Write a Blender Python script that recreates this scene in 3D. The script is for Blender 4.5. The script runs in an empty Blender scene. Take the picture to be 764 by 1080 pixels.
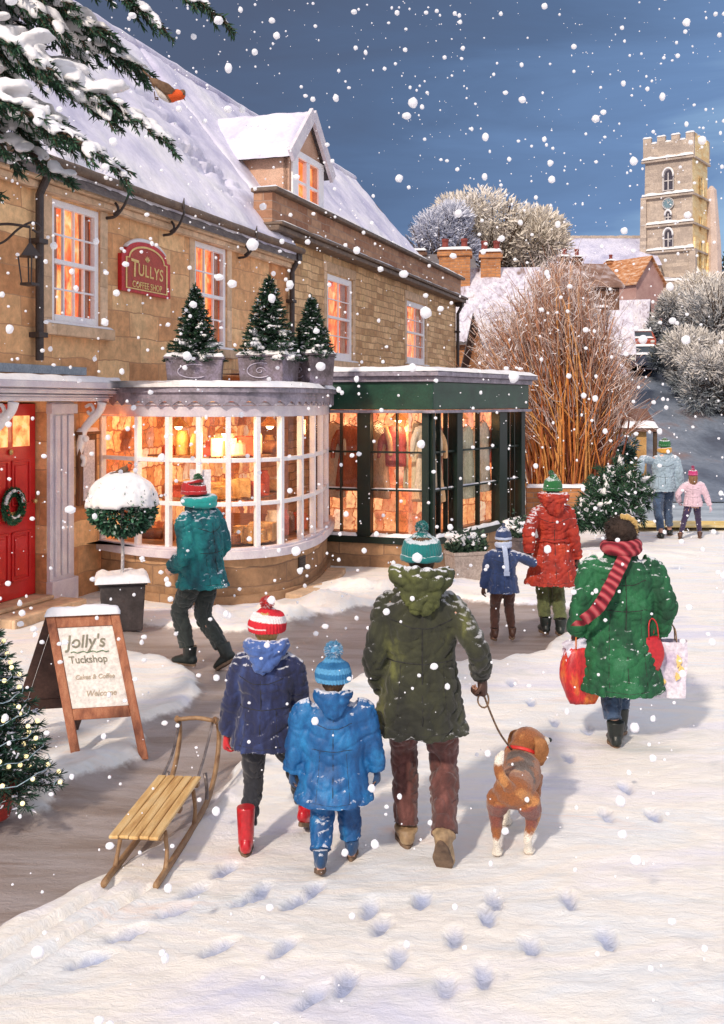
import bpy, bmesh, math, random
from mathutils import Vector, Matrix, noise
random.seed(7)
SC = bpy.context.scene
COL = SC.collection
F, CX, HY, CH = 1100.0, 382.0, 425.0, 2.45
V = Vector
def R(d): return math.radians(d)
def W(px, py, Y): return V(((px-CX)/F*Y, Y, CH+(HY-py)/F*Y))
def G(px, py):
    Y = CH*F/(py-HY); return V(((px-CX)/F*Y, Y, 0))
def nz(x, y=0, z=0): return noise.noise(V((x, y, z)))
def fbm(x, y=0, z=0, o=4):
    s = 0; a = .5
    for i in range(o):
        s += a*noise.noise(V((x, y, z))); x *= 2.03; y *= 2.03; z *= 2.03; a *= .5
    return s
def lerp(a, b, t): return a+(b-a)*t
def clamp(x, a=0., b=1.): return max(a, min(b, x))
def sst(a, b, x):
    t = clamp((x-a)/(b-a)); return t*t*(3-2*t)

# ------------------------------------------------------------ materials
MC = {}
def nt_new(name):
    m = bpy.data.materials.new(name); m.use_nodes = True
    nt = m.node_tree; b = nt.nodes['Principled BSDF']
    return m, nt, b
def N(nt, t, **k):
    n = nt.nodes.new(t)
    for a, v in k.items(): setattr(n, a, v)
    return n
def ramp(nt, cols, fac, lo=.3, hi=.7, interp='LINEAR'):
    r = N(nt, 'ShaderNodeValToRGB'); cr = r.color_ramp; cr.interpolation = interp
    n = len(cols)
    while len(cr.elements) < n: cr.elements.new(.5)
    for i, c in enumerate(cols):
        cr.elements[i].position = lo+(hi-lo)*i/max(1, n-1); cr.elements[i].color = (*c[:3], 1)
    nt.links.new(fac, r.inputs[0]); return r.outputs[0]
def noise_node(nt, vec, scale, detail=5, rough=.55, dist=0.):
    n = N(nt, 'ShaderNodeTexNoise'); n.inputs['Scale'].default_value = scale
    n.inputs['Detail'].default_value = detail; n.inputs['Roughness'].default_value = rough
    n.inputs['Distortion'].default_value = dist
    if vec is not None: nt.links.new(vec, n.inputs['Vector'])
    return n.outputs['Fac']
def mixc(nt, a, b, fac, mode='MIX'):
    m = N(nt, 'ShaderNodeMix', data_type='RGBA', blend_type=mode)
    for s, v in ((6, a), (7, b), (0, fac)):
        if hasattr(v, 'is_output') or isinstance(v, bpy.types.NodeSocket): nt.links.new(v, m.inputs[s])
        else: m.inputs[s].default_value = (*v, 1) if isinstance(v, tuple) else v
    return m.outputs[2]
def bump(nt, b, h, strength=.3, dist=.02, prev=None):
    n = N(nt, 'ShaderNodeBump'); n.inputs['Strength'].default_value = strength
    n.inputs['Distance'].default_value = dist; nt.links.new(h, n.inputs['Height'])
    if prev: nt.links.new(prev, n.inputs['Normal'])
    nt.links.new(n.outputs[0], b.inputs['Normal']); return n.outputs[0]
def coords(nt, stretch=(1, 1, 1), kind='Object'):
    tc = N(nt, 'ShaderNodeTexCoord'); mp = N(nt, 'ShaderNodeMapping')
    mp.inputs['Scale'].default_value = stretch
    nt.links.new(tc.outputs[kind], mp.inputs[0]); return mp.outputs[0]
def mat(name, cols, scale=3., rough=.7, bmp=.2, stretch=(1, 1, 1), fine=40., bdist=.01, metal=0., sheen=0., dist=0., lo=.3, hi=.7, grain=.25, spec=None, coat=0., dust=0.):
    if name in MC: return MC[name]
    m, nt, b = nt_new(name)
    v = coords(nt, stretch); f = noise_node(nt, v, scale, 5, .6, dist)
    c = ramp(nt, cols, f, lo, hi) if len(cols) > 1 else None
    g = noise_node(nt, v, fine, 3)
    gr = ramp(nt, [(1-grain,)*3, (1+grain*.6,)*3], g)
    if c is None:
        c = mixc(nt, tuple(cols[0]), gr, 1., 'MULTIPLY')
    else: c = mixc(nt, c, gr, 1., 'MULTIPLY')
    if dust:   # snow settled on whatever faces up
        ge = N(nt, 'ShaderNodeNewGeometry'); sx_ = N(nt, 'ShaderNodeSeparateXYZ'); nt.links.new(ge.outputs['Normal'], sx_.inputs[0])
        sp_ = noise_node(nt, coords(nt), 34., 4, .8); q = N(nt, 'ShaderNodeMath', operation='MULTIPLY_ADD'); nt.links.new(sp_, q.inputs[0]); q.inputs[1].default_value = 1.5; nt.links.new(sx_.outputs[2], q.inputs[2])
        mr_ = N(nt, 'ShaderNodeMapRange'); mr_.inputs[1].default_value = 1.42; mr_.inputs[2].default_value = 1.62; mr_.inputs[4].default_value = dust; nt.links.new(q.outputs[0], mr_.inputs[0]); c = mixc(nt, c, (.82, .84, .9), mr_.outputs[0])
    nt.links.new(c, b.inputs['Base Color'])
    b.inputs['Roughness'].default_value = rough; b.inputs['Metallic'].default_value = metal
    if spec is not None: b.inputs['Specular IOR Level'].default_value = spec
    if sheen: b.inputs['Sheen Weight'].default_value = sheen
    if coat: b.inputs['Coat Weight'].default_value = coat
    p = bump(nt, b, f, bmp, bdist*2); bump(nt, b, g, bmp, bdist*.4, p)
    MC[name] = m; return m
def vmat(name, rough=.8, bmp=.2, scale=30., var=.3, trans=0., sheen=0.):
    """colour from the mesh's own colour attribute, broken up by noise"""
    if name in MC: return MC[name]
    m, nt, b = nt_new(name)
    a = N(nt, 'ShaderNodeAttribute', attribute_name='Col')
    g = noise_node(nt, coords(nt), scale, 3)
    gr = ramp(nt, [(1-var,)*3, (1+var*.6,)*3], g)
    c = mixc(nt, a.outputs['Color'], gr, 1., 'MULTIPLY')
    nt.links.new(c, b.inputs['Base Color']); b.inputs['Roughness'].default_value = rough
    if sheen: b.inputs['Sheen Weight'].default_value = sheen
    if trans: b.inputs['Subsurface Weight'].default_value = trans; b.inputs['Subsurface Radius'].default_value = (.02, .02, .03)
    if bmp: bump(nt, b, g, bmp, .01)
    MC[name] = m; return m
def stone(name, c1, c2, mortar, bw=.6, bh=.28, swiz='xz', rough=.85, bmp=.6, msize=.012, tint=None, warp=.03):
    if name in MC: return MC[name]
    m, nt, b = nt_new(name)
    tc = N(nt, 'ShaderNodeTexCoord'); s = N(nt, 'ShaderNodeSeparateXYZ'); nt.links.new(tc.outputs['Object'], s.inputs[0])
    cb = N(nt, 'ShaderNodeCombineXYZ')
    ad = N(nt, 'ShaderNodeMath', operation='ADD'); nt.links.new(s.outputs[0], ad.inputs[0]); nt.links.new(s.outputs[1], ad.inputs[1])
    nt.links.new(ad.outputs[0], cb.inputs[0]); nt.links.new(s.outputs[2], cb.inputs[1])
    # irregular joints
    nn = N(nt, 'ShaderNodeTexNoise'); nn.inputs['Scale'].default_value = 2.2; nn.inputs['Detail'].default_value = 4
    nt.links.new(tc.outputs['Object'], nn.inputs['Vector'])
    sub = N(nt, 'ShaderNodeVectorMath', operation='MULTIPLY_ADD'); nt.links.new(nn.outputs['Color'], sub.inputs[0])
    sub.inputs[1].default_value = (warp*2,)*3; nt.links.new(cb.outputs[0], sub.inputs[2])
    br = N(nt, 'ShaderNodeTexBrick'); br.inputs['Scale'].default_value = 1.
    br.inputs['Brick Width'].default_value = bw; br.inputs['Row Height'].default_value = bh
    br.inputs['Mortar Size'].default_value = msize; br.inputs['Mortar Smooth'].default_value = .5
    br.inputs['Color1'].default_value = (0, 0, 0, 1); br.inputs['Color2'].default_value = (1, 1, 1, 1); br.inputs['Mortar'].default_value = (.5, .5, .5, 1)
    br.offset = .45; br.squash = 1.3; br.squash_frequency = 3
    nt.links.new(sub.outputs[0], br.inputs['Vector'])
    big = noise_node(nt, tc.outputs['Object'], .9, 5, .65)
    med = noise_node(nt, tc.outputs['Object'], 7., 6, .7)
    mx = N(nt, 'ShaderNodeMix', data_type='FLOAT'); mx.inputs[0].default_value = .40
    nt.links.new(br.outputs['Color'], mx.inputs[2]); nt.links.new(big, mx.inputs[3])
    cc = ramp(nt, [c1, tuple(.5*(a+b_) for a, b_ in zip(c1, c2)), c2], mx.outputs[0], .18, .78)
    if tint: cc = mixc(nt, cc, ramp(nt, [(0, 0, 0), (1, 1, 1)], big, .52, .66), .5, 'MIX') if False else mixc(nt, cc, tint, ramp(nt, [(0, 0, 0), (.6, .6, .6)], noise_node(nt, tc.outputs['Object'], 1.6, 3), .5, .68))
    gr = ramp(nt, [(.62,)*3, (1.15,)*3], med, .3, .7)
    cc = mixc(nt, cc, gr, 1., 'MULTIPLY')
    cc = mixc(nt, cc, mortar, br.outputs['Fac'])
    nt.links.new(cc, b.inputs['Base Color']); b.inputs['Roughness'].default_value = rough
    inv = N(nt, 'ShaderNodeMath', operation='SUBTRACT'); inv.inputs[0].default_value = 1; nt.links.new(br.outputs['Fac'], inv.inputs[1])
    p = bump(nt, b, inv.outputs[0], bmp, .02); bump(nt, b, med, bmp*.7, .02, p)
    MC[name] = m; return m
def glow(name, cols, strength=1., scale=3., stretch=(1, 1, 1), lo=.3, hi=.7):
    if name in MC: return MC[name]
    m, nt, b = nt_new(name)
    f = noise_node(nt, coords(nt, stretch), scale, 4, .6, .4)
    c = ramp(nt, cols, f, lo, hi)
    nt.links.new(c, b.inputs['Base Color']); nt.links.new(c, b.inputs['Emission Color'])
    b.inputs['Emission Strength'].default_value = strength; b.inputs['Roughness'].default_value = .6
    MC[name] = m; return m
def glow_shelves(name, cols, strength, bw=.21, bh=.27, back=(.36, .10, .04)):
    """wall of stocked shelves seen in lamplight"""
    if name in MC: return MC[name]
    m, nt, b = nt_new(name)
    tc = N(nt, 'ShaderNodeTexCoord'); s = N(nt, 'ShaderNodeSeparateXYZ'); nt.links.new(tc.outputs['Object'], s.inputs[0])
    ad = N(nt, 'ShaderNodeMath', operation='MULTIPLY_ADD'); nt.links.new(s.outputs[1], ad.inputs[0]); ad.inputs[1].default_value = 1.; nt.links.new(s.outputs[0], ad.inputs[2])
    cb = N(nt, 'ShaderNodeCombineXYZ'); nt.links.new(ad.outputs[0], cb.inputs[0]); nt.links.new(s.outputs[2], cb.inputs[1])
    nn = N(nt, 'ShaderNodeTexNoise'); nn.inputs['Scale'].default_value = 5.; nn.inputs['Detail'].default_value = 4; nt.links.new(tc.outputs['Object'], nn.inputs['Vector'])
    su = N(nt, 'ShaderNodeVectorMath', operation='MULTIPLY_ADD'); nt.links.new(nn.outputs['Color'], su.inputs[0]); su.inputs[1].default_value = (.30, .14, .14); nt.links.new(cb.outputs[0], su.inputs[2])
    br = N(nt, 'ShaderNodeTexBrick'); br.inputs['Scale'].default_value = 1.; br.inputs['Brick Width'].default_value = bw; br.inputs['Row Height'].default_value = bh; br.inputs['Mortar Size'].default_value = .016; br.inputs['Mortar Smooth'].default_value = 1.
    br.inputs['Color1'].default_value = (0, 0, 0, 1); br.inputs['Color2'].default_value = (1, 1, 1, 1); br.inputs['Mortar'].default_value = (0, 0, 0, 1); br.offset = .37; br.squash = .7; br.squash_frequency = 2
    nt.links.new(su.outputs[0], br.inputs['Vector'])
    big = noise_node(nt, tc.outputs['Object'], 1.1, 3); mx = N(nt, 'ShaderNodeMix', data_type='FLOAT'); mx.inputs[0].default_value = .45; nt.links.new(br.outputs['Color'], mx.inputs[2]); nt.links.new(big, mx.inputs[3])
    c = ramp(nt, cols, mx.outputs[0], .15, .85); fine = noise_node(nt, tc.outputs['Object'], 16., 4, .7); c = mixc(nt, c, ramp(nt, [(.45,)*3, (1.25,)*3], fine), 1., 'MULTIPLY'); c = mixc(nt, c, back, br.outputs['Fac'])
    nt.links.new(c, b.inputs['Base Color']); nt.links.new(c, b.inputs['Emission Color']); b.inputs['Emission Strength'].default_value = strength; b.inputs['Roughness'].default_value = .6
    MC[name] = m; return m
def glass_mat(name='window_glass', tint=(1, 1, 1), f=.12):
    if name in MC: return MC[name]
    m = bpy.data.materials.new(name); m.use_nodes = True; nt = m.node_tree; nt.nodes.clear()
    o = N(nt, 'ShaderNodeOutputMaterial'); mx = N(nt, 'ShaderNodeMixShader')
    t = N(nt, 'ShaderNodeBsdfTransparent'); t.inputs[0].default_value = (*tint, 1)
    g = N(nt, 'ShaderNodeBsdfGlossy'); g.inputs['Roughness'].default_value = .05
    lw = N(nt, 'ShaderNodeLayerWeight'); lw.inputs[0].default_value = .5
    pw = N(nt, 'ShaderNodeMath', operation='POWER'); nt.links.new(lw.outputs['Facing'], pw.inputs[0]); pw.inputs[1].default_value = 4.
    ma = N(nt, 'ShaderNodeMath', operation='MULTIPLY_ADD'); nt.links.new(pw.outputs[0], ma.inputs[0]); ma.inputs[1].default_value = .35; ma.inputs[2].default_value = .025
    nt.links.new(ma.outputs[0], mx.inputs[0]); nt.links.new(t.outputs[0], mx.inputs[1]); nt.links.new(g.outputs[0], mx.inputs[2])
    nt.links.new(mx.outputs[0], o.inputs[0]); MC[name] = m; return m

# ------------------------------------------------------------ mesh builder
class MB:
    def __init__(s): s.v = []; s.f = []; s.c = []; s.M = None; s.col = (1, 1, 1)
    def add(s, vs, fs, col=None):
        o = len(s.v); s.v += [V(p) for p in vs]
        s.f += [tuple(o+i for i in f) for f in fs]; s.c += [col or s.col]*len(fs)
    def hexa(s, p, col=None):   # p: 8 corners bottom 4 ccw, top 4 ccw
        s.add(p, [(0, 3, 2, 1), (4, 5, 6, 7), (0, 1, 5, 4), (1, 2, 6, 5), (2, 3, 7, 6), (3, 0, 4, 7)], col)
    def box(s, x0, x1, y0, y1, z0, z1, col=None, M=None):
        p = [V((x, y, z)) for z in (z0, z1) for x, y in ((x0, y0), (x1, y0), (x1, y1), (x0, y1))]
        if M: p = [M @ q for q in p]
        s.hexa(p, col)
    def bar(s, a, b, w, h, up=V((0, 0, 1)), col=None):
        a = V(a); b = V(b); d = (b-a).normalized()
        sd = d.cross(up)
        if sd.length < 1e-4: sd = d.cross(V((1, 0, 0)))
        sd.normalize(); u = sd.cross(d).normalized()
        p = []
        for q in (-1, 1):
            for (i, j) in ((-1, 0), (1, 0), (1, 1), (-1, 1)):
                p.append((a if j == 0 else b)+sd*(i*w/2)+u*(q*h/2))
        s.hexa(p, col)
    def tube(s, pts, rad, seg=8, ref=None, sub=1, cap=True, col=None, cols=None, dome=0.):
        pts = [V(p) for p in pts]
        if not isinstance(rad, (list,)): rad = [rad]*len(pts)
        rad = [r if isinstance(r, tuple) else (r, r) for r in rad]
        if sub > 1 and len(pts) > 2:
            P = [pts[0]*2-pts[1]]+pts+[pts[-1]*2-pts[-2]]; np_ = []; nr = []
            for i in range(1, len(P)-2):
                for k in range(sub):
                    t = k/sub; a, b, c, d = P[i-1], P[i], P[i+1], P[i+2]
                    np_.append(.5*((2*b)+(c-a)*t+(2*a-5*b+4*c-d)*t*t+(3*b-a-3*c+d)*t**3))
                    ra, rb = rad[i-1], rad[i]; tt = t*t*(3-2*t)
                    nr.append((lerp(ra[0], rb[0], tt), lerp(ra[1], rb[1], tt)))
            np_.append(pts[-1]); nr.append(rad[-1]); pts, rad = np_, nr
        n = len(pts); vs = []; fs = []; side = None
        for i in range(n):
            t = (pts[min(i+1, n-1)]-pts[max(i-1, 0)])
            if t.length < 1e-9: t = V((0, 0, 1))
            t.normalize()
            if side is None:
                r = V(ref) if ref is not None else (V((1, 0, 0)) if abs(t.x) < .9 else V((0, 1, 0)))
            else: r = V(ref) if ref is not None else side
            sd = r-t*r.dot(t)
            if sd.length < 1e-5: sd = t.orthogonal()
            sd.normalize(); side = sd; ot = t.cross(sd)
            for k in range(seg):
                a = 2*math.pi*k/seg
                vs.append(pts[i]+sd*(math.cos(a)*rad[i][0])+ot*(math.sin(a)*rad[i][1]))
        for i in range(n-1):
            for k in range(seg):
                a = i*seg+k; b = i*seg+(k+1) % seg
                fs.append((a, b, b+seg, a+seg))
        if cap:
            vs.append(pts[0]+(pts[0]-pts[1]).normalized()*dome*rad[0][0]); vs.append(pts[-1]+(pts[-1]-pts[-2]).normalized()*dome*rad[-1][0])
            c0 = len(vs)-2
            for k in range(seg):
                fs.append((c0, (k+1) % seg, k)); fs.append((c0+1, (n-1)*seg+k, (n-1)*seg+(k+1) % seg))
        s.add(vs, fs, col)
        if cols:
            m = len(fs)
            for j in range(m):
                i = min(j//seg, n-2) if j < (n-1)*seg else (0 if (j % 2 == 0) else n-2)
                s.c[-m+j] = cols(i/max(1, n-1))
    def ball(s, c, r, seg=12, rings=8, col=None, squash=(1, 1, 1), nzamp=0, nzs=3.):
        c = V(c); vs = []; fs = []
        for i in range(rings+1):
            th = math.pi*i/rings
            for k in range(seg):
                a = 2*math.pi*k/seg
                d = V((math.sin(th)*math.cos(a), math.sin(th)*math.sin(a), math.cos(th)))
                rr = r*(1+nzamp*noise.noise(d*nzs+c*7))
                vs.append(c+V((d.x*squash[0], d.y*squash[1], d.z*squash[2]))*rr)
        for i in range(rings):
            for k in range(seg):
                a = i*seg+k; b = i*seg+(k+1) % seg; fs.append((a, a+seg, b+seg, b))
        s.add(vs, fs, col)
    def blade(s, a, d, l, w, col=None, nrm=None):
        a = V(a); d = V(d).normalized()
        sd = d.cross(nrm or V((random.uniform(-1, 1), random.uniform(-1, 1), random.uniform(-1, 1))))
        if sd.length < 1e-4: sd = d.orthogonal()
        sd = sd.normalized()*w/2
        s.add([a-sd, a+sd, a+d*l*.7+sd*.7, a+d*l, a+d*l*.7-sd*.7], [(0, 1, 2, 3, 4)], col)
    def sheet(s, fn, nu, nv, col=None):
        vs = [fn(i/nu, j/nv) for j in range(nv+1) for i in range(nu+1)]
        fs = [(j*(nu+1)+i, j*(nu+1)+i+1, (j+1)*(nu+1)+i+1, (j+1)*(nu+1)+i) for j in range(nv) for i in range(nu)]
        s.add(vs, fs, col)
    def xf(s, M):
        s.v = [M @ p for p in s.v]; return s
    def mesh(s, name, smooth=False, colour=False, merge=False):
        me = bpy.data.meshes.new(name); me.from_pydata([tuple(p) for p in s.v], [], s.f); me.update()
        if colour:
            ca = me.color_attributes.new('Col', 'FLOAT_COLOR', 'CORNER'); buf = []
            for p, c in zip(me.polygons, s.c): buf += [c[0], c[1], c[2], 1.]*p.loop_total
            ca.data.foreach_set('color', buf)
        if merge:
            b = bmesh.new(); b.from_mesh(me); bmesh.ops.remove_doubles(b, verts=b.verts, dist=1e-5)
            bmesh.ops.recalc_face_normals(b, faces=b.faces); b.to_mesh(me); b.free()
        if smooth: me.polygons.foreach_set('use_smooth', [True]*len(me.polygons))
        return me
    def build(s, name, m, parent=None, smooth=False, colour=False, bevel=0., merge=False):
        me = s.mesh(name, smooth, colour, merge); return mobj(name, me, m, parent, bevel)
def mobj(name, me, m, parent=None, bevel=0.):
    o = bpy.data.objects.new(name, me); COL.objects.link(o)
    if m: 
        me.materials.clear(); me.materials.append(m)
    if parent: o.parent = parent
    if bevel:
        b = o.modifiers.new('b', 'BEVEL'); b.width = bevel; b.segments = 2; b.limit_method = 'ANGLE'; b.angle_limit = R(40)
    return o
def tag(o, label=None, cat=None, group=None, kind=None):
    if label: o['label'] = label
    if cat: o['category'] = cat
    if group: o['group'] = group
    if kind: o['kind'] = kind
    return o
def thing(name, label, cat, loc=(0, 0, 0), rz=0., group=None):
    o = bpy.data.objects.new(name, None); COL.objects.link(o); o.empty_display_size = .1
    o.location = loc; o.rotation_euler = (0, 0, rz); return tag(o, label, cat, group)
def Mw(o): return Matrix.Translation(o.location) @ o.rotation_euler.to_matrix().to_4x4()
def dup(root, loc, rz, label, group=None):
    r = root.copy(); COL.objects.link(r); r.location = loc; r.rotation_euler = (0, 0, rz); r['label'] = label
    if group: r['group'] = group
    for ch in list(root.children):
        c = ch.copy(); COL.objects.link(c); c.parent = r
        for g in ch.children:
            d = g.copy(); COL.objects.link(d); d.parent = c
    return r
def fuse(mb, voxel=.012, smooth=4, wr=None):
    """one continuous skin over overlapping limbs"""
    me = mb.mesh('tmp'); o = bpy.data.objects.new('tmp', me); COL.objects.link(o)
    r = o.modifiers.new('r', 'REMESH'); r.mode = 'VOXEL'; r.voxel_size = voxel
    if smooth:
        k = o.modifiers.new('s', 'SMOOTH'); k.factor = .5; k.iterations = smooth
    dg = bpy.context.evaluated_depsgraph_get(); dg.update()
    out = bpy.data.meshes.new_from_object(o.evaluated_get(dg)); bpy.data.objects.remove(o); bpy.data.meshes.remove(me)
    if wr:
        vs = out.vertices; no = [v.normal.copy() for v in vs]
        for v, n in zip(vs, no): v.co += n*wr(v.co)
        out.update()
    out.polygons.foreach_set('use_smooth', [True]*len(out.polygons)); return out
def paint(me, fn):
    ca = me.color_attributes.new('Col', 'FLOAT_COLOR', 'POINT'); buf = []
    for v in me.vertices: buf += [*fn(v.co), 1.]
    ca.data.foreach_set('color', buf); return me
def slab(mb, a, b, c, d, nu, nv, th=.08, amp=.5, up=V((0, 0, 1)), edge=.15, seed=0., ragged=0., fr=2., holes=()):
    """a laid sheet of snow with rounded, uneven edges: corners a,b,c,d (a-b lower edge)"""
    a, b, c, d = V(a), V(b), V(c), V(d); lu = (b-a).length; lv = (d-a).length
    def base(u, v): return (a*(1-u)+b*u)*(1-v)+(d*(1-u)+c*u)*v
    def top(u, v):
        p = base(u, v); eu = min(u, 1-u)*lu; ev = min(v, 1-v)*lv
        e = clamp(min(eu, ev)/edge) if edge > 0 else 1
        h = th*math.sqrt(max(0, 1-(1-e)**2))*(1+amp*fbm(p.x*fr+seed, p.y*fr, p.z*fr))
        for (hx, hz, rx, rz) in holes:
            dd = ((p.x-hx+(p.z-hz)*.5)/rx)**2+((p.z-hz)/rz)**2
            if dd < 4: h -= .32*math.exp(-dd)*clamp(.5+2.5*fbm(p.x*2.5, p.z*8, 2))
        q = p+up*h
        if ragged:
            out = (a-d).normalized()*ragged*fbm(u*lu*2.6+seed, 3.1, 0, 5)*2
            q += out*sst(.12, 0, v)
        return q
    mb.sheet(top, nu, nv); mb.sheet(lambda u, v: base(1-u, v)-up*.002, max(1, nu//4), 1)

# ------------------------------------------------------------ shared materials
snow_m = mat('snow', [(.70, .72, .80), (.86, .86, .88), (.90, .87, .84)], 1.3, .55, .35, fine=22., bdist=.03, grain=.06)
roofsnow_m = mat('roof_snow', [(.50, .49, .66), (.74, .72, .84), (.90, .88, .90)], .8, .6, .4, stretch=(1, 1, .6), fine=14., bdist=.04, grain=.08)
stoneA = stone('ashlar_stone', (.58, .25, .10), (1.0, .66, .34), (.50, .27, .14), .78, .34, bmp=.35, msize=.009, tint=(.92, .48, .22), warp=.05)
stoneB = stone('coursed_stone', (.50, .28, .13), (.94, .63, .34), (.42, .26, .14), .42, .15, bmp=.7, msize=.012, tint=(.74, .52, .25), warp=.05)
stoneD = stone('dressed_stone', (.62, .42, .26), (.84, .60, .40), (.46, .30, .2), 1.2, .5, bmp=.3, msize=.006)
plinth_m = stone('plinth_stone', (.30, .17, .09), (.60, .36, .19), (.25, .15, .09), .7, .24, bmp=.6, warp=.05)
white_m = mat('white_paint', [(.80, .78, .84), (.90, .88, .90), (.90, .87, .84)], 5., .45, .12, fine=60., grain=.08)
trim_m = mat('lilac_white_paint', [(.60, .54, .62), (.80, .76, .78)], 4., .5, .12, fine=50., grain=.08)
lead_m = mat('lead_grey', [(.16, .15, .18), (.30, .27, .33), (.40, .36, .44)], 4., .55, .25, fine=30.)
iron_m = mat('dark_iron', [(.030, .024, .024), (.07, .05, .045)], 8., .5, .3, fine=60.)
gutter_m = mat('brown_gutter', [(.09, .06, .045), (.22, .15, .10)], 6., .6, .4, fine=50.)
red_m = mat('red_paint', [(.50, .012, .014), (.68, .022, .024)], 3., .32, .1, fine=50., grain=.1, coat=.2)
greenp_m = mat('green_paint', [(.006, .034, .022), (.014, .078, .042)], 3., .35, .15, fine=40., coat=.2)
dgreen_m = mat('dark_green_paint', [(.003, .010, .008), (.006, .022, .014)], 3., .4, .15, fine=40.)
bark_m = mat('bark', [(.05, .03, .018), (.13, .08, .05)], 12., .9, .8, stretch=(1, 1, .25), fine=60.)
gold_m = mat('gold_lettering', [(.75, .48, .14), (.92, .70, .28)], 12., .4, .1, fine=60.)
foliage_m = vmat('needles', .7, 0, 20., .25)
vsnow_m = vmat('clumped_snow', .6, .5, 14., .06)
glass_m = glass_mat()
win_glow = glow('lit_room', [(.30, .03, .01), (.85, .16, .04), (1., .42, .12), (1., .75, .42)], .85, 6.5, (1, 1, .5))
# ------------------------------------------------------------ camera, world, sun
cam = bpy.data.cameras.new('camera'); co = bpy.data.objects.new('camera', cam); COL.objects.link(co)
co.location = (0, 0, CH); co.rotation_euler = (R(90), 0, 0)
cam.sensor_width = 36; cam.lens = 36*F/1080; cam.shift_y = -(540-HY)/1080; cam.clip_end = 2000; cam.clip_start = .05
SC.camera = co
SC.view_settings.view_transform = 'Standard'; SC.view_settings.look = 'None'; SC.view_settings.exposure = 0
SUN = V((-.46, -.89, 0)).normalized(); EL = R(36)
sd = V((SUN.x*math.cos(EL), SUN.y*math.cos(EL), math.sin(EL)))
sl = bpy.data.lights.new('sun', 'SUN'); sl.energy = 3.1; sl.angle = R(3.5); sl.color = (1, .85, .70)
so = bpy.data.objects.new('sun', sl); COL.objects.link(so); so.rotation_euler = sd.to_track_quat('Z', 'Y').to_euler(); so.location = (-8, -8, 12)
w = bpy.data.worlds.new('World'); SC.world = w; w.use_nodes = True; nt = w.node_tree
bg = nt.nodes['Background']; tc = N(nt, 'ShaderNodeTexCoord')
sky = N(nt, 'ShaderNodeTexSky', sky_type='NISHITA'); sky.sun_disc = False; sky.sun_elevation = EL; sky.sun_rotation = math.atan2(SUN.x, SUN.y)
sk = mixc(nt, sky.outputs[0], (.085, .085, .09), 1., 'MULTIPLY')
sp = N(nt, 'ShaderNodeSeparateXYZ'); nt.links.new(tc.outputs['Generated'], sp.inputs[0])
mp = N(nt, 'ShaderNodeMapping'); mp.inputs['Rotation'].default_value = (0, R(40), R(15)); mp.inputs['Scale'].default_value = (1.2, 1, 6); nt.links.new(tc.outputs['Generated'], mp.inputs[0])
stre = noise_node(nt, mp.outputs[0], 2.6, 5, .6, .6)
# elevation runs light blue near the horizon to slate higher up, darker towards the left
e = N(nt, 'ShaderNodeMath', operation='MULTIPLY_ADD'); nt.links.new(sp.outputs[0], e.inputs[0]); e.inputs[1].default_value = -.85; nt.links.new(sp.outputs[2], e.inputs[2])
e2 = N(nt, 'ShaderNodeMath', operation='MULTIPLY_ADD'); nt.links.new(stre, e2.inputs[0]); e2.inputs[1].default_value = .34; nt.links.new(e.outputs[0], e2.inputs[2])
slate = ramp(nt, [(.36, .56, .80), (.165, .28, .51), (.105, .17, .31), (.09, .122, .205)], e2.outputs[0], -.04, .60)
# unseen sky overhead, behind and to the right, brightened to light the facade
br = N(nt, 'ShaderNodeMath', operation='MULTIPLY_ADD'); nt.links.new(sp.outputs[1], br.inputs[0]); br.inputs[1].default_value = -.75; nt.links.new(sp.outputs[2], br.inputs[2])
br2 = N(nt, 'ShaderNodeMath', operation='MULTIPLY_ADD'); nt.links.new(sp.outputs[0], br2.inputs[0]); br2.inputs[1].default_value = .55; nt.links.new(br.outputs[0], br2.inputs[2])
fac = N(nt, 'ShaderNodeMapRange'); fac.inputs[1].default_value = -.12; fac.inputs[2].default_value = .6; nt.links.new(br2.outputs[0], fac.inputs[0])
fill_sky = mixc(nt, sk, (.88, .86, .95), .82)
fin = mixc(nt, slate, fill_sky, fac.outputs[0])
nt.links.new(fin, bg.inputs[0]); bg.inputs[1].default_value = 1.0

# ------------------------------------------------------------ terrain
def gnoise(X, Y): return .25*fbm(X*.12, Y*.12)*sst(27, 33, Y)
def hill(X, Y):
    pts = [(0, 0), (25, 0), (36, .6), (56, 3.6), (75, 7.), (120, 17.), (170, 19.5), (400, 20)]
    for (a, h0), (b, h1) in zip(pts, pts[1:]):
        if Y <= b: return lerp(h0, h1, (Y-a)/(b-a)) if Y > a else h0
    return 20
wet_px = [(-80, 1000), (0, 962), (60, 938), (122, 905), (180, 865), (250, 800), (290, 762), (335, 728), (385, 706), (450, 696), (520, 694), (565, 684), (600, 662), (606, 640), (520, 634), (440, 628), (385, 642), (330, 655), (260, 666), (200, 662), (120, 658), (118, 682), (180, 692), (215, 706), (222, 728), (200, 748), (160, 762), (165, 800), (120, 815), (85, 826), (55, 856), (0, 862), (-80, 868)]
wet = [G(*p) for p in wet_px]
def sdist(x, y):
    ins = False; best = 1e9; n = len(wet)
    for i in range(n):
        a = wet[i]; b = wet[(i+1) % n]
        if (a.y > y) != (b.y > y) and x < (b.x-a.x)*(y-a.y)/(b.y-a.y)+a.x: ins = not ins
        dx, dy = b.x-a.x, b.y-a.y; t = clamp(((x-a.x)*dx+(y-a.y)*dy)/(dx*dx+dy*dy))
        d = math.hypot(x-a.x-dx*t, y-a.y-dy*t); best = min(best, d)
    return -best if ins else best
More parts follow.
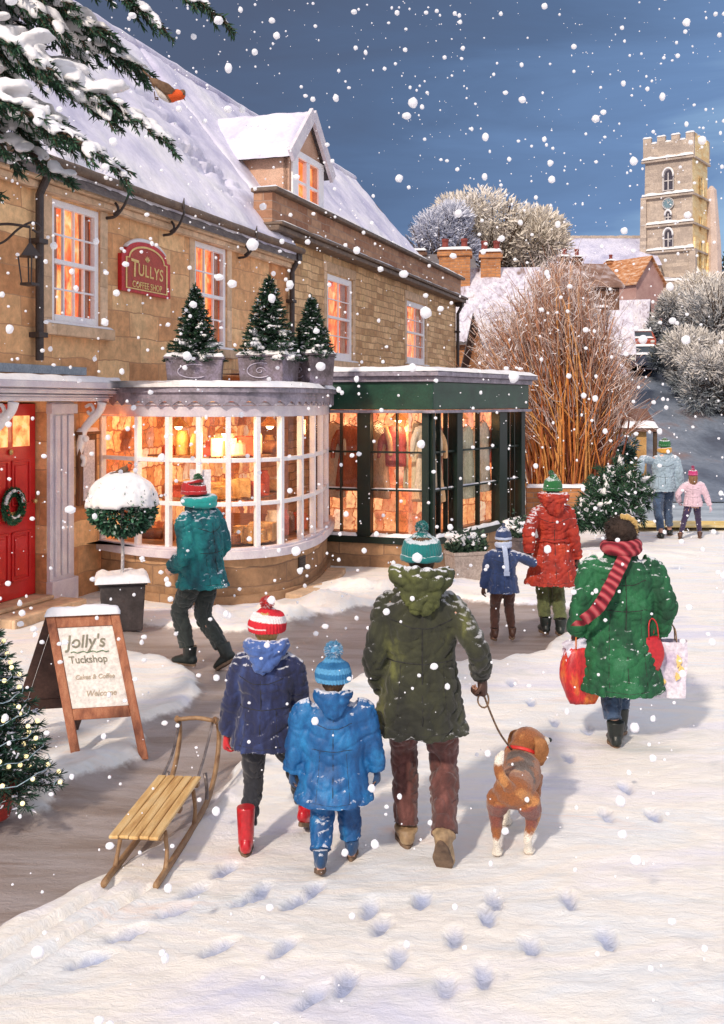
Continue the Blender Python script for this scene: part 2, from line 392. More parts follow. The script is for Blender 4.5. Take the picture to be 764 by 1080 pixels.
prints = [(G(*p), r) for p, r in [((238, 917), .5), ((275, 940), .3), ((262, 950), .9), ((330, 939), .4), ((312, 951), .5), ((390, 958), .2), ((402, 977), .3), ((445, 948), .2), ((182, 962), .8), ((132, 985), .9), ((95, 1012), .9), ((522, 950), 0), ((515, 968), 0), ((366, 1035), .3), ((420, 1010), .2), ((600, 950), 0), ((640, 990), 0), ((560, 1000), 0), ((230, 1000), .7), ((300, 1000), .5), ((330, 1050), .5), ((585, 760), .1), ((600, 800), .1), ((560, 780), .1), ((620, 770), .1), ((470, 1040), 0), ((690, 860), 0), ((700, 640), 0), ((690, 620), 0), ((715, 600), 0), ((540, 720), .2), ((560, 740), .1), ((480, 990), .1), ((510, 1030), .1), ((205, 940), .6), ((640, 860), 0), ((660, 830), 0)]]
tracks = [(G(157, 935), G(-40, 1062)), (G(124, 930), G(-40, 1035)), (G(430, 905), G(330, 1070)), (G(640, 800), G(560, 1000))]
def snow_h(x, y):
    d = sdist(x, y) + .20*fbm(x*1.6, y*1.6, 3, 4) if (-6 < x < 4 and 3.5 < y < 16) else 1
    m = sst(.0, .16, d)         # 0 on the wet path, 1 on lying snow
    h = .030*fbm(x*.8, y*.8, 0, 4)+.014*fbm(x*4.5, y*4.5, 5, 3)+.012*fbm(x*2.2+y*1.2, y*5., 9, 3)
    h = h*(.25+.75*m) - .05*(1-m)
    h += .05*m*math.exp(-(max(d, 0)/.25)**2)*(1 if y > 6.4 else .35)*(1+fbm(x*5, y*5, 1)*1.4)
    # ridges shovelled against the shop fronts and under the board
    for (c, rx, ry, hh) in HEAPS:
        q = ((x-c.x)/rx)**2+((y-c.y)/ry)**2
        if q < 3: h += hh*math.exp(-q*1.6)*(1+.9*fbm(x*4, y*4, 7, 4))
    pr = 0.
    for p, a in prints:
        dx, dy = x-p.x, y-p.y
        if abs(dx) < .3 and abs(dy) < .3:
            u = dx*math.cos(a)-dy*math.sin(a); v = dx*math.sin(a)+dy*math.cos(a)
            q = (u/(.036+.008*(v > 0)))**2+(v/.100)**2+.5*nz(x*22, y*22, 4); e_ = math.exp(-q**3)*(.8+.3*nz(p.x*9, p.y*9)); h -= .040*e_*(1+.35*math.sin(v*95)); pr = max(pr, e_); h += .005*math.exp(-(q-2.)**2)+.006*nz(x*30, y*30)*math.exp(-(q-1.5)**2)
    for a, b in tracks[:2]:
        dx, dy = b.x-a.x, b.y-a.y; t = ((x-a.x)*dx+(y-a.y)*dy)/(dx*dx+dy*dy)
        if 0 < t < 1:
            dd = math.hypot(x-a.x-dx*t, y-a.y-dy*t); h -= .045*math.exp(-(dd/.024)**4); h += .012*math.exp(-((dd-.05)/.02)**2)
    return h, m, pr
HEAPS = [(G(290, 652), .70, .28, .17), (G(345, 638), .45, .40, .18), (G(410, 626), .8, .32, .12), (G(370, 622), .6, .8, .12), (G(100, 800), .42, .45, .07), (G(30, 840), .6, .4, .05), (G(105, 668), .5, .4, .08), (G(228, 655), .25, .2, .12),
         (G(690, 585), 2., .9, .06), (G(640, 590), 1.2, .9, .10), (G(455, 615), .7, .6, .10), (G(530, 600), .7, .6, .10)]
xs = []; x = -9.
while x < 13: xs.append(x); x += .024 if -1.9 < x < 2.2 else (.05 if -5 < x < 4 else .16)
ys = []; y = 3.2
while y < 26.2: ys.append(y); y += max(.022, y*.0062)
vv = []; cc = []
for yy in ys:
    for xx in xs:
        h, m, pr = snow_h(xx, yy); vv.append((xx, yy, h)); cc += [m, pr, m, 1.]
nx = len(xs); ff = [(j*nx+i, j*nx+i+1, (j+1)*nx+i+1, (j+1)*nx+i) for j in range(len(ys)-1) for i in range(nx-1)]
me = bpy.data.meshes.new('street'); me.from_pydata(vv, [], ff); me.update()
me.color_attributes.new('Col', 'FLOAT_COLOR', 'POINT').data.foreach_set('color', cc)
me.polygons.foreach_set('use_smooth', [True]*len(ff))
m, nt, b = nt_new('snowy_street')
at = N(nt, 'ShaderNodeAttribute', attribute_name='Col'); ob = coords(nt, kind='Object')
st = coords(nt, (.6, 1.7, 1))
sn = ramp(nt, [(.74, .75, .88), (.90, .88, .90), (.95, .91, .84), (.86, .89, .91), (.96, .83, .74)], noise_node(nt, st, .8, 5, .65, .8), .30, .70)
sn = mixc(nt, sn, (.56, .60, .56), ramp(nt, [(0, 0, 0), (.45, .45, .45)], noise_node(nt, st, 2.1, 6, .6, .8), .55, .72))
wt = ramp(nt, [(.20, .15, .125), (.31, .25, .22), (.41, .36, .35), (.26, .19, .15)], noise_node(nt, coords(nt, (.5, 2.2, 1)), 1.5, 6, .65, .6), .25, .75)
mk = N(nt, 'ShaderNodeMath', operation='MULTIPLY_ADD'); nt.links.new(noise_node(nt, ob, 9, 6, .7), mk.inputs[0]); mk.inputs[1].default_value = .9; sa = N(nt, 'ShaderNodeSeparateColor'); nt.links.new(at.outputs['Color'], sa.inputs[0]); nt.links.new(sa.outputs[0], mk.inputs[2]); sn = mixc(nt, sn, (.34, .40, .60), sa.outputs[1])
mr = N(nt, 'ShaderNodeMapRange'); mr.inputs[1].default_value = .62; mr.inputs[2].default_value = .92; nt.links.new(mk.outputs[0], mr.inputs[0])
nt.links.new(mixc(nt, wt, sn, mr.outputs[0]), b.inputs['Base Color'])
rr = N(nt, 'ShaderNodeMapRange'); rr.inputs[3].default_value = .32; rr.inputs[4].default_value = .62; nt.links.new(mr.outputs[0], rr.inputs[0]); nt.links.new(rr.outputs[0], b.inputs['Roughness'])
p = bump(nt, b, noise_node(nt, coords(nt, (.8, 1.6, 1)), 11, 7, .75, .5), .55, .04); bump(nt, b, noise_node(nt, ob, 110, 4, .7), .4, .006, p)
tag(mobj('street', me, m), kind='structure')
# far land and the wide sheet under everything
far_m = mat('snowy_field', [(.26, .20, .16), (.42, .37, .35), (.62, .62, .68)], .35, .85, .5, fine=5., bdist=.08, lo=.36, hi=.60)
g = MB(); g.sheet(lambda u, v: (lambda X, Y: V((X, Y, hill(X, Y)-.02+gnoise(X, Y)-.05*sst(28, 26, Y))))(-150+u*340, 24+(v**1.7)*420), 110, 110)
tag(g.build('hillside', far_m, smooth=True), kind='structure')
g = MB(); g.sheet(lambda u, v: V((-400+u*800, -300+v*700, -.12)), 8, 8); tag(g.build('ground', far_m), kind='structure')
# the cross street: icy carriageway, a strip of sunlit verge and the lane up the hill
icy = mat('icy_road', [(.22, .27, .33), (.46, .55, .62), (.62, .70, .78)], .9, .35, .2, stretch=(.25, 1, 1), fine=12.)
g = MB(); g.sheet(lambda u, v: V((4.2+u*36, lerp(21.2, 25.4, v)-u*.6, .035+.01*fbm(u*9, v*4))), 40, 8); tag(g.build('road', icy, smooth=True), kind='structure')
verge = mat('sunlit_straw_verge', [(.62, .40, .10), (.80, .60, .22), (.85, .74, .50)], 1.5, .8, .4, stretch=(.4, 1, 1), fine=30.)  # sunlight on the strip is painted in with the straw yellow
g = MB(); g.sheet(lambda u, v: V((5.1+u*30, 19.9+v*(1.1+.3*fbm(u*12, 0))-u*.5+.15*fbm(u*14, 3), .075+.02*fbm(u*20, v*2))), 80, 4); tag(g.build('verge', verge, smooth=True), kind='structure')
lane_m = mat('wet_lane', [(.07, .085, .12), (.13, .16, .21), (.22, .26, .32), (.26, .17, .15)], .5, .4, .3, stretch=(1, .3, 1), fine=10., bdist=.03)
def lane(u, v):
    Y = 25.2+u*76; xc = lerp(9.2, 24.5, u**1.05)+1.6*math.sin(u*3); wd = lerp(3.6, 1.9, u)
    X = xc+(v-.5)*2*wd; return V((X, Y, hill(X, Y)+.05+.05*sst(26, 34, Y)+gnoise(X, Y)))
g = MB(); g.sheet(lane, 70, 8); tag(g.build('lane', lane_m, smooth=True), kind='structure')
# ------------------------------------------------------------ the row of shops (frame: x along the street, y into the building, z up)
TH = math.atan2(378, 1100); U = V((math.sin(TH), math.cos(TH), 0)); NN = V((-math.cos(TH), math.sin(TH), 0))
O = V((-382/1100*11.717, 11.717, 0)); RZ = math.pi/2-TH
def S(px, w=0.):
    a = (px-CX)/F; Y = (w+O.dot(NN))/(math.sin(TH)-a*math.cos(TH)); P = V((a*Y, Y, 0))
    return (P-O).dot(U), Y
def sx(px, w=0.): return S(px, w)[0]
def sz(px, py, w=0.): return CH+(HY-py)/F*S(px, w)[1]
def loc(P):
    d = V((P[0], P[1], 0))-O; return V((d.dot(U), d.dot(NN), P[2] if len(P) > 2 else 0))
def wor(l): return O+U*l[0]+NN*l[1]+V((0, 0, l[2]))
EAVE = 5.30; PITCH = 1.2; RUN = 3.4; RIDGE = EAVE+PITCH*RUN
XL = sx(-170); XM = sx(304); XR = sx(481)

def wall_with_holes(mb, x0, x1, z0, z1, holes, y0=0., y1=.35):
    """a wall slab cut by rectangular openings, each opening with its reveals"""
    xs = sorted({x0, x1, *[h[0] for h in holes], *[h[1] for h in holes]}); zs = sorted({z0, z1, *[h[2] for h in holes], *[h[3] for h in holes]})
    for i in range(len(xs)-1):
        for j in range(len(zs)-1):
            cx_, cz = (xs[i]+xs[i+1])/2, (zs[j]+zs[j+1])/2
            if any(h[0] < cx_ < h[1] and h[2] < cz < h[3] for h in holes): continue
            a, b, c, d = xs[i], xs[i+1], zs[j], zs[j+1]
            mb.add([(a, y0, c), (b, y0, c), (b, y0, d), (a, y0, d)], [(0, 1, 2, 3)]); mb.add([(a, y1, c), (b, y1, c), (b, y1, d), (a, y1, d)], [(3, 2, 1, 0)])
    for (a, b, c, d) in holes:
        mb.add([(a, y0, c), (a, y1, c), (a, y1, d), (a, y0, d)], [(0, 1, 2, 3)]); mb.add([(b, y0, c), (b, y1, c), (b, y1, d), (b, y0, d)], [(3, 2, 1, 0)])
        mb.add([(a, y0, d), (b, y0, d), (b, y1, d), (a, y1, d)], [(3, 2, 1, 0)]); mb.add([(a, y0, c), (b, y0, c), (b, y1, c), (a, y1, c)], [(0, 1, 2, 3)])
    mb.add([(x0, y0, z0), (x0, y1, z0), (x0, y1, z1), (x0, y0, z1)], [(3, 2, 1, 0)]); mb.add([(x1, y0, z0), (x1, y1, z0), (x1, y1, z1), (x1, y0, z1)], [(0, 1, 2, 3)])

curtain_m = mat('curtain', [(.42, .14, .07), (.75, .42, .24)], 4., .9, .3, stretch=(9, 9, .6))
def sash(parent, x0, x1, z0, z1, cols, rows, surround=True, meet=True, setb=.02, fw=.085):
    """white box sash set in a dressed stone surround: frame > pane, bars, sill and lit room behind"""
    f = MB(); y0, y1 = setb, setb+.07
    f.box(x0, x0+fw, y0, y1, z0, z1); f.box(x1-fw, x1, y0, y1, z0, z1)
    f.box(x0+fw, x1-fw, y0+.002, y1, z1-fw, z1); f.box(x0+fw, x1-fw, y0-.01, y1, z0, z0+fw*1.2)
    zm = (z0+z1)/2
    if meet: f.box(x0+fw, x1-fw, y0-.012, y1, zm-.028, zm+.028)
    for c in range(1, cols):
        xx = lerp(x0+fw, x1-fw, c/cols); f.box(xx-.013, xx+.013, y0+.012, y1-.02, z0+fw, z1-fw)
    for r in range(1, rows):
        zz = lerp(z0+fw, z1-fw, r/rows)
        if meet and r*2 == rows: continue
        f.box(x0+fw, x1-fw, y0+.014, y1-.022, zz-.012, zz+.012)
    fr = f.build('window', white_m, parent, bevel=.004)
    g = MB(); g.box(x0+fw, x1-fw, y1-.018, y1-.012, z0+fw, z1-fw); g.build('pane', glass_m, fr)
    g = MB(); g.add([(x0, y1+.09, z0), (x1, y1+.09, z0), (x1, y1+.09, z1), (x0, y1+.09, z1)], [(0, 1, 2, 3)]); g.build('lit_room', win_glow, fr)
    for s0, s1 in ((x0+fw*.6, x0+(x1-x0)*.27), (x1-(x1-x0)*.27, x1-fw*.6)):
        g = MB(); g.sheet(lambda u, v: V((lerp(s0, s1, u)+.02*math.sin(v*3), y1+.045+.018*math.sin(u*22), lerp(z0+fw, z1-fw*.5, v))), 24, 4)
        g.build('curtain', curtain_m, fr, smooth=True)
    if surround:
        s = MB(); a = .17
        s.box(x0-a, x0-.004, -.018, setb+.02, z0-.02, z1+.02); s.box(x1+.004, x1+a, -.018, setb+.02, z0-.02, z1+.02)
        s.box(x0-a-.02, x1+a+.02, -.024, setb+.02, z1+.022, z1+.24); s.box(x0-a-.05, x1+a+.05, -.10, setb+.02, z0-.16, z0-.022)
        s.build('surround', stoneD, fr, bevel=.012)
        n = MB(); slab(n, (x0-a-.05, -.10, z0-.022), (x1+a+.05, -.10, z0-.022), (x1+a+.05, setb-.02, z0-.022), (x0-a-.05, setb-.02, z0-.022), 20, 5, .035, edge=.05, fr=6); n.build('sill_snow', snow_m, fr, smooth=True)
    return fr

# ---- the coffee shop
shop = thing('coffee_shop', 'tan stone coffee shop with snowy roof, red door and white bow window', 'building', O, RZ)
w1 = (sx(53, .02), sx(104, .02), sz(78, 345, .02)+.03, sz(78, 216, .02)); w2 = (sx(204, .02), sx(238, .02), sz(220, 366, .02), sz(220, 258, .02))
door = (sx(-8), sx(48), .16, 2.44)
wl = MB(); wall_with_holes(wl, XL, XM, 0, EAVE-.02, [w1, w2, (door[0]-.02, door[1]+.02, .02, door[3]+.02)]); wl.build('wall', stoneA, shop)
# end wall, back wall and gable behind
g = MB(); Yb = 7.
g.add([(XL, .35, 0), (XL, Yb-.2, 0), (XL, Yb-.2, EAVE), (XL, RUN, RIDGE-.05), (XL, .35, EAVE+.3)], [(0, 1, 2, 3, 4)])
g.add([(XL, Yb-.2, 0), (XM, Yb-.2, 0), (XM, Yb-.2, EAVE), (XL, Yb-.2, EAVE)], [(3, 2, 1, 0)]); g.build('gable', stoneA, shop)
sash(shop, *w1, 4, 4); sash(shop, *w2, 3, 4)
# moulded eaves course, gutter, brackets, downpipe
g = MB(); g.box(XL, XM, -.10, 0, EAVE-.34, EAVE-.24); g.box(XL, XM, -.16, -.001, EAVE-.238, EAVE-.06); g.build('eaves_course', stoneD, shop, bevel=.02)
g = MB(); xa = XL
pts = [V((lerp(XL, XM+.05, i/60), -.27+.006*nz(i*.7), EAVE-.02+.012*nz(i*.5, 3))) for i in range(61)]
g.tube(pts, [(.075, .065)]*61, 8, ref=(0, 1, 0)); g.build('gutter', gutter_m, shop, smooth=True)
for px in (-60, 125, 184, 262):
    X = sx(px, -.2); b = MB()
    b.tube([(X, -.02, EAVE-.42), (X, -.16, EAVE-.40), (X, -.28, EAVE-.28), (X, -.35, EAVE-.14), (X, -.36, EAVE-.06)], [.022, .02, .018, .016, .012], 6, sub=4)
    b.tube([(X, -.02, EAVE-.25), (X, -.14, EAVE-.22), (X, -.2, EAVE-.32), (X, -.13, EAVE-.38)], [.018]*4, 6, sub=4)
    b.tube([(X, -.36, EAVE-.12), (X, -.35, EAVE+.0), (X, -.36, EAVE+.1)], [.008, .02, .006], 6, sub=3); b.build('gutter_bracket', iron_m, shop, smooth=True)
def downpipe(parent, X, ztop, zbot, y=-.09):
    b = MB(); b.tube([(X, -.25, ztop), (X, -.2, ztop-.15), (X, y, ztop-.35), (X, y, zbot)], [.05, .05, .05, .05], 10)
    b.box(X-.10, X+.10, -.26, -.04, ztop-.14, ztop+.02)
    z = ztop-.9
    while z > zbot+.2: b.box(X-.085, X+.085, -.15, 0, z-.03, z+.03); z -= 1.1
    return b.build('downpipe', iron_m, parent, smooth=False, bevel=.006)
downpipe(shop, sx(42, -.09), EAVE-.05, 2.95); downpipe(shop, XM-.02, EAVE-.05, 2.75)
# roof: slate underlay with a thick ragged sheet of snow
slate_m = mat('slate', [(.10, .09, .10), (.22, .19, .18)], 5., .8, .6, stretch=(1, 1, 3), fine=30.)
def roof(parent, x0, x1, yo=-.22, th=.12, zoff=0., seed=0., names=('roof', 'roof_snow'), holes=()):
    g = MB(); e0 = EAVE+PITCH*yo+zoff+.23
    A = (x0, yo, e0-.08); B = (x1, yo, e0-.08); C_ = (x1, RUN, RIDGE+zoff+.13); D = (x0, RUN, RIDGE+zoff+.13)
    A2 = (x0, 2*RUN-yo, e0-.08); B2 = (x1, 2*RUN-yo, e0-.08)
    g.add([A, B, C_, D, A2, B2], [(0, 1, 2, 3), (3, 2, 5, 4)]); g.add([V(q)-V((0, 0, .1)) for q in (A, B, C_, D, A2, B2)], [(3, 2, 1, 0), (4, 5, 2, 3)])
    g.add([A, B, V(B)-V((0, 0, .1)), V(A)-V((0, 0, .1))], [(3, 2, 1, 0)])
    rf = g.build(names[0], slate_m, parent)
    n = MB(); up = V((0, -PITCH, 1)).normalized(); lift = V((0, 0, .012)); L = int((x1-x0)/.07)
    slab(n, V(A)+lift, V(B)+lift, V(C_)+lift, V(D)+lift, L, 70, th, .9, up, .22, seed, ragged=.10, fr=1.1, holes=holes)
    slab(n, V(B2)+lift, V(A2)+lift, V(D)+lift, V(C_)+lift, 20, 8, th, .5, V((0, PITCH, 1)).normalized(), .1)
    n.tube([V((lerp(x0, x1, i/40), RUN, RIDGE+zoff+.20+.03*nz(i*.9, seed))) for i in range(41)], [(.16, .11)]*41, 8, ref=(0, 1, 0), dome=.5)
    n.build(names[1], roofsnow_m, parent, smooth=True)
    # bare slates showing through
    for k in range(16 if x1-x0 > 6 else 6):
        pass
    return rf
def roofhit(px, py):
    a = V(((px-CX), F, HY-py))
    for i in range(1, 6000):
        l = loc(a*(i*.00001*1.)+V((0, 0, CH)))
        if l.y > 0 and l.z < EAVE+PITCH*l.y+.30: return l.x, l.z
    return 0, 0
roof(shop, XL-.2, XM+.02, holes=[(*roofhit(px, py), rx, rz) for px, py, rx, rz in ((228, 184, .75, .18), (205, 163, .6, .12), (182, 132, .7, .08), (95, 178, .8, .14), (262, 150, .5, .2), (160, 108, .3, .06), (20, 150, .6, .12), (240, 205, .3, .05))])
# blue grey flashing above the canopy
g = MB(); g.box(sx(-60), sx(88), -.05, 0, 2.80, 2.90); g.build('flashing', mat('blue_lead', [(.20, .25, .30), (.38, .44, .50)], 4, .5, .2), shop)

# ---- the red door
d = MB(); x0, x1, z0, z1 = door; dy = .14
d.box(x0, x1, dy, dy+.05, z0, z1)
W_ = x1-x0
def panel(a, b, c, e):
    for (p, q, r, s) in ((a, b, c, c+.025), (a, b, e-.025, e), (a, a+.025, c, e), (b-.025, b, c, e)): d.box(p, q, dy-.018, dy, r, s)
    d.box(a+.06, b-.06, dy-.014, dy, c+.06, e-.06)
for a, b in ((x0+.11, x0+W_*.47), (x0+W_*.53, x1-.11)):
    panel(a, b, z0+.2, z0+.78); panel(a, b, z0+1.08, z0+1.62)
dr = d.build('door', red_m, shop, bevel=.006); dr['label'] = 'bright red panelled front door'
g = MB()
for a, b in ((x0+.13, x0+W_*.45), (x0+W_*.55, x1-.13)): g.box(a, b, dy-.012, dy-.004, z0+1.78, z0+2.14)
g.build('door_light', glow('door_glow', [(.55, .12, .03), (.95, .5, .16), (1, .75, .4)], .8, 7), dr)
g = MB(); g.box(x0+W_*.36, x0+W_*.64, dy-.03, dy-.002, z0+.93, z0+1.02); g.box(x0+W_*.40, x0+W_*.60, dy-.036, dy-.03, z0+.955, z0+.995)
brass = mat('brass', [(.45, .32, .12), (.70, .55, .25)], 10, .3, .1, metal=.8); g.build('letterbox', brass, dr, bevel=.003)
g = MB(); g.ball((x1-.07, dy-.05, z0+1.12), .032); g.tube([(x1-.07, dy, z0+1.12), (x1-.07, dy-.05, z0+1.12)], .012); g.build('handle', brass, dr, smooth=True)
g = MB(); g.ball((x0+W_*.5, dy-.02, z0+1.72), .035, squash=(1, .6, 1)); g.build('knocker', brass, dr, smooth=True)
# pilasters, canopy with moulded cornice, scrolled brackets, step
g = MB()
for a, b in ((door[0]-.62, door[0]-.03), (door[1]+.03, door[1]+.52)):
    n3 = 3
    g = MB(); g.box(a, b, -.05, .10, .02, 2.46)
    for i in range(3):
        xx = lerp(a+.05, b-.05, (i+.5)/3); g.box(xx-.045, xx+.045, -.085, -.052, .35, 2.30)
    g.box(a-.02, b+.02, -.10, -.002, .02, .30); g.box(a-.02, b+.02, -.09, -.0, 2.32, 2.44)
    g.build('pilaster', trim_m, shop, bevel=.008)
g = MB(); a, b = door[0]-.80, door[1]+.92
g.box(a+.10, b-.10, -.36, 0, 2.47, 2.56); g.box(a+.05, b-.05, -.44, 0, 2.562, 2.62); g.box(a, b, -.52, 0, 2.622, 2.70)
for i in range(4): g.box(a+.1-.02*i, b-.1+.02*i, -.38-.03*i, -.30, 2.50+.03*i, 2.515+.03*i)
cp = g.build('canopy', trim_m, shop, bevel=.01)
n = MB(); slab(n, (a, -.52, 2.70), (b, -.52, 2.70), (b, 0, 2.70), (a, 0, 2.70), 60, 10, .07, edge=.08, fr=3); n.build('canopy_snow', snow_m, cp, smooth=True)
for X in (door[0]-.10, door[1]+.66):
    g = MB()
    g.tube([(X, -.02, 1.78), (X, -.05, 1.95), (X, -.10, 2.12), (X, -.22, 2.25), (X, -.33, 2.36), (X, -.36, 2.46)], [.04, .055, .05, .055, .05, .06], 8, sub=4)
    g.tube([(X, -.12, 2.40), (X, -.20, 2.43), (X, -.24, 2.35), (X, -.18, 2.31), (X, -.15, 2.35)], [.022]*5, 6, sub=3)
    g.tube([(X, -.05, 1.78), (X, -.10, 1.75), (X, -.09, 1.68), (X, -.04, 1.67)], [.035, .035, .03, .02], 6, sub=3); g.ball((X, -.12, 2.0), .045)
    g.build('canopy_bracket', white_m, shop, smooth=True)
g = MB(); g.box(door[0]-.2, door[1]+.2, -.45, .3, -.05, .10); g.box(door[0]-.02, door[1]+.02, -.12, .3, .102, .155); g.build('doorstep', stoneD, shop, bevel=.02)

# notice case
nb = thing('notice_case', 'narrow brown framed notice case on the wall between door and bow window', 'notice board', wor((sx(89), -.004, 0)), RZ)
zt, zb = sz(89, 455), sz(89, 532); hw = (sx(98)-sx(80))/2
g = MB(); g.box(-hw, hw, -.06, 0, zb, zt-.04); g.box(-hw-.03, hw+.03, -.10, 0, zt-.038, zt); g.build('frame', mat('brown_wood', [(.10, .045, .025), (.26, .12, .06)], 6, .6, .3, stretch=(3, 3, .4)), nb, bevel=.006)
g = MB(); g.box(-hw+.07, hw-.06, -.068, -.062, zb+.06, zt-.11); g.build('paper', mat('pale_paper', [(.62, .60, .66), (.78, .76, .80)], 3, .8, .05), nb)
n = MB(); slab(n, (-hw-.03, -.10, zt), (hw+.03, -.10, zt), (hw+.03, 0, zt), (-hw-.03, 0, zt), 10, 4, .05, edge=.04); n.build('snow_cap', snow_m, nb, smooth=True)

# hanging lantern bracket at the left edge
lb = thing('wall_lantern', 'black wrought iron scroll bracket with hanging lantern left of the upper sash window', 'lantern', wor((sx(-14), 0, sz(-8, 240))), RZ)
g = MB(); g.tube([(0, 0, 0), (.1, -.2, .03), (.2, -.42, .0)], [.016]*3, 6, sub=4); g.tube([(.05, -.0, -.22), (.1, -.16, -.16), (.16, -.3, -.02), (.24, -.42, .06), (.28, -.5, .0), (.24, -.5, -.06), (.2, -.45, -.03)], [.013]*7, 6, sub=4); g.build('bracket', iron_m, lb, smooth=True)
g = MB(); c = V((.2, -.42, 0)); g.tube([c, c-V((0, 0, .2))], .008, 5)
for q in ((-.09, -.09), (.09, -.09), (.09, .09), (-.09, .09)): g.bar(c+V((q[0]*.7, q[1]*.7, -.62)), c+V((q[0], q[1], -.32)), .015, .015)
g.tube([c-V((0, 0, .18)), c-V((0, 0, .24)), c-V((0, 0, .33))], [.02, .07, .15], 4); g.box(c.x-.075, c.x+.075, c.y-.075, c.y+.075, c.z-.65, c.z-.62); g.build('lantern', iron_m, lb)

# ---- arched red sign
tx = lambda px: sx(px, -.06)
sg = thing('shop_sign', 'red arched sign with gold lettering fixed between the upper windows', 'sign', wor((tx(155), -.004, sz(155, 289, -.05))), RZ)
hw = (tx(181)-tx(130))/2; zb = -(sz(155, 289, -.05)-sz(155, 311, -.05)); zs = sz(155, 268, -.05)-sz(155, 289, -.05); zt = sz(155, 258, -.05)-sz(155, 289, -.05)+.02
def arch(k=1., n=24):
    p = [(-hw*k, zb*k), (hw*k, zb*k)]
    for i in range(n+1):
        a = math.pi*i/n; x = math.cos(a)*hw*.86; z = zs*.75+math.sin(a)*(zt-zs*.75)
        if i == 0: p.append((hw*k, z*k*.98)); 
        p.append((x*k, z*k+(.0 if k == 1 else 0)))
        if i == n: p.append((-hw*k, z*k*.98))
    return p
def plate(mb, P, y0, y1):
    n = len(P); mb.add([(x, y0, z) for x, z in P]+[(x, y1, z) for x, z in P], [tuple(range(n))[::-1] if False else tuple(range(n)), tuple(range(n, 2*n))[::-1]]+[(i, n+i, n+(i+1) % n, (i+1) % n) for i in range(n)])
def ring(mb, k0, k1, y):
    A = arch(k0); B = arch(k1); n = len(A)
    for i in range(n):
        j = (i+1) % n; mb.add([(A[i][0], y, A[i][1]), (A[j][0], y, A[j][1]), (B[j][0], y, B[j][1]), (B[i][0], y, B[i][1])], [(0, 1, 2, 3)])
g = MB(); plate(g, arch(1.), -.06, 0); g.build('board', mat('sign_red', [(.48, .012, .016), (.66, .03, .03)], 3, .4, .1), sg)
g = MB(); plate(g, arch(.78), -.064, -.05); g.build('centre_panel', mat('sign_red_dull', [(.38, .045, .025), (.55, .08, .045)], 4, .5, .1), sg)
g = MB(); ring(g, .86, .80, -.067); g.build('gold_border', gold_m, sg)
def text(body, size, m, parent, M, name='lettering', ext=.002, sp=1., shear=0.):
    cu = bpy.data.curves.new('t', 'FONT'); cu.body = body; cu.size = size; cu.align_x = 'CENTER'; cu.extrude = ext; cu.space_character = sp; cu.shear = shear; cu.offset = size*.012
    o = bpy.data.objects.new('t', cu); COL.objects.link(o); dg = bpy.context.evaluated_depsgraph_get(); dg.update()
    me = bpy.data.meshes.new_from_object(o.evaluated_get(dg)); bpy.data.objects.remove(o); me.transform(M); return mobj(name, me, m, parent)
def wallM(x, y, z, tilt=0.): return Matrix.Translation((x, y, z)) @ Matrix.Rotation(tilt, 4, 'Y') @ Matrix.Rotation(R(90), 4, 'X')
text('T', .34, gold_m, sg, wallM(-hw*.52, -.068, -.075, .06), sp=1.); text("ULLYS", .235, gold_m, sg, wallM(hw*.14, -.068, -.055, .03), sp=1.08)
text('COFFEE SHOP', .125, gold_m, sg, wallM(0, -.068, -.22), sp=1.02)
g = MB()
for a in (-60, -30, 0, 30, 60): g.blade((0, -.068, .165), (math.sin(R(a)), 0, math.cos(R(a))), .085, .03, nrm=V((0, 1, 0)))
g.build('emblem', gold_m, sg)
n = MB(); A = arch(1.); P = [A[i] for i in range(6, 25)]; n.tube([(x, -.03, z+.02) for x, z in P], [(.045, .022*math.sin(math.pi*i/18)+.012) for i in range(19)], 8, ref=(0, 1, 0)); n.build('snow_cap', snow_m, sg, smooth=True)

# ---- bow window of the coffee shop
bowpx = [(107, 13.62), (145, 13.1), (177.5, 12.85), (210, 12.7), (241, 12.7), (272, 12.85), (297, 13.1), (318, 13.6), (331, 14.15), (339, 14.8), (345, 15.6)]
bow = [V(((px-CX)/F*Y, Y, 0)) for px, Y in bowpx]
bow.append(bow[-1]+V((.0, .9, 0)))
def smooth_poly(P, sub=5):
    out = []
    Q = [P[0]*2-P[1]]+P+[P[-1]*2-P[-2]]
    for i in range(1, len(Q)-2):
        for k in range(sub):
            t = k/sub; a, b, c, d_ = Q[i-1], Q[i], Q[i+1], Q[i+2]
            out.append(.5*((2*b)+(c-a)*t+(2*a-5*b+4*c-d_)*t*t+(3*b-a-3*c+d_)*t**3))
    out.append(P[-1]); return out
bows = smooth_poly(bow)
def normals(P):
    r = []
    for i in range(len(P)):
        t = (P[min(i+1, len(P)-1)]-P[max(0, i-1)]).normalized(); r.append(V((t.y, -t.x, 0)))
    return r
bn = normals(bows)
def band(mb, P, Nn, o0, o1, z0, z1, fz0=None, fz1=None):
    """a moulding swept round the bow between offsets o0 (inner) and o1 (outer)"""
    n = len(P); vs = []
    for i, (p, m_) in enumerate(zip(P, Nn)):
        a = z0 if fz0 is None else fz0(i); b = z1 if fz1 is None else fz1(i)
        for o_, z in ((o0, a), (o1, a), (o1, b), (o0, b)): q = p+m_*o_; vs.append(V((q.x, q.y, z)))
    fs = []
    for i in range(n-1):
        for k in range(4):
            a = i*4+k; b = i*4+(k+1) % 4; fs.append((a, b, b+4, a+4))
    fs += [(3, 2, 1, 0), tuple((n-1)*4+k for k in range(4))]; mb.add(vs, fs)
MI = Mw(shop).inverted()
ZS, ZT = .68, 2.28
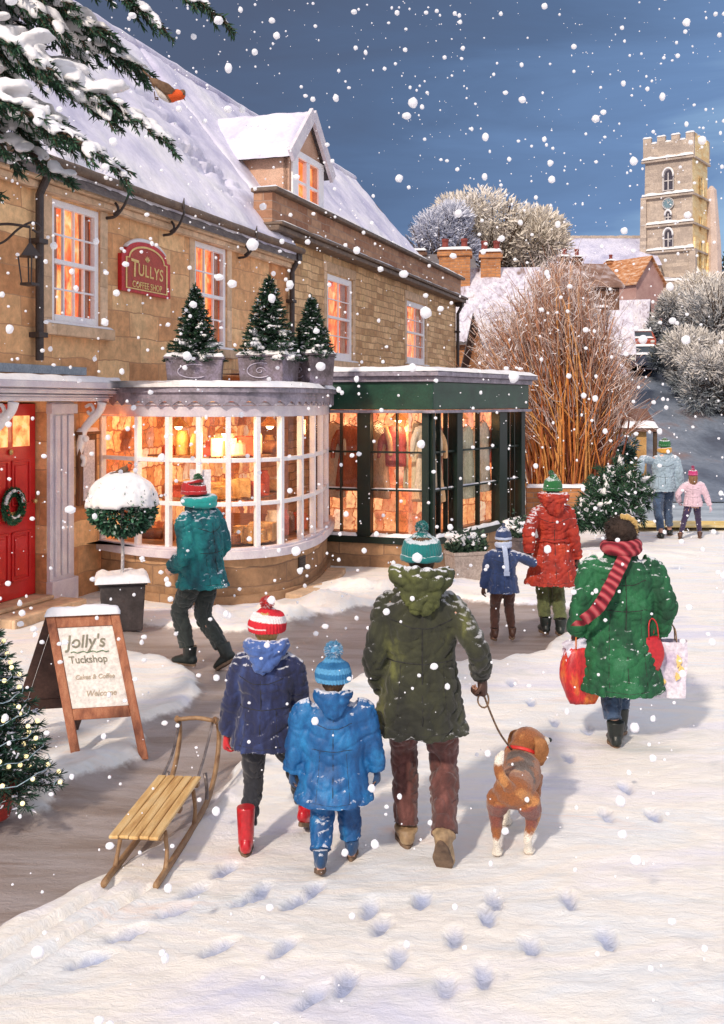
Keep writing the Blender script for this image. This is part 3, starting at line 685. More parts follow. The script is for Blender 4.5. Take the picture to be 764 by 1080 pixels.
g = MB(); band(g, bows, bn, .0, .10, ZS-.13, ZS-.03); band(g, bows, bn, -.06, .05, ZS-.03, ZS); band(g, bows, bn, -.08, .03, ZT, ZT+.14); band(g, bows, bn, -.08, .06, ZT+.142, ZT+.18)
bf = g.xf(MI).build('bow_window', trim_m, shop, bevel=.006)
g = MB()
for i, p in enumerate(bow[:-1]):
    m_ = normals(bow)[i]; wdt = .085 if i in (0, 10) else .062
    t = V((-m_.y, m_.x, 0)); c = p
    for (a, b_) in ((0, 0),):
        q = [c+t*s*wdt/2+m_*o_ for s, o_ in ((-1, -.05), (1, -.05), (1, .025), (-1, .025))]
        g.hexa([V((k.x, k.y, ZS)) for k in q]+[V((k.x, k.y, ZT)) for k in q])
for z in (lerp(ZS, ZT, 1/3), lerp(ZS, ZT, 2/3)): band(g, bows, bn, -.035, .012, z-.026, z+.026)
# wide post against the wall on the left
q0 = bow[0]; g.hexa([V((q0.x+a, q0.y+b_, z)) for z in (ZS, ZT) for a, b_ in ((-.20, .04), (0, -.02), (0, .1), (-.20, .16))])
g.xf(MI).build('glazing_bars', white_m, bf, bevel=.005)
g = MB(); band(g, bows, bn, -.022, -.018, ZS, ZT); g.xf(MI).build('pane', glass_m, bf)
g = MB(); band(g, bows, bn, -.30, .0, -.05, ZS-.13); band(g, bows, bn, 0, .05, -.05, .10); g.xf(MI).build('plinth', plinth_m, shop)
g = MB(); band(g, bows, bn, .0, .14, ZT+.30, ZT+.36); 
def sc(i): return ZT+.10+.055*abs(math.sin(i*math.pi/2.5*.5))
dense = smooth_poly(bows, 6); dn = normals(dense); L_ = [0.]
for i in range(1, len(dense)): L_.append(L_[-1]+(dense[i]-dense[i-1]).length)
band(g, dense, dn, .085, .10, 0, ZT+.30, fz0=lambda i: ZT+.13+.06*abs(math.sin(L_[i]*math.pi/.20)))
g.xf(MI).build('scalloped_valance', lead_m, bf)
# flat roof of the bow with its snow, running back to the wall
g = MB(); n = MB(); ZR = ZT+.36
def roofpt(u, v, o_=.15):
    i = u*(len(bows)-1); k = int(min(i, len(bows)-2)); t = i-k; p = bows[k].lerp(bows[k+1], t)+bn[k].lerp(bn[k+1], t)*o_
    l = loc(p); back = V((l.x*1.0, 0, 0)); q = wor((l.x, -.02, 0)); return p.lerp(q, v)
g.sheet(lambda u, v: V((*roofpt(u, v).xy, ZR)), 50, 6); g.xf(MI).build('bow_roof', lead_m, bf)
def rs(u, v):
    p = roofpt(u, v, .16+.02*nz(u*30)); e_ = clamp(min(u*4, v*8+.0, (1-u)*4)/.5); return V((p.x, p.y, ZR+.004+.075*math.sqrt(1-(1-clamp(v*12))**2)*(1+.5*fbm(p.x*3, p.y*3))))
n.sheet(rs, 120, 30); n.xf(MI).build('bow_roof_snow', snow_m, bf, smooth=True)
# vent in the plinth
g = MB(); k = 35; c = bows[k]+bn[k]*.012; t = V((-bn[k].y, bn[k].x, 0))
for a in range(5): g.bar(c+t*-.09+V((0, 0, .30+a*.03)), c+t*.09+V((0, 0, .30+a*.03)), .03, .012)
g.bar(c+t*-.11+V((0, 0, .36)), c+t*.11+V((0, 0, .36)), .012, .19); g.xf(MI).build('air_vent', iron_m, shop)
# step of worn stone at the foot of the bow
g = MB(); band(g, bows[30:48], bn[30:48], .05, .32, -.06, .07); g.xf(MI).build('kerb_step', stoneD, shop, bevel=.02)

# lit interior of the bow: floor, back wall, shelves
shopglow = glow_shelves('shop_interior', [(.14, .03, .012), (.45, .10, .03), (.85, .30, .08), (1, .60, .24), (.55, .14, .06), (1, .82, .52)], .95)
wood_in = mat('shelf_wood', [(.22, .09, .04), (.45, .22, .10)], 6, .5, .2)
inn = []
for p in bows:
    l = loc(p); inn.append(l)
g = MB(); x0, x1 = inn[0].x, inn[-1].x
g.sheet(lambda u, v: wor((lerp(x0+.02, x1+1.0, u), -.06, lerp(0, 2.55, v))), 4, 4)
g.sheet(lambda u, v: V((*roofpt(u, v, -.06).xy, ZT+.02)), 30, 3)
g.xf(MI).build('interior_wall', shopglow, shop)
g = MB(); g.sheet(lambda u, v: V((*roofpt(1-u, v, -.06).xy, ZS-.02)), 30, 3); g.xf(MI).build('display_floor', wood_in, shop)
SHELF = []
for z in (ZS+.54, ZS+1.08):
    g = MB()
    pts = [bows[i]-bn[i]*.62 for i in range(2, 46, 2)]
    for a, b_ in zip(pts, pts[1:]): g.bar(V((a.x, a.y, z)), V((b_.x, b_.y, z)), .26, .025)
    g.xf(MI).build('display_shelf', wood_in, shop)

# ---- house with the green shop front
h2 = thing('green_fronted_shop', 'coursed stone building with parapet, dormer and dark green shop front', 'building', O, RZ)
w3 = (sx(344, .02), sx(371, .02), sz(357, 380, .02), sz(357, 292, .02)); w4 = (sx(428, .02), sx(448, .02), sz(437, 384, .02), sz(437, 319, .02))
PC = 5.62
wl = MB(); wall_with_holes(wl, XM, XR, 0, PC, [w3, w4]); wl.build('wall', stoneB, h2)
sash(h2, *w3, 2, 4, surround=True, fw=.13); sash(h2, *w4, 2, 4, surround=True, fw=.14)
g = MB(); g.add([(XR, .35, 0), (XR, 2*RUN, 0), (XR, 2*RUN, EAVE), (XR, RUN, RIDGE), (XR, .35, EAVE+.3)], [(4, 3, 2, 1, 0)]); g.add([(XM, 2*RUN, 0), (XR, 2*RUN, 0), (XR, 2*RUN, EAVE), (XM, 2*RUN, EAVE)], [(3, 2, 1, 0)]); g.build('gable', stoneB, h2)
roof(h2, XM+.04, XR+.1, yo=.05, seed=5.)
XP = sx(285, -.1)
brickp = stone('parapet_brick', (.34, .16, .09), (.52, .30, .18), (.36, .24, .18), .5, .16, bmp=.5)
g = MB(); g.box(XP, XR+.05, -.14, .22, PC+.02, PC+.58); g.build('parapet', brickp, h2)
g = MB(); g.box(XP-.05, XR+.12, -.30, .0, PC-.12, PC-.02); g.box(XP-.05, XR+.16, -.36, .2, PC-.018, PC+.04); g.box(XP-.05, XR+.16, -.26, .26, PC+.585, PC+.66); g.build('cornice', gutter_m, h2, bevel=.02)
n = MB(); slab(n, (XP-.05, -.26, PC+.66), (XR+.16, -.26, PC+.66), (XR+.16, .26, PC+.66), (XP-.05, .26, PC+.66), 120, 6, .06, .8, edge=.08, fr=2)
slab(n, (XP-.05, -.36, PC+.04), (XR+.16, -.36, PC+.04), (XR+.16, -.14, PC+.04), (XP-.05, -.14, PC+.04), 120, 4, .035, 1.2, edge=.05, fr=2, seed=4); n.build('parapet_snow', snow_m, h2, smooth=True)
downpipe(h2, XR-.12, PC-.1, 0)
# verge of the gable, dark under the snow
g = MB(); g.bar((XR+.1, .1, EAVE+.2), (XR+.1, RUN, RIDGE+.12), .16, .2, up=V((0, -1.2, 1))); g.build('verge_board', gutter_m, h2)
# dormer
dx0, dx1 = sx(305, .35), sx(341, .35); dz0, dz1, dza = sz(309, 221, .35)-.35, sz(309, 163, .35), sz(330, 128, .35); yf = .35
xm = (dx0+dx1)/2; yb = (dz1-EAVE)/PITCH+.3
pinkr = mat('dormer_render', [(.52, .30, .20), (.66, .44, .32)], 2, .85, .3)
dmr = MB(); dmr.add([(dx0, yf, dz0), (dx0, yb, dz0), (dx0, yb, dz1), (dx0, yf, dz1)], [(0, 1, 2, 3)]); dmr.add([(dx1, yf, dz0), (dx1, yb, dz0), (dx1, yb, dz1), (dx1, yf, dz1)], [(3, 2, 1, 0)])
wx0, wx1, wz0, wz1 = dx0+.38, dx1-.38, dz0+.5, dz1-.02
wall_with_holes(dmr, dx0, dx1, dz0, dz1, [(wx0, wx1, wz0, wz1)], yf-.002, yf+.12)
dmr.add([(dx0, yf, dz1), (dx1, yf, dz1), (xm, yf, dza)], [(0, 1, 2)]); dm = dmr.build('dormer', pinkr, h2)
f = MB()
for a, b_ in ((wx0-.3, wx0), (wx1, wx1+.3)): f.box(a, b_, yf-.05, yf-.003, wz0-.08, wz1+.08)
f.box(wx0-.3, wx1+.3, yf-.06, yf-.004, wz1, wz1+.14); f.box(wx0-.3, wx1+.3, yf-.09, yf-.004, wz0-.16, wz0)
xc = (wx0+wx1)/2; f.box(xc-.09, xc+.09, yf-.04, yf+.06, wz0, wz1); f.box(wx0, wx1, yf-.02, yf+.05, (wz0+wz1)/2-.03, (wz0+wz1)/2+.03)
f.build('window', white_m, dm, bevel=.01)
g = MB(); g.add([(wx0, yf+.1, wz0), (wx1, yf+.1, wz0), (wx1, yf+.1, wz1), (wx0, yf+.1, wz1)], [(0, 1, 2, 3)]); g.build('lit_room', glow('lit_attic', [(.85, .14, .03), (1, .28, .07), (1, .5, .2)], .75, 3), dm)
f = MB()
for a, b_ in (((dx0-.22, yf-.14, dz1-.12), (xm, yf-.14, dza+.06)), ((dx1+.22, yf-.14, dz1-.12), (xm, yf-.14, dza+.06))): f.bar(a, b_, .08, .26, up=V((0, -1, .01)).cross(V(b_)-V(a)))
f.build('bargeboard', trim_m, dm, bevel=.01)
yr = (dza-EAVE)/PITCH+.1
f = MB()
for s, X in ((1, dx0-.2), (-1, dx1+.2)):
    f.add([(X, yf-.12, dz1-.14), (X, yb+.1, dz1-.14), (xm, yr+.2, dza+.04), (xm, yf-.12, dza+.04)], [(0, 1, 2, 3) if s < 0 else (3, 2, 1, 0)])
f.build('dormer_roof', slate_m, dm)
n = MB(); slab(n, (dx0-.22, yb+.1, dz1-.12), (dx0-.22, yf-.16, dz1-.12), (xm, yf-.16, dza+.06), (xm, yr+.2, dza+.06), 26, 20, .16, .7, V((-.5, 0, .8)).normalized(), .2, ragged=.05)
slab(n, (dx1+.22, yf-.16, dz1-.12), (dx1+.22, yb+.1, dz1-.12), (xm, yr+.2, dza+.06), (xm, yf-.16, dza+.06), 26, 20, .12, .7, V((.5, 0, .8)).normalized(), .2); n.build('dormer_snow', roofsnow_m, dm, smooth=True)

# ---- green shop front: single storey, two faces meeting at a corner
A_ = V(((330-CX)/F*15.9, 15.9, 0)); B_ = V(((453.5-CX)/F*15.3, 15.3, 0)); C_ = V(((551-CX)/F*18.1, 18.1, 0)); D_ = C_+V((-1.0, 2.6, 0)); E_ = wor((loc(C_).x+6, -.02, 0))
MI2 = Mw(h2).inverted(); GZ0, GZ1, GT = .48, 2.30, 2.86
def face(A, B):
    d_ = (B-A).normalized(); return d_, V((d_.y, -d_.x, 0))
fas = MB(); dk = MB(); roofsn = MB(); pl = MB(); sill = MB(); gl = MB(); bars = MB(); pil = MB(); crn = MB(); pils = []; sills = []
def mitre(P, n_):
    for X, a, b_ in ((B_, A_, C_), (C_, B_, D_)):
        if (P-X).length < 1e-4: n1, n2 = face(a, X)[1], face(X, b_)[1]; return (n1+n2)/(1+n1.dot(n2))
    return n_
def seg(A, B, o0, o1, z0, z1, mb, t0=0, t1=1):
    d_, n_ = face(A, B); P, Q = A.lerp(B, t0), A.lerp(B, t1); mp_ = mitre(A, n_) if t0 == 0 else n_; mq_ = mitre(B, n_) if t1 == 1 else n_
    q = [P+mp_*o0, P+mp_*o1, Q+mq_*o1, Q+mq_*o0]
    mb.hexa([V((k.x, k.y, z0)) for k in q]+[V((k.x, k.y, z1)) for k in q])
def tpx(A, B, px):   # where along A-B a sight line falls
    a = (px-CX)/F; d_ = B-A; return (a*A.y-A.x)/(d_.x-a*d_.y)
for (A, B) in ((A_, B_), (B_, C_), (C_, D_)):
    seg(A, B, -.12, .10, GZ1+.05, GT-.10, fas); seg(A, B, -.12, .16, GT-.098, GT-.02, crn); seg(A, B, -.12, .24, GT-.018, GT+.05, crn); seg(A, B, -.10, .15, GZ1+.0, GZ1+.045, crn)
    seg(A, B, -.35, .05, -.05, GZ0-.12, pl); seg(A, B, -.15, .09, GZ0-.118, GZ0-.02, dk); 
pp = {(0): [(330, 342), (378, 392), (446, 453.5)], 1: [(453.5, 456), (479, 485), (524, 532), (547, 551)]}
panes = {0: [(342, 378, 2), (392, 446, 2)], 1: [(456, 479, 3), (485, 524, 2), (532, 547, 3)]}
for k, (A, B) in enumerate(((A_, B_), (B_, C_))):
    for a, b_ in pp[k]: pil = MB(); seg(A, B, -.10, .06, GZ0-.02, GZ1, pil, tpx(A, B, a), tpx(A, B, b_)); pils.append(pil)
    for a, b_, c in panes[k]:
        t0, t1 = tpx(A, B, a), tpx(A, B, b_); L = (B-A).length
        seg(A, B, -.03, -.024, GZ0, GZ1, gl, t0, t1)
        for i in range(1, c): tt = lerp(t0, t1, i/c); seg(A, B, -.06, .015, GZ0, GZ1, bars, tt-.013/L, tt+.013/L)
        for z in (lerp(GZ0, GZ1, .37), lerp(GZ0, GZ1, .68)): seg(A, B, -.055, .01, z-.014, z+.014, bars, t0, t1)
        seg(A, B, -.05, .03, GZ0-.02, GZ0+.03, bars, t0, t1)
        sn_ = [A.lerp(B, t0), A.lerp(B, t1)]; d_, n_ = face(A, B)
        sill = MB(); sills.append(sill); slab(sill, V((*(sn_[0]+n_*.08).xy, GZ0-.018)), V((*(sn_[1]+n_*.08).xy, GZ0-.018)), V((*(sn_[1]+n_*.01).xy, GZ0-.018)), V((*(sn_[0]+n_*.01).xy, GZ0-.018)), 20, 4, .05, .6, edge=.03, fr=6)
        for z in (lerp(GZ0, GZ1, .37)+.014,): sill = MB(); sills.append(sill); slab(sill, V((*(sn_[0]+n_*.012).xy, z)), V((*(sn_[1]+n_*.012).xy, z)), V((*(sn_[1]-n_*.02).xy, z)), V((*(sn_[0]-n_*.02).xy, z)), 12, 2, .018, .6, edge=.02, fr=9)
sf = dk.xf(MI2).build('shop_front', dgreen_m, h2); fas.xf(MI2).build('fascia', greenp_m, sf, bevel=.01); crn.xf(MI2).build('shop_cornice', lead_m, sf, bevel=.01)
pl.xf(MI2).build('plinth', plinth_m, sf); bars.xf(MI2).build('glazing_bars', dgreen_m, sf); gl.xf(MI2).build('pane', glass_m, sf); [q.xf(MI2).build('pilaster', dgreen_m, sf, bevel=.008) for q in pils]; [q.xf(MI2).build('sill_snow', snow_m, sf, smooth=True) for q in sills]
# flat roof and its snow; the faces reach back to the wall of the house
g = MB(); wA = wor((loc(A_).x, -.02, 0)); poly = [A_, B_, C_, D_, wor((loc(D_).x, -.02, 0)), wA]
g.add([V((*p.xy, GT+.052)) for p in poly], [tuple(range(6))]); seg(D_, wor((loc(D_).x, -.02, 0)), -.1, .0, -.05, GT, g); g.xf(MI2).build('shop_roof', lead_m, sf)
n = MB()
for A, B in ((A_, B_), (B_, C_), (C_, D_)):
    d_, n_ = face(A, B); a, b_ = A+mitre(A, n_)*.25, B+mitre(B, n_)*.25; ctr = wor((loc(B_).x+2, -.3, 0))
    n.sheet(lambda u, v: (lambda p: V((p.x, p.y, GT+.055+.07*math.sqrt(1-(1-clamp(v*14))**2)*(1+.9*fbm(p.x*4, p.y*4)))))(a.lerp(b_, u).lerp(ctr, v)+n_*(.03*nz(u*25, A.x) if v == 0 else 0)), 60, 30)
n.xf(MI2).build('shop_roof_snow', snow_m, sf, smooth=True)
shopglow2 = glow_shelves('clothes_shop_interior', [(.30, .05, .02), (.85, .28, .09), (1., .58, .28), (.6, .14, .06), (1., .84, .58)], 1.0, .17, .42)
g = MB()
for A, B in ((A_, B_), (B_, C_)):
    d_, n_ = face(A, B); dd = .75 if A is A_ else .42; P, Q = A-n_*dd+d_*(0 if A is A_ else .1), B-n_*dd+d_*(-.12 if A is A_ else -.02)
    g.add([V((*P.xy, .1)), V((*Q.xy, .1)), V((*Q.xy, GT-.1)), V((*P.xy, GT-.1))], [(0, 1, 2, 3)])
dB0, nB0 = face(B_, C_)
g.add([V((*A_.xy, GZ1+.06)), V((*B_.xy, GZ1+.06)), V((*C_.xy, GZ1+.06)), V((1.6, 19.2, GZ1+.06)), V((-.8, 17.6, GZ1+.06))], [(4, 3, 2, 1, 0)])
g.add([V((*(C_-dB0*.10).xy, .1)), V((*(C_-dB0*.10-nB0*.45).xy, .1)), V((*(C_-dB0*.10-nB0*.45).xy, GT-.1)), V((*(C_-dB0*.10).xy, GT-.1))], [(3, 2, 1, 0)])
g.xf(MI2).build('interior_wall', shopglow2, h2)
g = MB(); g.add([V((*A_.xy, GZ0-.03)), V((*B_.xy, GZ0-.03)), V((*C_.xy, GZ0-.03)), V((1.6, 19.2, GZ0-.03)), V((-.8, 17.6, GZ0-.03))], [(0, 1, 2, 3, 4)]); g.xf(MI2).build('display_floor', wood_in, h2)

# lamps that are lit inside the two windows
def lamp(name, label, P, e, col=(1, .62, .28), r=.1):
    t = thing(name, label, 'lamp', P)
    g = MB(); g.ball((0, 0, 0), r*.55, 12, 8); m_ = glow('lamp_bulb', [(1, .74, .38), (1, .84, .55)], 5., 3); g.build('bulb', m_, t, smooth=True)
    g = MB(); g.tube([(0, 0, .55), (0, 0, r*.8), (0, 0, r*.5)], [.008, .02, .03], 8); g.tube([(0, 0, r*1.1), (0, 0, r*.6), (0, 0, -r*.1)], [(.03), (r*.8), (r*1.5)], 14, cap=False); g.build('lamp_shade', brass, t, smooth=True)
    l = bpy.data.lights.new('lamp_light', 'POINT'); l.energy = e; l.color = col; l.shadow_soft_size = .12
    o = bpy.data.objects.new('lamp_light', l); COL.objects.link(o); o.parent = t; o.location = (0, -.05, -.12)
lamp('pendant_lamp', 'bright pendant lamp glowing high in the middle of the bow window', bows[20]-bn[20]*.40+V((0, 0, 2.08)), 22)
lamp('pendant_lamp', 'smaller pendant lamp at the left of the bow window', bows[8]-bn[8]*.45+V((0, 0, 2.16)), 9)
lamp('pendant_lamp', 'pendant lamp at the rounded right end of the bow window', bows[34]-bn[34]*.40+V((0, 0, 2.16)), 9)
dA, nA = face(A_, B_); dB, nB = face(B_, C_)
lamp('pendant_lamp', 'pendant lamp in the front pane of the green shop', A_.lerp(B_, .68)-nA*.35+V((0, 0, 2.2)), 12)
lamp('pendant_lamp', 'pendant lamp in the long right pane of the green shop', B_.lerp(C_, .5)-nB*.35+V((0, 0, 2.2)), 8)
# ------------------------------------------------------------ people
def ik(a, b, l1, l2, pole):
    a = V(a); b = V(b); d = b-a; L = min(d.length, (l1+l2)*.999); dn = d.normalized()
    x = (l1*l1-l2*l2+L*L)/(2*L); h = math.sqrt(max(0, l1*l1-x*x)); p = V(pole); p = (p-dn*p.dot(dn))
    if p.length < 1e-5: p = dn.orthogonal()
    return a+dn*x+p.normalized()*h, a+dn*L
def cloth(name, c, var=.35, rough=.85, streak=2.2, cols=None, dust=.75):
    c = V(c); cs = cols or [tuple(c*(1-var)), tuple(c), tuple(c*(1+var*.7))]
    return mat(name, cs, 7., rough, .5, stretch=(streak, streak, .8), fine=190., bdist=.005, dist=.2, grain=.28, sheen=.3, dust=dust, lo=.22, hi=.78)
seam_m = mat('seam_thread', [(.012, .013, .012), (.04, .04, .04)], 20, .9, .2)
skin_m = mat('skin', [(.52, .27, .19), (.66, .38, .28)], 6., .5, .1, fine=80., grain=.06)
hair_brown = mat('brown_hair', [(.05, .025, .012), (.16, .085, .04)], 12, .6, .6, stretch=(4, 4, .6), fine=90.)
hair_blond = mat('blond_hair', [(.40, .24, .08), (.70, .48, .2)], 12, .6, .6, stretch=(4, 4, .6), fine=90.)
def hand(mb, wrist, d, palm, size, curl=.5, fat=1., side=1):
    """palm, four unequal bent fingers and a thumb leaving the side of the palm"""
    d = V(d).normalized(); pn = V(palm); pn = (pn-d*pn.dot(d)).normalized(); sd_ = d.cross(pn)*side
    w = V(wrist); k = size
    mb.tube([w-d*.05*k, w+d*.1*k, w+d*.32*k, w+d*.52*k], [(.17*k*fat, .13*k*fat), (.19*k*fat, .12*k*fat), (.23*k*fat, .12*k*fat), (.20*k*fat, .10*k*fat)], 10, ref=sd_, sub=2, dome=.6)
    for i, (o, L) in enumerate(((-.16, .40), (-.055, .46), (.05, .43), (.15, .34))):
        b = w+d*.46*k+sd_*o*k; q = [b]; ang = .25*curl; dd = d
        for s in (.42, .33, .25):
            ang += curl*.75; dd = (d*math.cos(ang)+pn*math.sin(ang)); q.append(q[-1]+dd*L*s*k)
        mb.tube(q, [.052*k*fat, .048*k*fat, .043*k*fat, .035*k*fat], 7, sub=2, dome=.9)
    b = w+d*.12*k-sd_*.14*k; td = (d*.75-sd_*.55+pn*.35).normalized()
    mb.tube([b, b+td*.2*k, b+(td+d*.3+pn*.4*curl).normalized()*.38*k], [.065*k*fat, .058*k*fat, .042*k*fat], 7, sub=2, dome=.9)
def shoe(mb, ankle, yaw, pitch, L, H=.075, shaft=0., rs=.05, wide=1.):
    """boot or shoe: sole, toe cap, heel and shaft; the frame stands at the sole under the ankle"""
    M = Matrix.Translation(V(ankle)) @ Matrix.Rotation(yaw, 4, 'Z') @ Matrix.Rotation(pitch, 4, 'X') @ Matrix.Translation((0, 0, -H))
    t = MB(); w = L*.19*wide
    t.tube([(0, -L*.30, .035), (0, -L*.2, .045), (0, 0, .05), (0, L*.25, .04), (0, L*.5, .032), (0, L*.66, .028)], [(w*.72, .034), (w*.85, .052), (w*.85, .065), (w*1.02, .05), (w*1.05, .036), (w*.72, .024)], 12, ref=(1, 0, 0), sub=3, dome=.7)
    t.v = [V((p.x, p.y, max(0, p.z))) for p in t.v]
    t.tube([(0, -L*.06, .03), (0, -L*.06, H*.9), (0, -L*.07, H+shaft*.6), (0, -L*.07, H+shaft)], [(w*.8, w*.95), (rs*.92, rs*1.02), (rs*1.05, rs*1.08), (rs*1.12, rs*1.12)], 12, ref=(1, 0, 0), sub=2, dome=0)
    t.xf(M); mb.add(t.v, t.f)
    s = MB(); n = 20; out = []
    for i in range(n):
        a = 2*math.pi*i/n; yy = math.sin(a); xx = math.cos(a)
        out.append((xx*w*(1.06 if yy > 0 else .85)*(.9 if abs(yy) > .8 else 1), L*(.18+.52*yy)))
    s.add([(x, y, -.012) for x, y in out]+[(x, y, .012) for x, y in out], [tuple(range(n))[::-1], tuple(range(n, 2*n))]+[(i, (i+1) % n, n+(i+1) % n, n+i) for i in range(n)])
    return s.xf(M)
def folds(H, hem, amp=1.):
    def f(p):
        a = math.atan2(p.y, p.x)
        k = .35+.65*sst(hem+.35*H, hem, p.z)
        d = noise.noise(V((math.cos(a)*3.4, math.sin(a)*3.4, p.z*1.3/H)))*.013*k
        r = 1-abs(noise.noise(V((p.x*7+p.z*5, p.y*7, p.z*13-p.x*6))))*2.6; d -= max(0, r)**2*.012
        r = 1-abs(noise.noise(V((p.x*12-p.z*7, p.y*12, p.z*15+p.x*9+7))))*3.; d -= max(0, r)**2*.008
        d += noise.noise(V((p.x*5+p.z*6, p.y*5, p.z*9-p.x*7)))*.007
        return d*amp*H/1.75
    return f
def person(label, P, H, yaw=0., feet=None, hands=None, lean=(0, 0), head=(0, 0), coat=None, coat_m=None, hem=.36, hemr=(.165, .14), legs_m=None, shoe_m=None, shaft=.0, cuff=.0, glove=None, hat=None, hat_m=None, scarf=None, hood=None, hair=hair_brown, hs=1., legr=1., slv=1., pelvis=(0, 0), group='people walking in the snowy street', bodyw=1., pose_knee=(0, 1, 0), collar=True, waist=.86, belt=None, shoe_up=1.):
    t = thing('person', label, 'person', (P[0], P[1], P[2] if len(P) > 2 else 0.), yaw, group)
    k = H/1.75; px_, py_ = pelvis
    hipz = .53*H-.012*H; pel = V((px_, py_, hipz)); sh = V((px_+lean[0]*.7, py_+lean[1]*.7, .815*H)); nk = V((px_+lean[0], py_+lean[1], .865*H))
    hc = nk+V((head[0], head[1], .068*H*hs)); sw = .112*H*bodyw
    Lt, Lc = .250*H, .245*H
    bd = MB(); tr = MB(); sh_ = MB(); ct = MB(); gl_ = MB(); soles = []; shoes = []; gloves_ = []
    # torso
    bd.tube([pel+V((0, 0, -.05*H)), pel, pel.lerp(sh, .4), pel.lerp(sh, .75), sh, nk-V((0, 0, .02*H)), nk+V((0, 0, .02*H))], [(.09*H, .07*H), (.098*H, .075*H), (.082*H, .062*H), (.10*H, .07*H), (.070*H, .050*H), (.033*H, .034*H), (.030*H, .032*H)], 14, ref=(1, 0, 0), sub=3, dome=.3)
    # head
    hr = .0435*H*hs
    bd.tube([hc+V((0, hr*.35, -1.45*hr)), hc+V((0, hr*.22, -1.1*hr)), hc+V((0, .08*hr, -.5*hr)), hc, hc+V((0, -.05*hr, .6*hr)), hc+V((0, -.08*hr, 1.15*hr)), hc+V((0, -.08*hr, 1.45*hr))], [(.35*hr, .35*hr), (.68*hr, .78*hr), (.92*hr, 1.1*hr), (1.*hr, 1.22*hr), (.97*hr, 1.2*hr), (.7*hr, .85*hr), (.25*hr, .3*hr)], 16, ref=(1, 0, 0), sub=3, dome=.5)
    bd.tube([hc+V((0, 1.12*hr, .1*hr)), hc+V((0, 1.45*hr, -.32*hr)), hc+V((0, 1.15*hr, -.45*hr))], [.1*hr, .2*hr, .16*hr], 8, sub=2, dome=.8)
    bd.tube([hc+V((-.3*hr, 1.06*hr, -.78*hr)), hc+V((0, 1.2*hr, -.76*hr)), hc+V((.3*hr, 1.06*hr, -.78*hr))], [.07*hr, .13*hr, .07*hr], 6, sub=2)
    for s in (-1, 1): bd.ball(hc+V((s*1.02*hr, .05*hr, -.15*hr)), .3*hr, 8, 6, squash=(.45, .7, 1.15))
    bd.tube([nk-V((0, 0, .03*H)), hc-V((0, 0, .9*hr))], [.034*H, .032*H], 10)
    # legs
    feet = feet or [dict(p=(-.06*H, 0, 0)), dict(p=(.06*H, 0, 0))]
    for s, ft in zip((-1, 1), feet):
        hp = pel+V((s*.052*H, 0, -.01*H)); ank = V(ft['p'])+V((0, 0, .05*H+ft.get('up', 0)))
        kn, ank = ik(hp, ank, Lt, Lc, ft.get('knee', pose_knee)); fy = ft.get('yaw', 0); fp = ft.get('pitch', 0)
        bd.tube([hp, hp.lerp(kn, .4), kn, kn.lerp(ank, .35), ank], [.058*H, .05*H, .034*H, .034*H, .022*H], 10, sub=3, dome=.4)
        top = kn.lerp(ank, .82+cuff)
        tr.tube([hp+V((0, 0, .02*H)), hp.lerp(kn, .5), kn, kn.lerp(ank, .4), kn.lerp(ank, .75), top if shaft < .06 else kn.lerp(ank, .5)][:6 if shaft < .06 else 5], [(.064*H*legr, .066*H*legr), (.054*H*legr, .058*H*legr), (.044*H*legr, .047*H*legr), (.042*H*legr, .046*H*legr), (.038*H*legr, .042*H*legr), (.040*H*legr, .045*H*legr)][:6 if shaft < .06 else 5], 14, ref=(1, 0, 0), sub=4, dome=.1)
        sh_ = MB(); soles.append(shoe(sh_, ank, fy, fp, .150*H*shoe_up, .05*H, shaft*H, .036*H, wide=1.05)); shoes.append(sh_)
        M = Matrix.Translation(ank) @ Matrix.Rotation(fy, 4, 'Z') @ Matrix.Rotation(fp, 4, 'X')
        f_ = MB(); f_.tube([(0, -.03*H, -.03*H), (0, .03*H, -.032*H), (0, .085*H, -.036*H)], [.022*H, .024*H, .014*H], 8, sub=2, dome=.6); f_.xf(M); bd.add(f_.v, f_.f)
    tr.tube([pel+V((0, 0, .06*H)), pel, pel-V((0, 0, .06*H))], [(.095*H*legr, .075*H), (.102*H*legr, .08*H), (.085*H*legr, .075*H)], 14, ref=(1, 0, 0), sub=3)
    # coat: body of the garment from hem to collar
    hz_ = hem*H; hx, hy = hemr[0]*H, hemr[1]*H; cw = bodyw
    c = pel; prof = []
    tops = [(hz_, hx, hy), (lerp(hz_, hipz, .5), lerp(hx, .115*H*cw, .45), lerp(hy, .095*H, .45)), (hipz+.02*H, .118*H*cw, .096*H), (.635*H, .118*H*waist*cw, .092*H*waist), (.72*H, .124*H*cw, .094*H), (.772*H, .119*H*cw, .086*H), (.806*H, .096*H*cw, .072*H), (.836*H, .064*H*cw, .056*H), (.872*H, .047*H, .047*H)]
    pts = []; rads = []
    for z, rx, ry in tops:
        tt = clamp((z-hipz)/(sh.z-hipz)); ctr = pel.lerp(V((nk.x, nk.y, 0)), tt) if z > hipz else pel
        pts.append(V((ctr.x, ctr.y, z))); rads.append((rx, ry))
    ct.tube(pts, rads, 26, ref=(1, 0, 0), sub=4, dome=-.25)
    hands = hands or [dict(p=(-.17*H, .03*H, .47*H)), dict(p=(.17*H, .03*H, .47*H))]
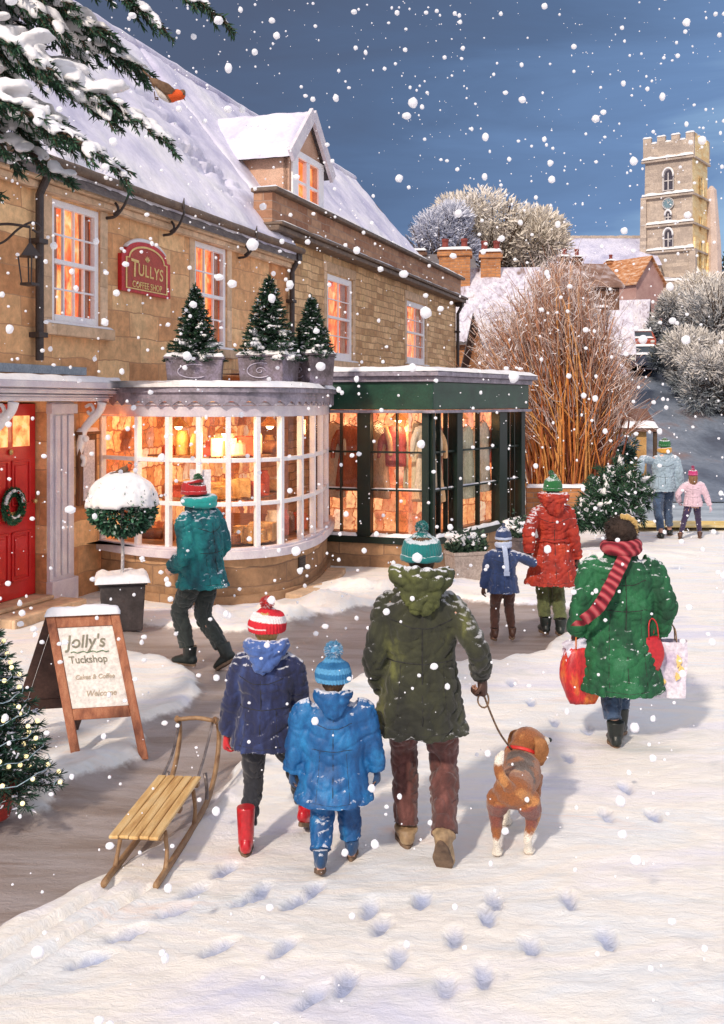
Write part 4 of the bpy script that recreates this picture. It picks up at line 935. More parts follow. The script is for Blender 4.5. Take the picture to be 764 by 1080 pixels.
    for s, hd in zip((-1, 1), hands):
        so_ = sh+V((s*sw*.86*(.35+.65*bodyw)/1., 0, -.034*H)); tgt = V(hd['p'])
        el, wr_ = ik(so_, tgt, .172*H, .152*H, tuple(V(hd.get('pole', (s*.25, -1, -.2)))*1.) if False else (hd.get('pole', (s*.25, -1, -.2))[0]*.35, hd.get('pole', (0, -1, 0))[1], -.1))
        bd.tube([so_-V((s*.02*H, 0, 0)), so_.lerp(el, .5), el, el.lerp(wr_, .5), wr_], [.032*H, .028*H, .023*H, .022*H, .016*H], 9, sub=3, dome=.3)
        a = slv; ct.tube([so_-V((s*.050*H, 0, -.018*H)), so_+V((s*.0*H, 0, -.010*H)), so_.lerp(el, .45), el, el.lerp(wr_, .5), el.lerp(wr_, .95)], [(.030*H*a, .040*H*a), (.036*H*a, .045*H*a), (.038*H*a, .042*H*a), (.037*H*a, .039*H*a), (.038*H*a, .038*H*a), (.034*H*a*hd.get('cuff', 1), .034*H*a*hd.get('cuff', 1))], 14, sub=3, dome=-.1)
        dd = (wr_-el).normalized(); dd = V(hd.get('dir', dd)); pn = V(hd.get('palm', (-s, .2, 0)))
        hand(bd, wr_, dd, pn, .105*H, hd.get('curl', .55), 1., s)
        if glove and not hd.get('pocket'): gl_ = MB(); gloves_.append(gl_); hand(gl_, wr_, dd, pn, .112*H, hd.get('curl', .55), 1.22, s)
    vx = .0085*max(.8, k)
    mobj('body', fuse(bd, .0065*max(.8, k), 3), skin_m, t)
    for s in (-1, 1):
        g = MB(); g.ball(hc+V((s*.38*hr, 1.08*hr, .02*hr)), .14*hr, 8, 6); g.build('eye', mat('eyes', [(.02, .015, .01), (.05, .03, .02)], 9, .15, 0), t, smooth=True)
    mobj('trousers', fuse(tr, vx*.9, 5, folds(H, .1*H, .85)), legs_m, t)
    for s, sh_ in zip(soles, shoes):
        so2 = mobj('boot' if shaft > .03 else 'shoe', fuse(sh_, .007*max(.8, k), 4), shoe_m, t)
        s.build('sole', mat('rubber_sole', [(.10, .06, .04), (.24, .16, .1)], 12, .8, .4), so2, bevel=.004)
    for gl_ in gloves_: mobj('glove', fuse(gl_, .0055*max(.85, k), 3), glove, t)
    cme = fuse(ct, vx, 5, folds(H, hz_, 1.))
    cob = mobj('coat', cme, coat_m, t)
    from mathutils.bvhtree import BVHTree
    bv = BVHTree.FromPolygons([v.co for v in cme.vertices], [tuple(p.vertices) for p in cme.polygons])
    def seam(pts, r=.0035*H/1.75, nm='seam', m=None):
        out = []
        for i in range(len(pts)-1):
            for q in range(10):
                x, z = lerp(pts[i][0], pts[i+1][0], q/10), lerp(pts[i][1], pts[i+1][1], q/10); h_ = bv.ray_cast(V((x*H+pel.x, -1.5, z*H)), V((0, 1, 0)))[0]
                if h_: out.append(h_+V((0, .001, 0)))
        if len(out) > 3: e = MB(); e.tube(out, r, 6); e.build(nm, m or seam_m, cob, smooth=True)
    if H > 1.0:
        seam([(0, .80), (0, hem+.01)]); seam([(-.10, .745), (-.03, .72), (.03, .72), (.10, .745)]); seam([(-.105, .615), (0, .608), (.105, .615)]); seam([(-.10, hem+.03), (0, hem+.022), (.10, hem+.03)], .0025*H/1.75)
        for s in (-1, 1): seam([(s*.065, .605), (s*.072, .5), (s*.085, hem+.02)], .0025*H/1.75)
    if collar:
        g = MB(); g.tube([nk+V((0, -.045*H, -.012*H)), nk+V((-.05*H, -.02*H, -.016*H)), nk+V((-.052*H, .03*H, -.03*H)), nk+V((0, .055*H, -.045*H)), nk+V((.052*H, .03*H, -.03*H)), nk+V((.05*H, -.02*H, -.016*H)), nk+V((0, -.045*H, -.012*H))], [(.015*H, .026*H)]*7, 8, ref=(0, 0, 1) if False else None, sub=4); mobj('collar', fuse(g, .007, 3), coat_m, cob)
    if hood:
        g = MB(); c = nk+V((0, -.045*H, .012*H))
        g.tube([c+V((-.085*H, .035*H, .0)), c+V((-.06*H, -.02*H, -.008*H)), c+V((0, -.045*H, -.02*H)), c+V((.06*H, -.02*H, -.008*H)), c+V((.085*H, .035*H, .0))], [(.024*H, .030*H), (.034*H, .044*H), (.038*H, .056*H), (.034*H, .044*H), (.024*H, .030*H)], 12, ref=(0, 1, .2), sub=4, dome=.8)
        g.tube([c+V((-.055*H, -.03*H, -.03*H)), c+V((0, -.055*H, -.075*H)), c+V((.055*H, -.03*H, -.03*H))], [(.02*H, .03*H), (.026*H, .05*H), (.02*H, .03*H)], 12, ref=(0, 1, .2), sub=4, dome=.8)
        mobj('hood', fuse(g, .008, 4, folds(H, 0, 1.3)), hood, cob)
    if belt:
        g = MB(); z = .60*H; n = 40
        g.tube([V((pel.x+math.cos(2*math.pi*i/n)*.1175*H*cw*waist*1.1, pel.y+math.sin(2*math.pi*i/n)*.094*H*waist*1.1, z+.004*H*math.sin(i))) for i in range(n+1)], [(.008*H, .016*H)]*(n+1), 8, ref=(0, 0, 1), cap=False); mobj('belt', fuse(g, .006, 2), belt, cob)
    # hair under the hat and at the nape
    g = MB(); g.tube([hc+V((0, -.35*hr, -1.15*hr)), hc+V((0, -.30*hr, -.5*hr)), hc+V((0, -.18*hr, .3*hr)), hc+V((0, -.12*hr, 1.2*hr))], [(.70*hr, .75*hr), (.98*hr, .98*hr), (1.06*hr, 1.12*hr), (.8*hr, .85*hr)], 16, ref=(1, 0, 0), sub=3, dome=.3)
    mobj('hair', fuse(g, .007, 3, lambda p: .006*nz(p.x*60, p.y*60, p.z*8)), hair, t)
    if hat: hat(t, hc, hr, H)
    if scarf: scarf(t, nk, H, hc, hr)
    return t, dict(nk=nk, hc=hc, hr=hr, pel=pel, sh=sh, coat=cob)
def pompom(parent, c, r, m, seed=1):
    g = MB(); rn = random.Random(seed)
    g.ball(c, r*.72, 12, 8, nzamp=.3)
    for i in range(500):
        d = V((rn.gauss(0, 1), rn.gauss(0, 1), rn.gauss(0, 1))).normalized(); g.blade(V(c)+d*r*.5, d, r*.6, r*.12)
    return g.build('pompom', m, parent)
def beanie(m, pm=None, pr=.55, h=1.75, brim=True, tip=0., stripes=None, flare=1.0, pm_c=(0, 0)):
    def f(t, hc, hr, H):
        g = MB(); b = hc+V((0, -.05*hr, .02*hr)); q = hr*1.34*flare
        g.tube([b+V((0, -.05*hr, -.35*hr)), b+V((0, -.05*hr, .3*hr)), b+V((0, -.08*hr, .9*hr)), b+V((0, -.12*hr, (h-.2)*hr)), b+V((tip*hr*.6, -.2*hr, (h+.1)*hr)), b+V((tip*hr, -.2*hr, (h+.22)*hr))], [(q, q*1.13), (q*1.01, q*1.14), (q*.9, q*1.), (q*.5, q*.55), (q*.24, q*.26), (q*.1, q*.1)], 22, ref=(1, 0, 0), sub=4, dome=-.35)
        me = fuse(g, .0055, 3, lambda p: .0022*math.sin(math.atan2(p.y-b.y, p.x-b.x)*38)+.005*nz(p.x*14, p.y*14, p.z*14))
        if stripes:
            paint(me, lambda p: stripes(((p.z-b.z)/hr, math.atan2(p.y-b.y, p.x-b.x))))
        o = mobj('hat', me, m, t)
        if brim:
            g = MB(); n = 36; g.tube([b+V((math.cos(2*math.pi*i/n)*q*1.0, -.05*hr+math.sin(2*math.pi*i/n)*q*1.13, -.22*hr+.03*hr*math.sin(i*1.3))) for i in range(n+1)], [(.13*hr, .26*hr)]*(n+1), 8, ref=None, cap=False)
            mobj('brim', fuse(g, .006, 2), brim if not isinstance(brim, bool) else m, o) if not stripes else None
        if pm: pompom(o, b+V((tip*hr+pm_c[0]*hr, -.2*hr+pm_c[1]*hr, (h+.22+pr*.55)*hr)), pr*hr, pm)
    return f
def ribbon(mb, P, w, th, up=None, sub=6):
    mb.tube(P, [(w, th)]*len(P), 10, ref=up or (1, 0, 0), sub=sub, dome=0)
def fringe(mb, a, d, w, n=9, L=.07, side=V((1, 0, 0))):
    for i in range(n):
        p = V(a)+side*w*(i/(n-1)*2-1); mb.tube([p, p+V(d)*L*.5+V((0, .004, 0)), p+V(d)*L], [.006, .005, .003], 5)
def neckscarf(m, tails=(), wid=.028, thick=1., nm='scarf'):
    def f(t, nk, H, hc, hr):
        g = MB(); n = 22
        for r_ in (0, 1):
            g.tube([nk+V((math.cos(2*math.pi*i/n)*.056*H*thick, -.004*H+math.sin(2*math.pi*i/n)*.060*H*thick, .006*H+r_*.018*H+.006*H*math.sin(2*math.pi*i/n+r_*2))) for i in range(n+1)], [(.018*H*thick, .017*H*thick)]*(n+1), 10, cap=False)
        sc_ = mobj(nm, fuse(g, .007, 3, lambda p: .004*nz(p.x*25, p.y*25, p.z*30)), m, t)
        for P in tails:
            g = MB(); ribbon(g, [nk+V(q) for q in P], wid*H, .007*H); mobj('scarf_tail', fuse(g, .0055, 2, lambda p: .004*nz(p.x*22, p.y*22, p.z*22)), m, sc_)
            g = MB(); a, b_ = nk+V(P[-2]), nk+V(P[-1]); fringe(g, b_, (b_-a).normalized(), wid*H*.9, L=.035*H); g.build('fringe', m, sc_)
    return f

# palette
olive = mat('olive_parka', [(.006, .007, .005), (.016, .018, .010), (.040, .044, .018), (.17, .18, .045)], 2.6, .8, .5, stretch=(1.6, 1.6, .7), fine=190., bdist=.008, dist=.3, grain=.25, sheen=.2, lo=.30, hi=.70, dust=.45)  # yellow-olive end tone paints highlights into the cloth
olive2 = mat('olive_hood', [(.025, .03, .012), (.065, .075, .025), (.15, .17, .045)], 5, .85, .5, fine=190., bdist=.01, dust=.8)
maroon = cloth('maroon_trousers', (.14, .045, .035), .5, cols=[(.04, .014, .012), (.11, .036, .03), (.26, .10, .085)], dust=0.)
teal_hat = cloth('teal_knit', (.0, .17, .17)); navy = cloth('navy_coat', (.03, .045, .16), .6, cols=[(.006, .008, .03), (.014, .022, .085), (.04, .075, .24)])
blue = mat('bright_blue_snowsuit', [(.004, .035, .13), (.006, .10, .30), (.02, .24, .55)], 6., .55, .5, stretch=(1.6, 1.6, .8), fine=170., bdist=.008, dist=.2, grain=.2, dust=.8, lo=.25, hi=.75)
bluek = cloth('pale_blue_knit', (.10, .34, .56), .4); darktr = cloth('dark_trousers', (.018, .020, .028), .6, dust=0.); redw = mat('red_wellington', [(.42, .008, .014), (.62, .018, .028)], 3, .28, .15, fine=40, coat=.4)
redmit = cloth('red_mitten', (.55, .02, .03)); bluesh = cloth('dark_blue_boots', (.012, .06, .16)); brownsh = mat('brown_leather', [(.05, .02, .012), (.14, .06, .035)], 8, .45, .3, fine=90)
tan_sh = mat('tan_shoe', [(.22, .13, .07), (.50, .36, .2)], 8, .55, .3); brglove = mat('brown_glove', [(.035, .014, .01), (.10, .045, .03)], 8, .55, .3)
teal_c = mat('teal_coat', [(.003, .02, .035), (.002, .09, .11), (.004, .20, .21), (.02, .33, .30)], 3.2, .7, .5, stretch=(1.6, 1.6, .8), fine=170., bdist=.008, dist=.3, grain=.2, lo=.3, hi=.72, dust=.8)
blacktr = cloth('charcoal_trousers', (.022, .03, .028), .6, dust=0.); blackb = mat('black_boots', [(.006, .008, .008), (.02, .03, .025)], 8, .4, .3)
redc = mat('red_coat', [(.14, .010, .006), (.36, .024, .010), (.52, .06, .018)], 4.5, .75, .5, stretch=(1.6, 1.6, .8), fine=150., bdist=.008, dist=.2, grain=.2, dust=.7)
greenc = mat('green_coat', [(.003, .025, .012), (.006, .065, .028), (.014, .14, .05), (.05, .20, .10)], 4.0, .8, .5, stretch=(1.6, 1.6, .8), fine=150., bdist=.008, dist=.2, grain=.28, lo=.28, hi=.74, dust=.8)
jeans = cloth('blue_jeans', (.05, .09, .17), .5, dust=0.); greenk = cloth('green_knit', (.008, .13, .03)); redk = cloth('red_knit', (.55, .018, .02))
boyblue = cloth('boy_blue_coat', (.02, .045, .14), .5); browntr = cloth('brown_trousers', (.07, .022, .012), .5, dust=0.); palebl = cloth('pale_blue_scarf', (.42, .50, .68), .2)
oliveleg = cloth('olive_leggings', (.10, .12, .04), .5, dust=0.); paleJ = cloth('pale_blue_jacket', (.30, .40, .48), .25); yel = cloth('mustard_scarf', (.62, .32, .05), .3)
pinkj = cloth('pink_jacket', (.66, .48, .56), .15); magenta = cloth('magenta_knit', (.48, .03, .16)); purple = cloth('purple_leggings', (.035, .02, .07), .4)
stripem = vmat('striped_knit', .9, .5, 90., .2); furm = mat('dark_fur', [(.012, .008, .006), (.05, .03, .022)], 14, .9, .8, fine=90); scarfm = None

# FATHER with the dog's lead
P = G(444, 899); s_ = P.y/F
father_hand = W(512, 722, P.y+.05)-P
person('man in long dark olive parka and teal bobble hat holding a dog lead', P, 1.74, 0,
       feet=[dict(p=(-.075, .14, 0), yaw=.08), dict(p=(.115, -.17, .07), yaw=-.25, pitch=-.95, knee=(.15, 1, 0))],
       hands=[dict(p=(-.20, .10, .86), pole=(-1, -.5, 0), pocket=1), dict(p=tuple(father_hand+V((-.02, 0, .05))), pole=(.6, -1, 0), curl=1.3, palm=(-1, .1, -.2), dir=(.1, .15, -1))],
       coat_m=olive, hem=.375, hemr=(.158, .115), legs_m=maroon, shoe_m=tan_sh, glove=brglove, hood=olive2, slv=1.06, bodyw=1.04, waist=.90, legr=1.12,
       hat=beanie(teal_hat, teal_hat, .50, 1.45, flare=1.08), hair=hair_brown, head=(.005, .02), cuff=.15)
# small boy in bright blue
P = G(352, 914)
bs = lambda q: (.10, .34, .60) if int((q[0]*2.4+.25*math.sin(q[1])) % 2) else (.025, .16, .36)
person('small child in bright blue snowsuit and striped pale blue bobble hat', P, 1.05, 0, hs=1.36, bodyw=1.30,
       feet=[dict(p=(-.065, -.09, .02), yaw=.1, pitch=-.3), dict(p=(.095, .13, 0), yaw=-.1)],
       hands=[dict(p=(-.23, .05, .42), pole=(-1, -.5, 0)), dict(p=(.235, .06, .45), pole=(1, -.5, 0))],
       coat_m=blue, hem=.34, hemr=(.205, .17), legs_m=blue, shoe_m=bluesh, shaft=.05, glove=bluesh, hood=blue, slv=1.62, legr=1.5, waist=1.12,
       hat=beanie(stripem, bluek, .80, 1.6, stripes=bs, flare=1.14), hair=hair_brown)
# older boy in navy with red wellingtons
P = G(279, 893)
rs_ = lambda q: (.85, .80, .80) if (q[0] > .05 and int((q[0]*1.9+.35*math.sin(q[1]+1)) % 2)) else (.62, .02, .035)
person('child in navy coat, red wellingtons and red and white striped bobble hat', P, 1.28, -.12, hs=1.2, bodyw=1.12, lean=(.015, .02),
       feet=[dict(p=(-.085, -.08, 0), yaw=.2), dict(p=(.19, .24, .04), yaw=-.2, pitch=-.35, knee=(0, 1, 0))],
       hands=[dict(p=(-.225, .05, .575), pole=(-1, -.4, 0), curl=.9), dict(p=(.19, .18, .56), pole=(1, -.6, 0))],
       coat_m=navy, hem=.43, hemr=(.150, .12), legs_m=darktr, shoe_m=redw, shaft=.15, glove=redmit, hood=cloth('mid_blue_hood', (.06, .13, .38), .4), slv=1.22, legr=1.02,
       hat=beanie(stripem, redk, .60, 1.45, stripes=rs_, flare=1.18), hair=hair_blond, shoe_up=1.05)
# man in teal looking in at the bow window
P = G(214, 701)
def tealhat(t, hc, hr, H):
    beanie(redk, greenk, .62, 1.0, flare=1.05, brim=redk, tip=-.0, pm_c=(0, -.5))(t, hc, hr, H)
person('man in teal quilted coat and red hat with green bobble beside the bow window', P, 1.74, R(62),
       feet=[dict(p=(-.05, .13, 0), yaw=.0), dict(p=(.05, -.22, .03), yaw=-.1, pitch=-.55)],
       hands=[dict(p=(-.20, .20, .92), pole=(-1, -1, 0), pocket=1), dict(p=(.22, .18, .93), pole=(1, -1, 0), pocket=1)],
       coat_m=teal_c, hem=.42, hemr=(.15, .15), legs_m=blacktr, shoe_m=blackb, shaft=.05, slv=1.3, bodyw=1.25, waist=1.08, legr=1.05,
       hat=tealhat, scarf=neckscarf(cloth('turquoise_scarf', (.02, .42, .38), .3), thick=1.3), head=(0, .06), lean=(0, .05))
# woman in red holding a small boy's hand
P = G(583, 668); sc = P.y/F
def greenhat(t, hc, hr, H): beanie(greenk, greenk, .42, 1.75, flare=1.02, tip=-.25)(t, hc, hr, H)
kidP = G(531, 674); hold = W(553, 588, (P.y+kidP.y)/2)
person('woman in long red belted coat and green pointed bobble hat', P, 1.66, 0,
       feet=[dict(p=(-.07, .05, 0), yaw=.1), dict(p=(.08, -.03, 0), yaw=-.1)],
       hands=[dict(p=tuple(hold-P+V((.05, 0, .04))), pole=(-1, -.6, 0), curl=.9), dict(p=(.27, .06, .79), pole=(0, -1, -.3), curl=.6)],
       coat_m=redc, hem=.315, hemr=(.185, .15), legs_m=oliveleg, shoe_m=blackb, shaft=.05, glove=brglove, hood=redc, slv=1.12, bodyw=1.02, waist=.78, belt=mat('red_belt', [(.26, .016, .008), (.42, .03, .014)], 6, .7, .3), hat=greenhat, legr=1.1)
person('small boy in blue coat, brown trousers, pointed blue hat and pale scarf', kidP, 1.12, 0, hs=1.22, bodyw=1.15,
       feet=[dict(p=(-.09, .0, 0), yaw=.1), dict(p=(.10, .05, 0), yaw=-.1)],
       hands=[dict(p=(-.20, .06, .50), pole=(-1, -.5, 0)), dict(p=tuple(hold-kidP+V((-.04, 0, .0))), pole=(1, -.5, -.4), curl=.8)],
       coat_m=boyblue, hem=.43, hemr=(.155, .13), legs_m=browntr, shoe_m=brownsh, shaft=.05, glove=brglove, slv=1.25, legr=1.1,
       hat=beanie(boyblue, boyblue, .35, 1.7, flare=1.02, brim=palebl), scarf=neckscarf(palebl, [[(-.01, -.07, .02), (.0, -.125, -.03), (.01, -.15, -.14), (.015, -.15, -.25)]], wid=.026, thick=1.1), hair=hair_blond)
# woman in green with shopping bags
P = G(655, 786)
def furhat(t, hc, hr, H):
    g = MB(); g.ball(hc+V((0, -.1*hr, .25*hr)), 1.48*hr, 22, 16, squash=(.98, 1.05, .92)); g.tube([hc+V((0, -.1*hr, -.6*hr)), hc+V((0, -.1*hr, .2*hr))], [(1.3*hr, 1.4*hr), (1.5*hr, 1.55*hr)], 20, ref=(1, 0, 0))
    o = mobj('hat', fuse(g, .008, 3, lambda p: .010*nz(p.x*40, p.y*40, p.z*40)+.008*nz(p.x*9, p.y*9, p.z*9)), furm, t)
    g = MB(); rn = random.Random(4)
    for i in range(1100):
        d = V((rn.gauss(0, 1), rn.gauss(0, 1), rn.gauss(0, 1))).normalized(); g.blade(hc+V((0, -.1*hr, .25*hr))+V((d.x, d.y, d.z*.92))*1.4*hr, (d+V((0, 0, -.3))), .35*hr, .05*hr)
    g.build('fur', furm, o)
    g = MB(); pts = [hc+V((1.2*math.cos(a)*hr, -1.0*hr+.25*hr*abs(math.cos(a*.5)), .5*hr+math.sin(a)*1.15*hr)) for a in [R(q) for q in (100, 60, 20, -25, -60)]]
    g.tube(pts, [(.16*hr, .3*hr), (.3*hr, .35*hr), (.22*hr, .3*hr), (.3*hr, .3*hr), (.12*hr, .2*hr)], 10, sub=3, dome=.6); mobj('gold_trim', fuse(g, .007, 2, lambda p: .008*nz(p.x*45, p.y*45, p.z*45)), cloth('gold_fur', (.55, .36, .12), .35), o)
mm, nt_, b_ = nt_new('red_ribbed_scarf'); v_ = coords(nt_)
wv = N(nt_, 'ShaderNodeTexWave', wave_type='BANDS', bands_direction='DIAGONAL'); wv.inputs['Scale'].default_value = 7; wv.inputs['Distortion'].default_value = 1.5; nt_.links.new(v_, wv.inputs[0])
nt_.links.new(ramp(nt_, [(.13, .006, .015), (.34, .02, .04), (.48, .10, .11)], wv.outputs['Fac'], .1, .95), b_.inputs['Base Color']); b_.inputs['Roughness'].default_value = .9; bump(nt_, b_, wv.outputs['Fac'], .6, .01); scarfm = mm
person('woman in wide green coat and dark fur hat carrying shopping bags, red scarf thrown back', P, 1.62, 0, hs=1.08,
       feet=[dict(p=(-.04, -.0, 0), yaw=-.1), dict(p=(.05, .22, .02), yaw=-.3, pitch=-.2)],
       hands=[dict(p=(-.31, .04, .785), pole=(-1, -1, 0), curl=1.4), dict(p=(.28, .04, .785), pole=(1, -.5, 0), curl=1.4)],
       coat_m=greenc, hem=.245, hemr=(.195, .165), legs_m=jeans, shoe_m=blackb, shaft=.06, glove=brglove, slv=1.34, bodyw=1.24, waist=1.12, legr=1.1,
       hat=furhat, scarf=neckscarf(scarfm, [[(.03, -.085, .02), (-.02, -.15, -.05), (-.13, -.235, -.22), (-.22, -.27, -.36), (-.32, -.24, -.46)]], wid=.030, thick=1.25))
# man and girl further off
P = G(700, 566)
mP = P
man_hand = W(676, 500, P.y-.25)-P
person('man in pale blue jacket and jeans dragging a fir tree', P, 1.80, -.05,
       feet=[dict(p=(-.10, -.25, 0), yaw=0), dict(p=(.17, .25, .0), yaw=-.3)],
       hands=[dict(p=tuple(man_hand), pole=(-1, -.3, .3), curl=1.2), dict(p=(.30, .0, .84), pole=(1, -1, 0), curl=.8)],
       coat_m=paleJ, hem=.46, hemr=(.135, .11), legs_m=jeans, shoe_m=blackb, glove=cloth('teal_glove', (.02, .18, .18)), slv=1.15, bodyw=1.12, hat=beanie(greenk, None, .5, 1.45), scarf=neckscarf(yel, thick=1.0), legr=1.1, lean=(.03, .05))
P = G(731, 568)
def longhair(t, hc, hr, H):
    beanie(magenta, magenta, .5, 1.4)(t, hc, hr, H)
    g = MB(); g.tube([hc+V((0, -.5*hr, .1*hr)), hc+V((0, -.95*hr, -1.*hr)), hc+V((.1*hr, -1.15*hr, -2.4*hr)), hc+V((.2*hr, -1.1*hr, -3.2*hr))], [(1.1*hr, .6*hr), (1.35*hr, .6*hr), (1.2*hr, .5*hr), (.5*hr, .3*hr)], 14, ref=(1, 0, 0), sub=4); mobj('long_hair', fuse(g, .008, 2, lambda p: .012*nz(p.x*40, p.y*40, p.z*6)), mat('chestnut_hair', [(.10, .045, .02), (.30, .16, .07)], 12, .6, .6, stretch=(4, 4, .6), fine=90.), t)
person('girl in pink jacket and magenta bobble hat beside the man dragging the tree', P, 1.24, -.3, hs=1.15,
       feet=[dict(p=(-.22, -.12, 0), yaw=.0), dict(p=(.12, .12, 0), yaw=0)],
       hands=[dict(p=(-.24, .06, .66), pole=(-1, -.5, 0)), dict(p=(.30, .02, .58), pole=(1, -.5, 0))],
       coat_m=pinkj, hem=.47, hemr=(.14, .115), legs_m=purple, shoe_m=brownsh, shaft=.04, glove=pinkj, slv=1.2, bodyw=1.15, hat=longhair)
# ------------------------------------------------------------ animals
def dog():
    P = G(541, 903); t = thing('dog', 'brown and white beagle with red collar and raised white tipped tail on a lead', 'dog', P, R(-14))
    g = MB(); b = V
    hipZ, shZ = .33, .36
    g.tube([b((0, -.03, .30)), b((0, .03, .325)), b((0, .14, .325)), b((0, .27, .315)), b((0, .37, .325)), b((0, .44, .33))], [(.055, .06), (.085, .095), (.080, .090), (.095, .115), (.092, .12), (.055, .08)], 16, ref=(1, 0, 0), sub=4, dome=.5)
    # haunches and shoulders
    for s in (-1, 1):
        hp = b((s*.055, .02, .30)); kn = b((s*.075, .075, .19)); hk = b((s*.062, -.045, .105)); pw = b((s*.062, -.02, .022))
        if s > 0: kn += b((0, .02, 0)); hk += b((0, .04, 0)); pw += b((0, .05, 0))
        g.tube([hp, hp.lerp(kn, .5), kn, kn.lerp(hk, .6), hk, hk.lerp(pw, .5), pw], [(.055, .075), (.05, .065), (.036, .045), (.023, .028), (.018, .022), (.016, .018), (.018, .02)], 10, ref=(1, 0, 0), sub=3, dome=.4)
        g.tube([pw+b((0, -.012, -.005)), pw+b((0, .03, -.004)), pw+b((0, .055, -.008))], [(.022, .017), (.026, .018), (.020, .013)], 9, ref=(1, 0, 0), sub=2, dome=.6)
        sp = b((s*.058, .37, .30)); elb = b((s*.060, .345, .20)); wr = b((s*.058, .375+.03*s, .085)); fp = b((s*.058, .38+.03*s, .02))
        g.tube([sp, elb, elb.lerp(wr, .5), wr, fp], [(.045, .055), (.032, .038), (.022, .025), (.019, .02), (.018, .018)], 10, ref=(1, 0, 0), sub=3, dome=.4)
        g.tube([fp+b((0, -.01, -.003)), fp+b((0, .03, -.003)), fp+b((0, .052, -.006))], [(.022, .016), (.026, .018), (.02, .012)], 9, ref=(1, 0, 0), sub=2, dome=.6)
    # neck, head turned right
    hd = b((.030, .455, .462)); fw = b((.68, .72, -.14)).normalized()
    g.tube([b((0, .36, .34)), b((0, .42, .40)), b((.012, .44, .43)), hd], [.088, .078, .068, .062], 14, sub=3)
    g.ball(hd, .080, 16, 12, squash=(1.05, 1., .92)); g.ball(hd+fw*.04+b((0, 0, -.005)), .062, 14, 10)
    g.tube([hd+fw*.04, hd+fw*.09+b((0, 0, -.014)), hd+fw*.135+b((0, 0, -.02))], [(.052, .052), (.040, .042), (.030, .030)], 12, sub=3, dome=.6)
    # tail curving up to the left
    g.tube([b((0, -.02, .355)), b((-.02, -.05, .40)), b((-.05, -.045, .45)), b((-.055, -.02, .51)), b((-.04, -.005, .555))], [.028, .026, .022, .021, .010], 10, sub=4, dome=.5)
    g.v = [V((p.x*1.18 if p.y < .40 else p.x, p.y, p.z)) for p in g.v]; me = fuse(g, .006, 5, lambda p: .0022*nz(p.x*120, p.y*30, p.z*60)+.003*nz(p.x*18, p.y*18, p.z*18))
    def c(p):
        n_ = .5*nz(p.x*14, p.y*14, p.z*14); W_ = (.82, .76, .66); B = (.30, .10, .028); D = (.07, .035, .02); Lt = (.50, .22, .07)
        if p.z > .50+.02*n_ and p.y < .1: return W_
        if p.z < .125+.12*n_*.5 and True: return W_ if p.z > .012 else (.4, .3, .22)
        q = p-hd; f = q.dot(fw)
        if p.y > .40 and p.z > .42:
            if f > .085: return W_ if q.z < -.0 or abs(q.cross(fw).z) < .01 else Lt
            return B if n_ > -.2 else Lt
        if p.y > .36 and p.z < .33+.04*n_ and abs(p.x) < .06: return W_
        if p.z < .255 and .05 < p.y < .34 and abs(p.x) < .05: return W_
        if p.z > .33+.03*n_ and .12 < p.y < .34 and p.x > -.06: return D if n_ > -.12 else B
        if p.y < .06 and p.z < .27+.05*n_ and p.z > .15: return (.23, .07, .05)
        return Lt if n_ > .12 else B
    t.scale = (1.12, 1.12, 1.02)
    paint(me, lambda p: tuple(sum(c(p+b((nz(p.x*90+j, p.y*90, p.z*90), nz(p.x*90, p.y*90+j*3, p.z*90), nz(p.x*90, p.y*90, p.z*90+j*5)))*.020)[i] for j in range(4))/4 for i in range(3))); mobj('body', me, vmat('dog_fur', .85, .5, 170., .4, sheen=.3), t)
    ear_m = mat('ear_fur', [(.22, .08, .02), (.46, .20, .07)], 12, .85, .5, fine=120)
    up = b((0, 0, 1)); sd_ = fw.cross(up).normalized()
    for s in (-1, 1):
        a = hd+sd_*s*.070+up*.034+fw*.005
        e = MB(); e.tube([a-sd_*s*.01, a+sd_*s*.024-up*.015, a+sd_*s*.036-up*.065, a+sd_*s*.032-up*.115, a+sd_*s*.024+fw*.01-up*.15], [(.022, .009), (.042, .011), (.052, .010), (.042, .009), (.014, .005)], 12, ref=fw, sub=3, dome=.5); mobj('ear', fuse(e, .0045, 2), ear_m, t)
    e = MB(); e.ball(hd+fw*.158+b((0, 0, -.008)), .014, 10, 8); e.build('nose', blackb, t, smooth=True)
    for s in (-1, 1): e = MB(); e.ball(hd+fw*.078+sd_*s*.032+up*.018, .009, 8, 6); e.build('eye', MC['eyes'], t, smooth=True)
    e = MB(); nrm = b((0.1, .42, .62)).normalized(); cc_ = b((.006, .415, .405)); x_ = b((1, 0, 0)); y_ = nrm.cross(x_).normalized(); x_ = y_.cross(nrm)
    e.tube([cc_+(x_*math.cos(q)+y_*math.sin(q))*.082 for q in [2*math.pi*i/28 for i in range(29)]], [(.010, .004)]*29, 8, ref=nrm, cap=False); e.build('collar', mat('red_collar', [(.55, .02, .015), (.68, .04, .03)], 9, .5, .2), t, smooth=True)
    return t, Mw(t) @ ((cc_-b((0.05, .055, -.02)))*1.06)
dg_, colpt = dog()
hand_w = V((P0x, P0y, 0)) if False else (G(444, 899)+father_hand+V((-.01, .01, -.05)))
g = MB(); mid = hand_w.lerp(colpt, .5)+V((0, 0, -.04)); org = V(hand_w)
g.tube([V(q)-org for q in (hand_w+V((0, 0, .04)), hand_w, mid, colpt)], [.006]*4, 8, sub=6)
g.tube([V((.03*math.cos(a), .0+.01*math.sin(2*a), -.035+.045*math.sin(a))) for a in [2*math.pi*i/14 for i in range(15)]], [.005]*15, 6, cap=False)
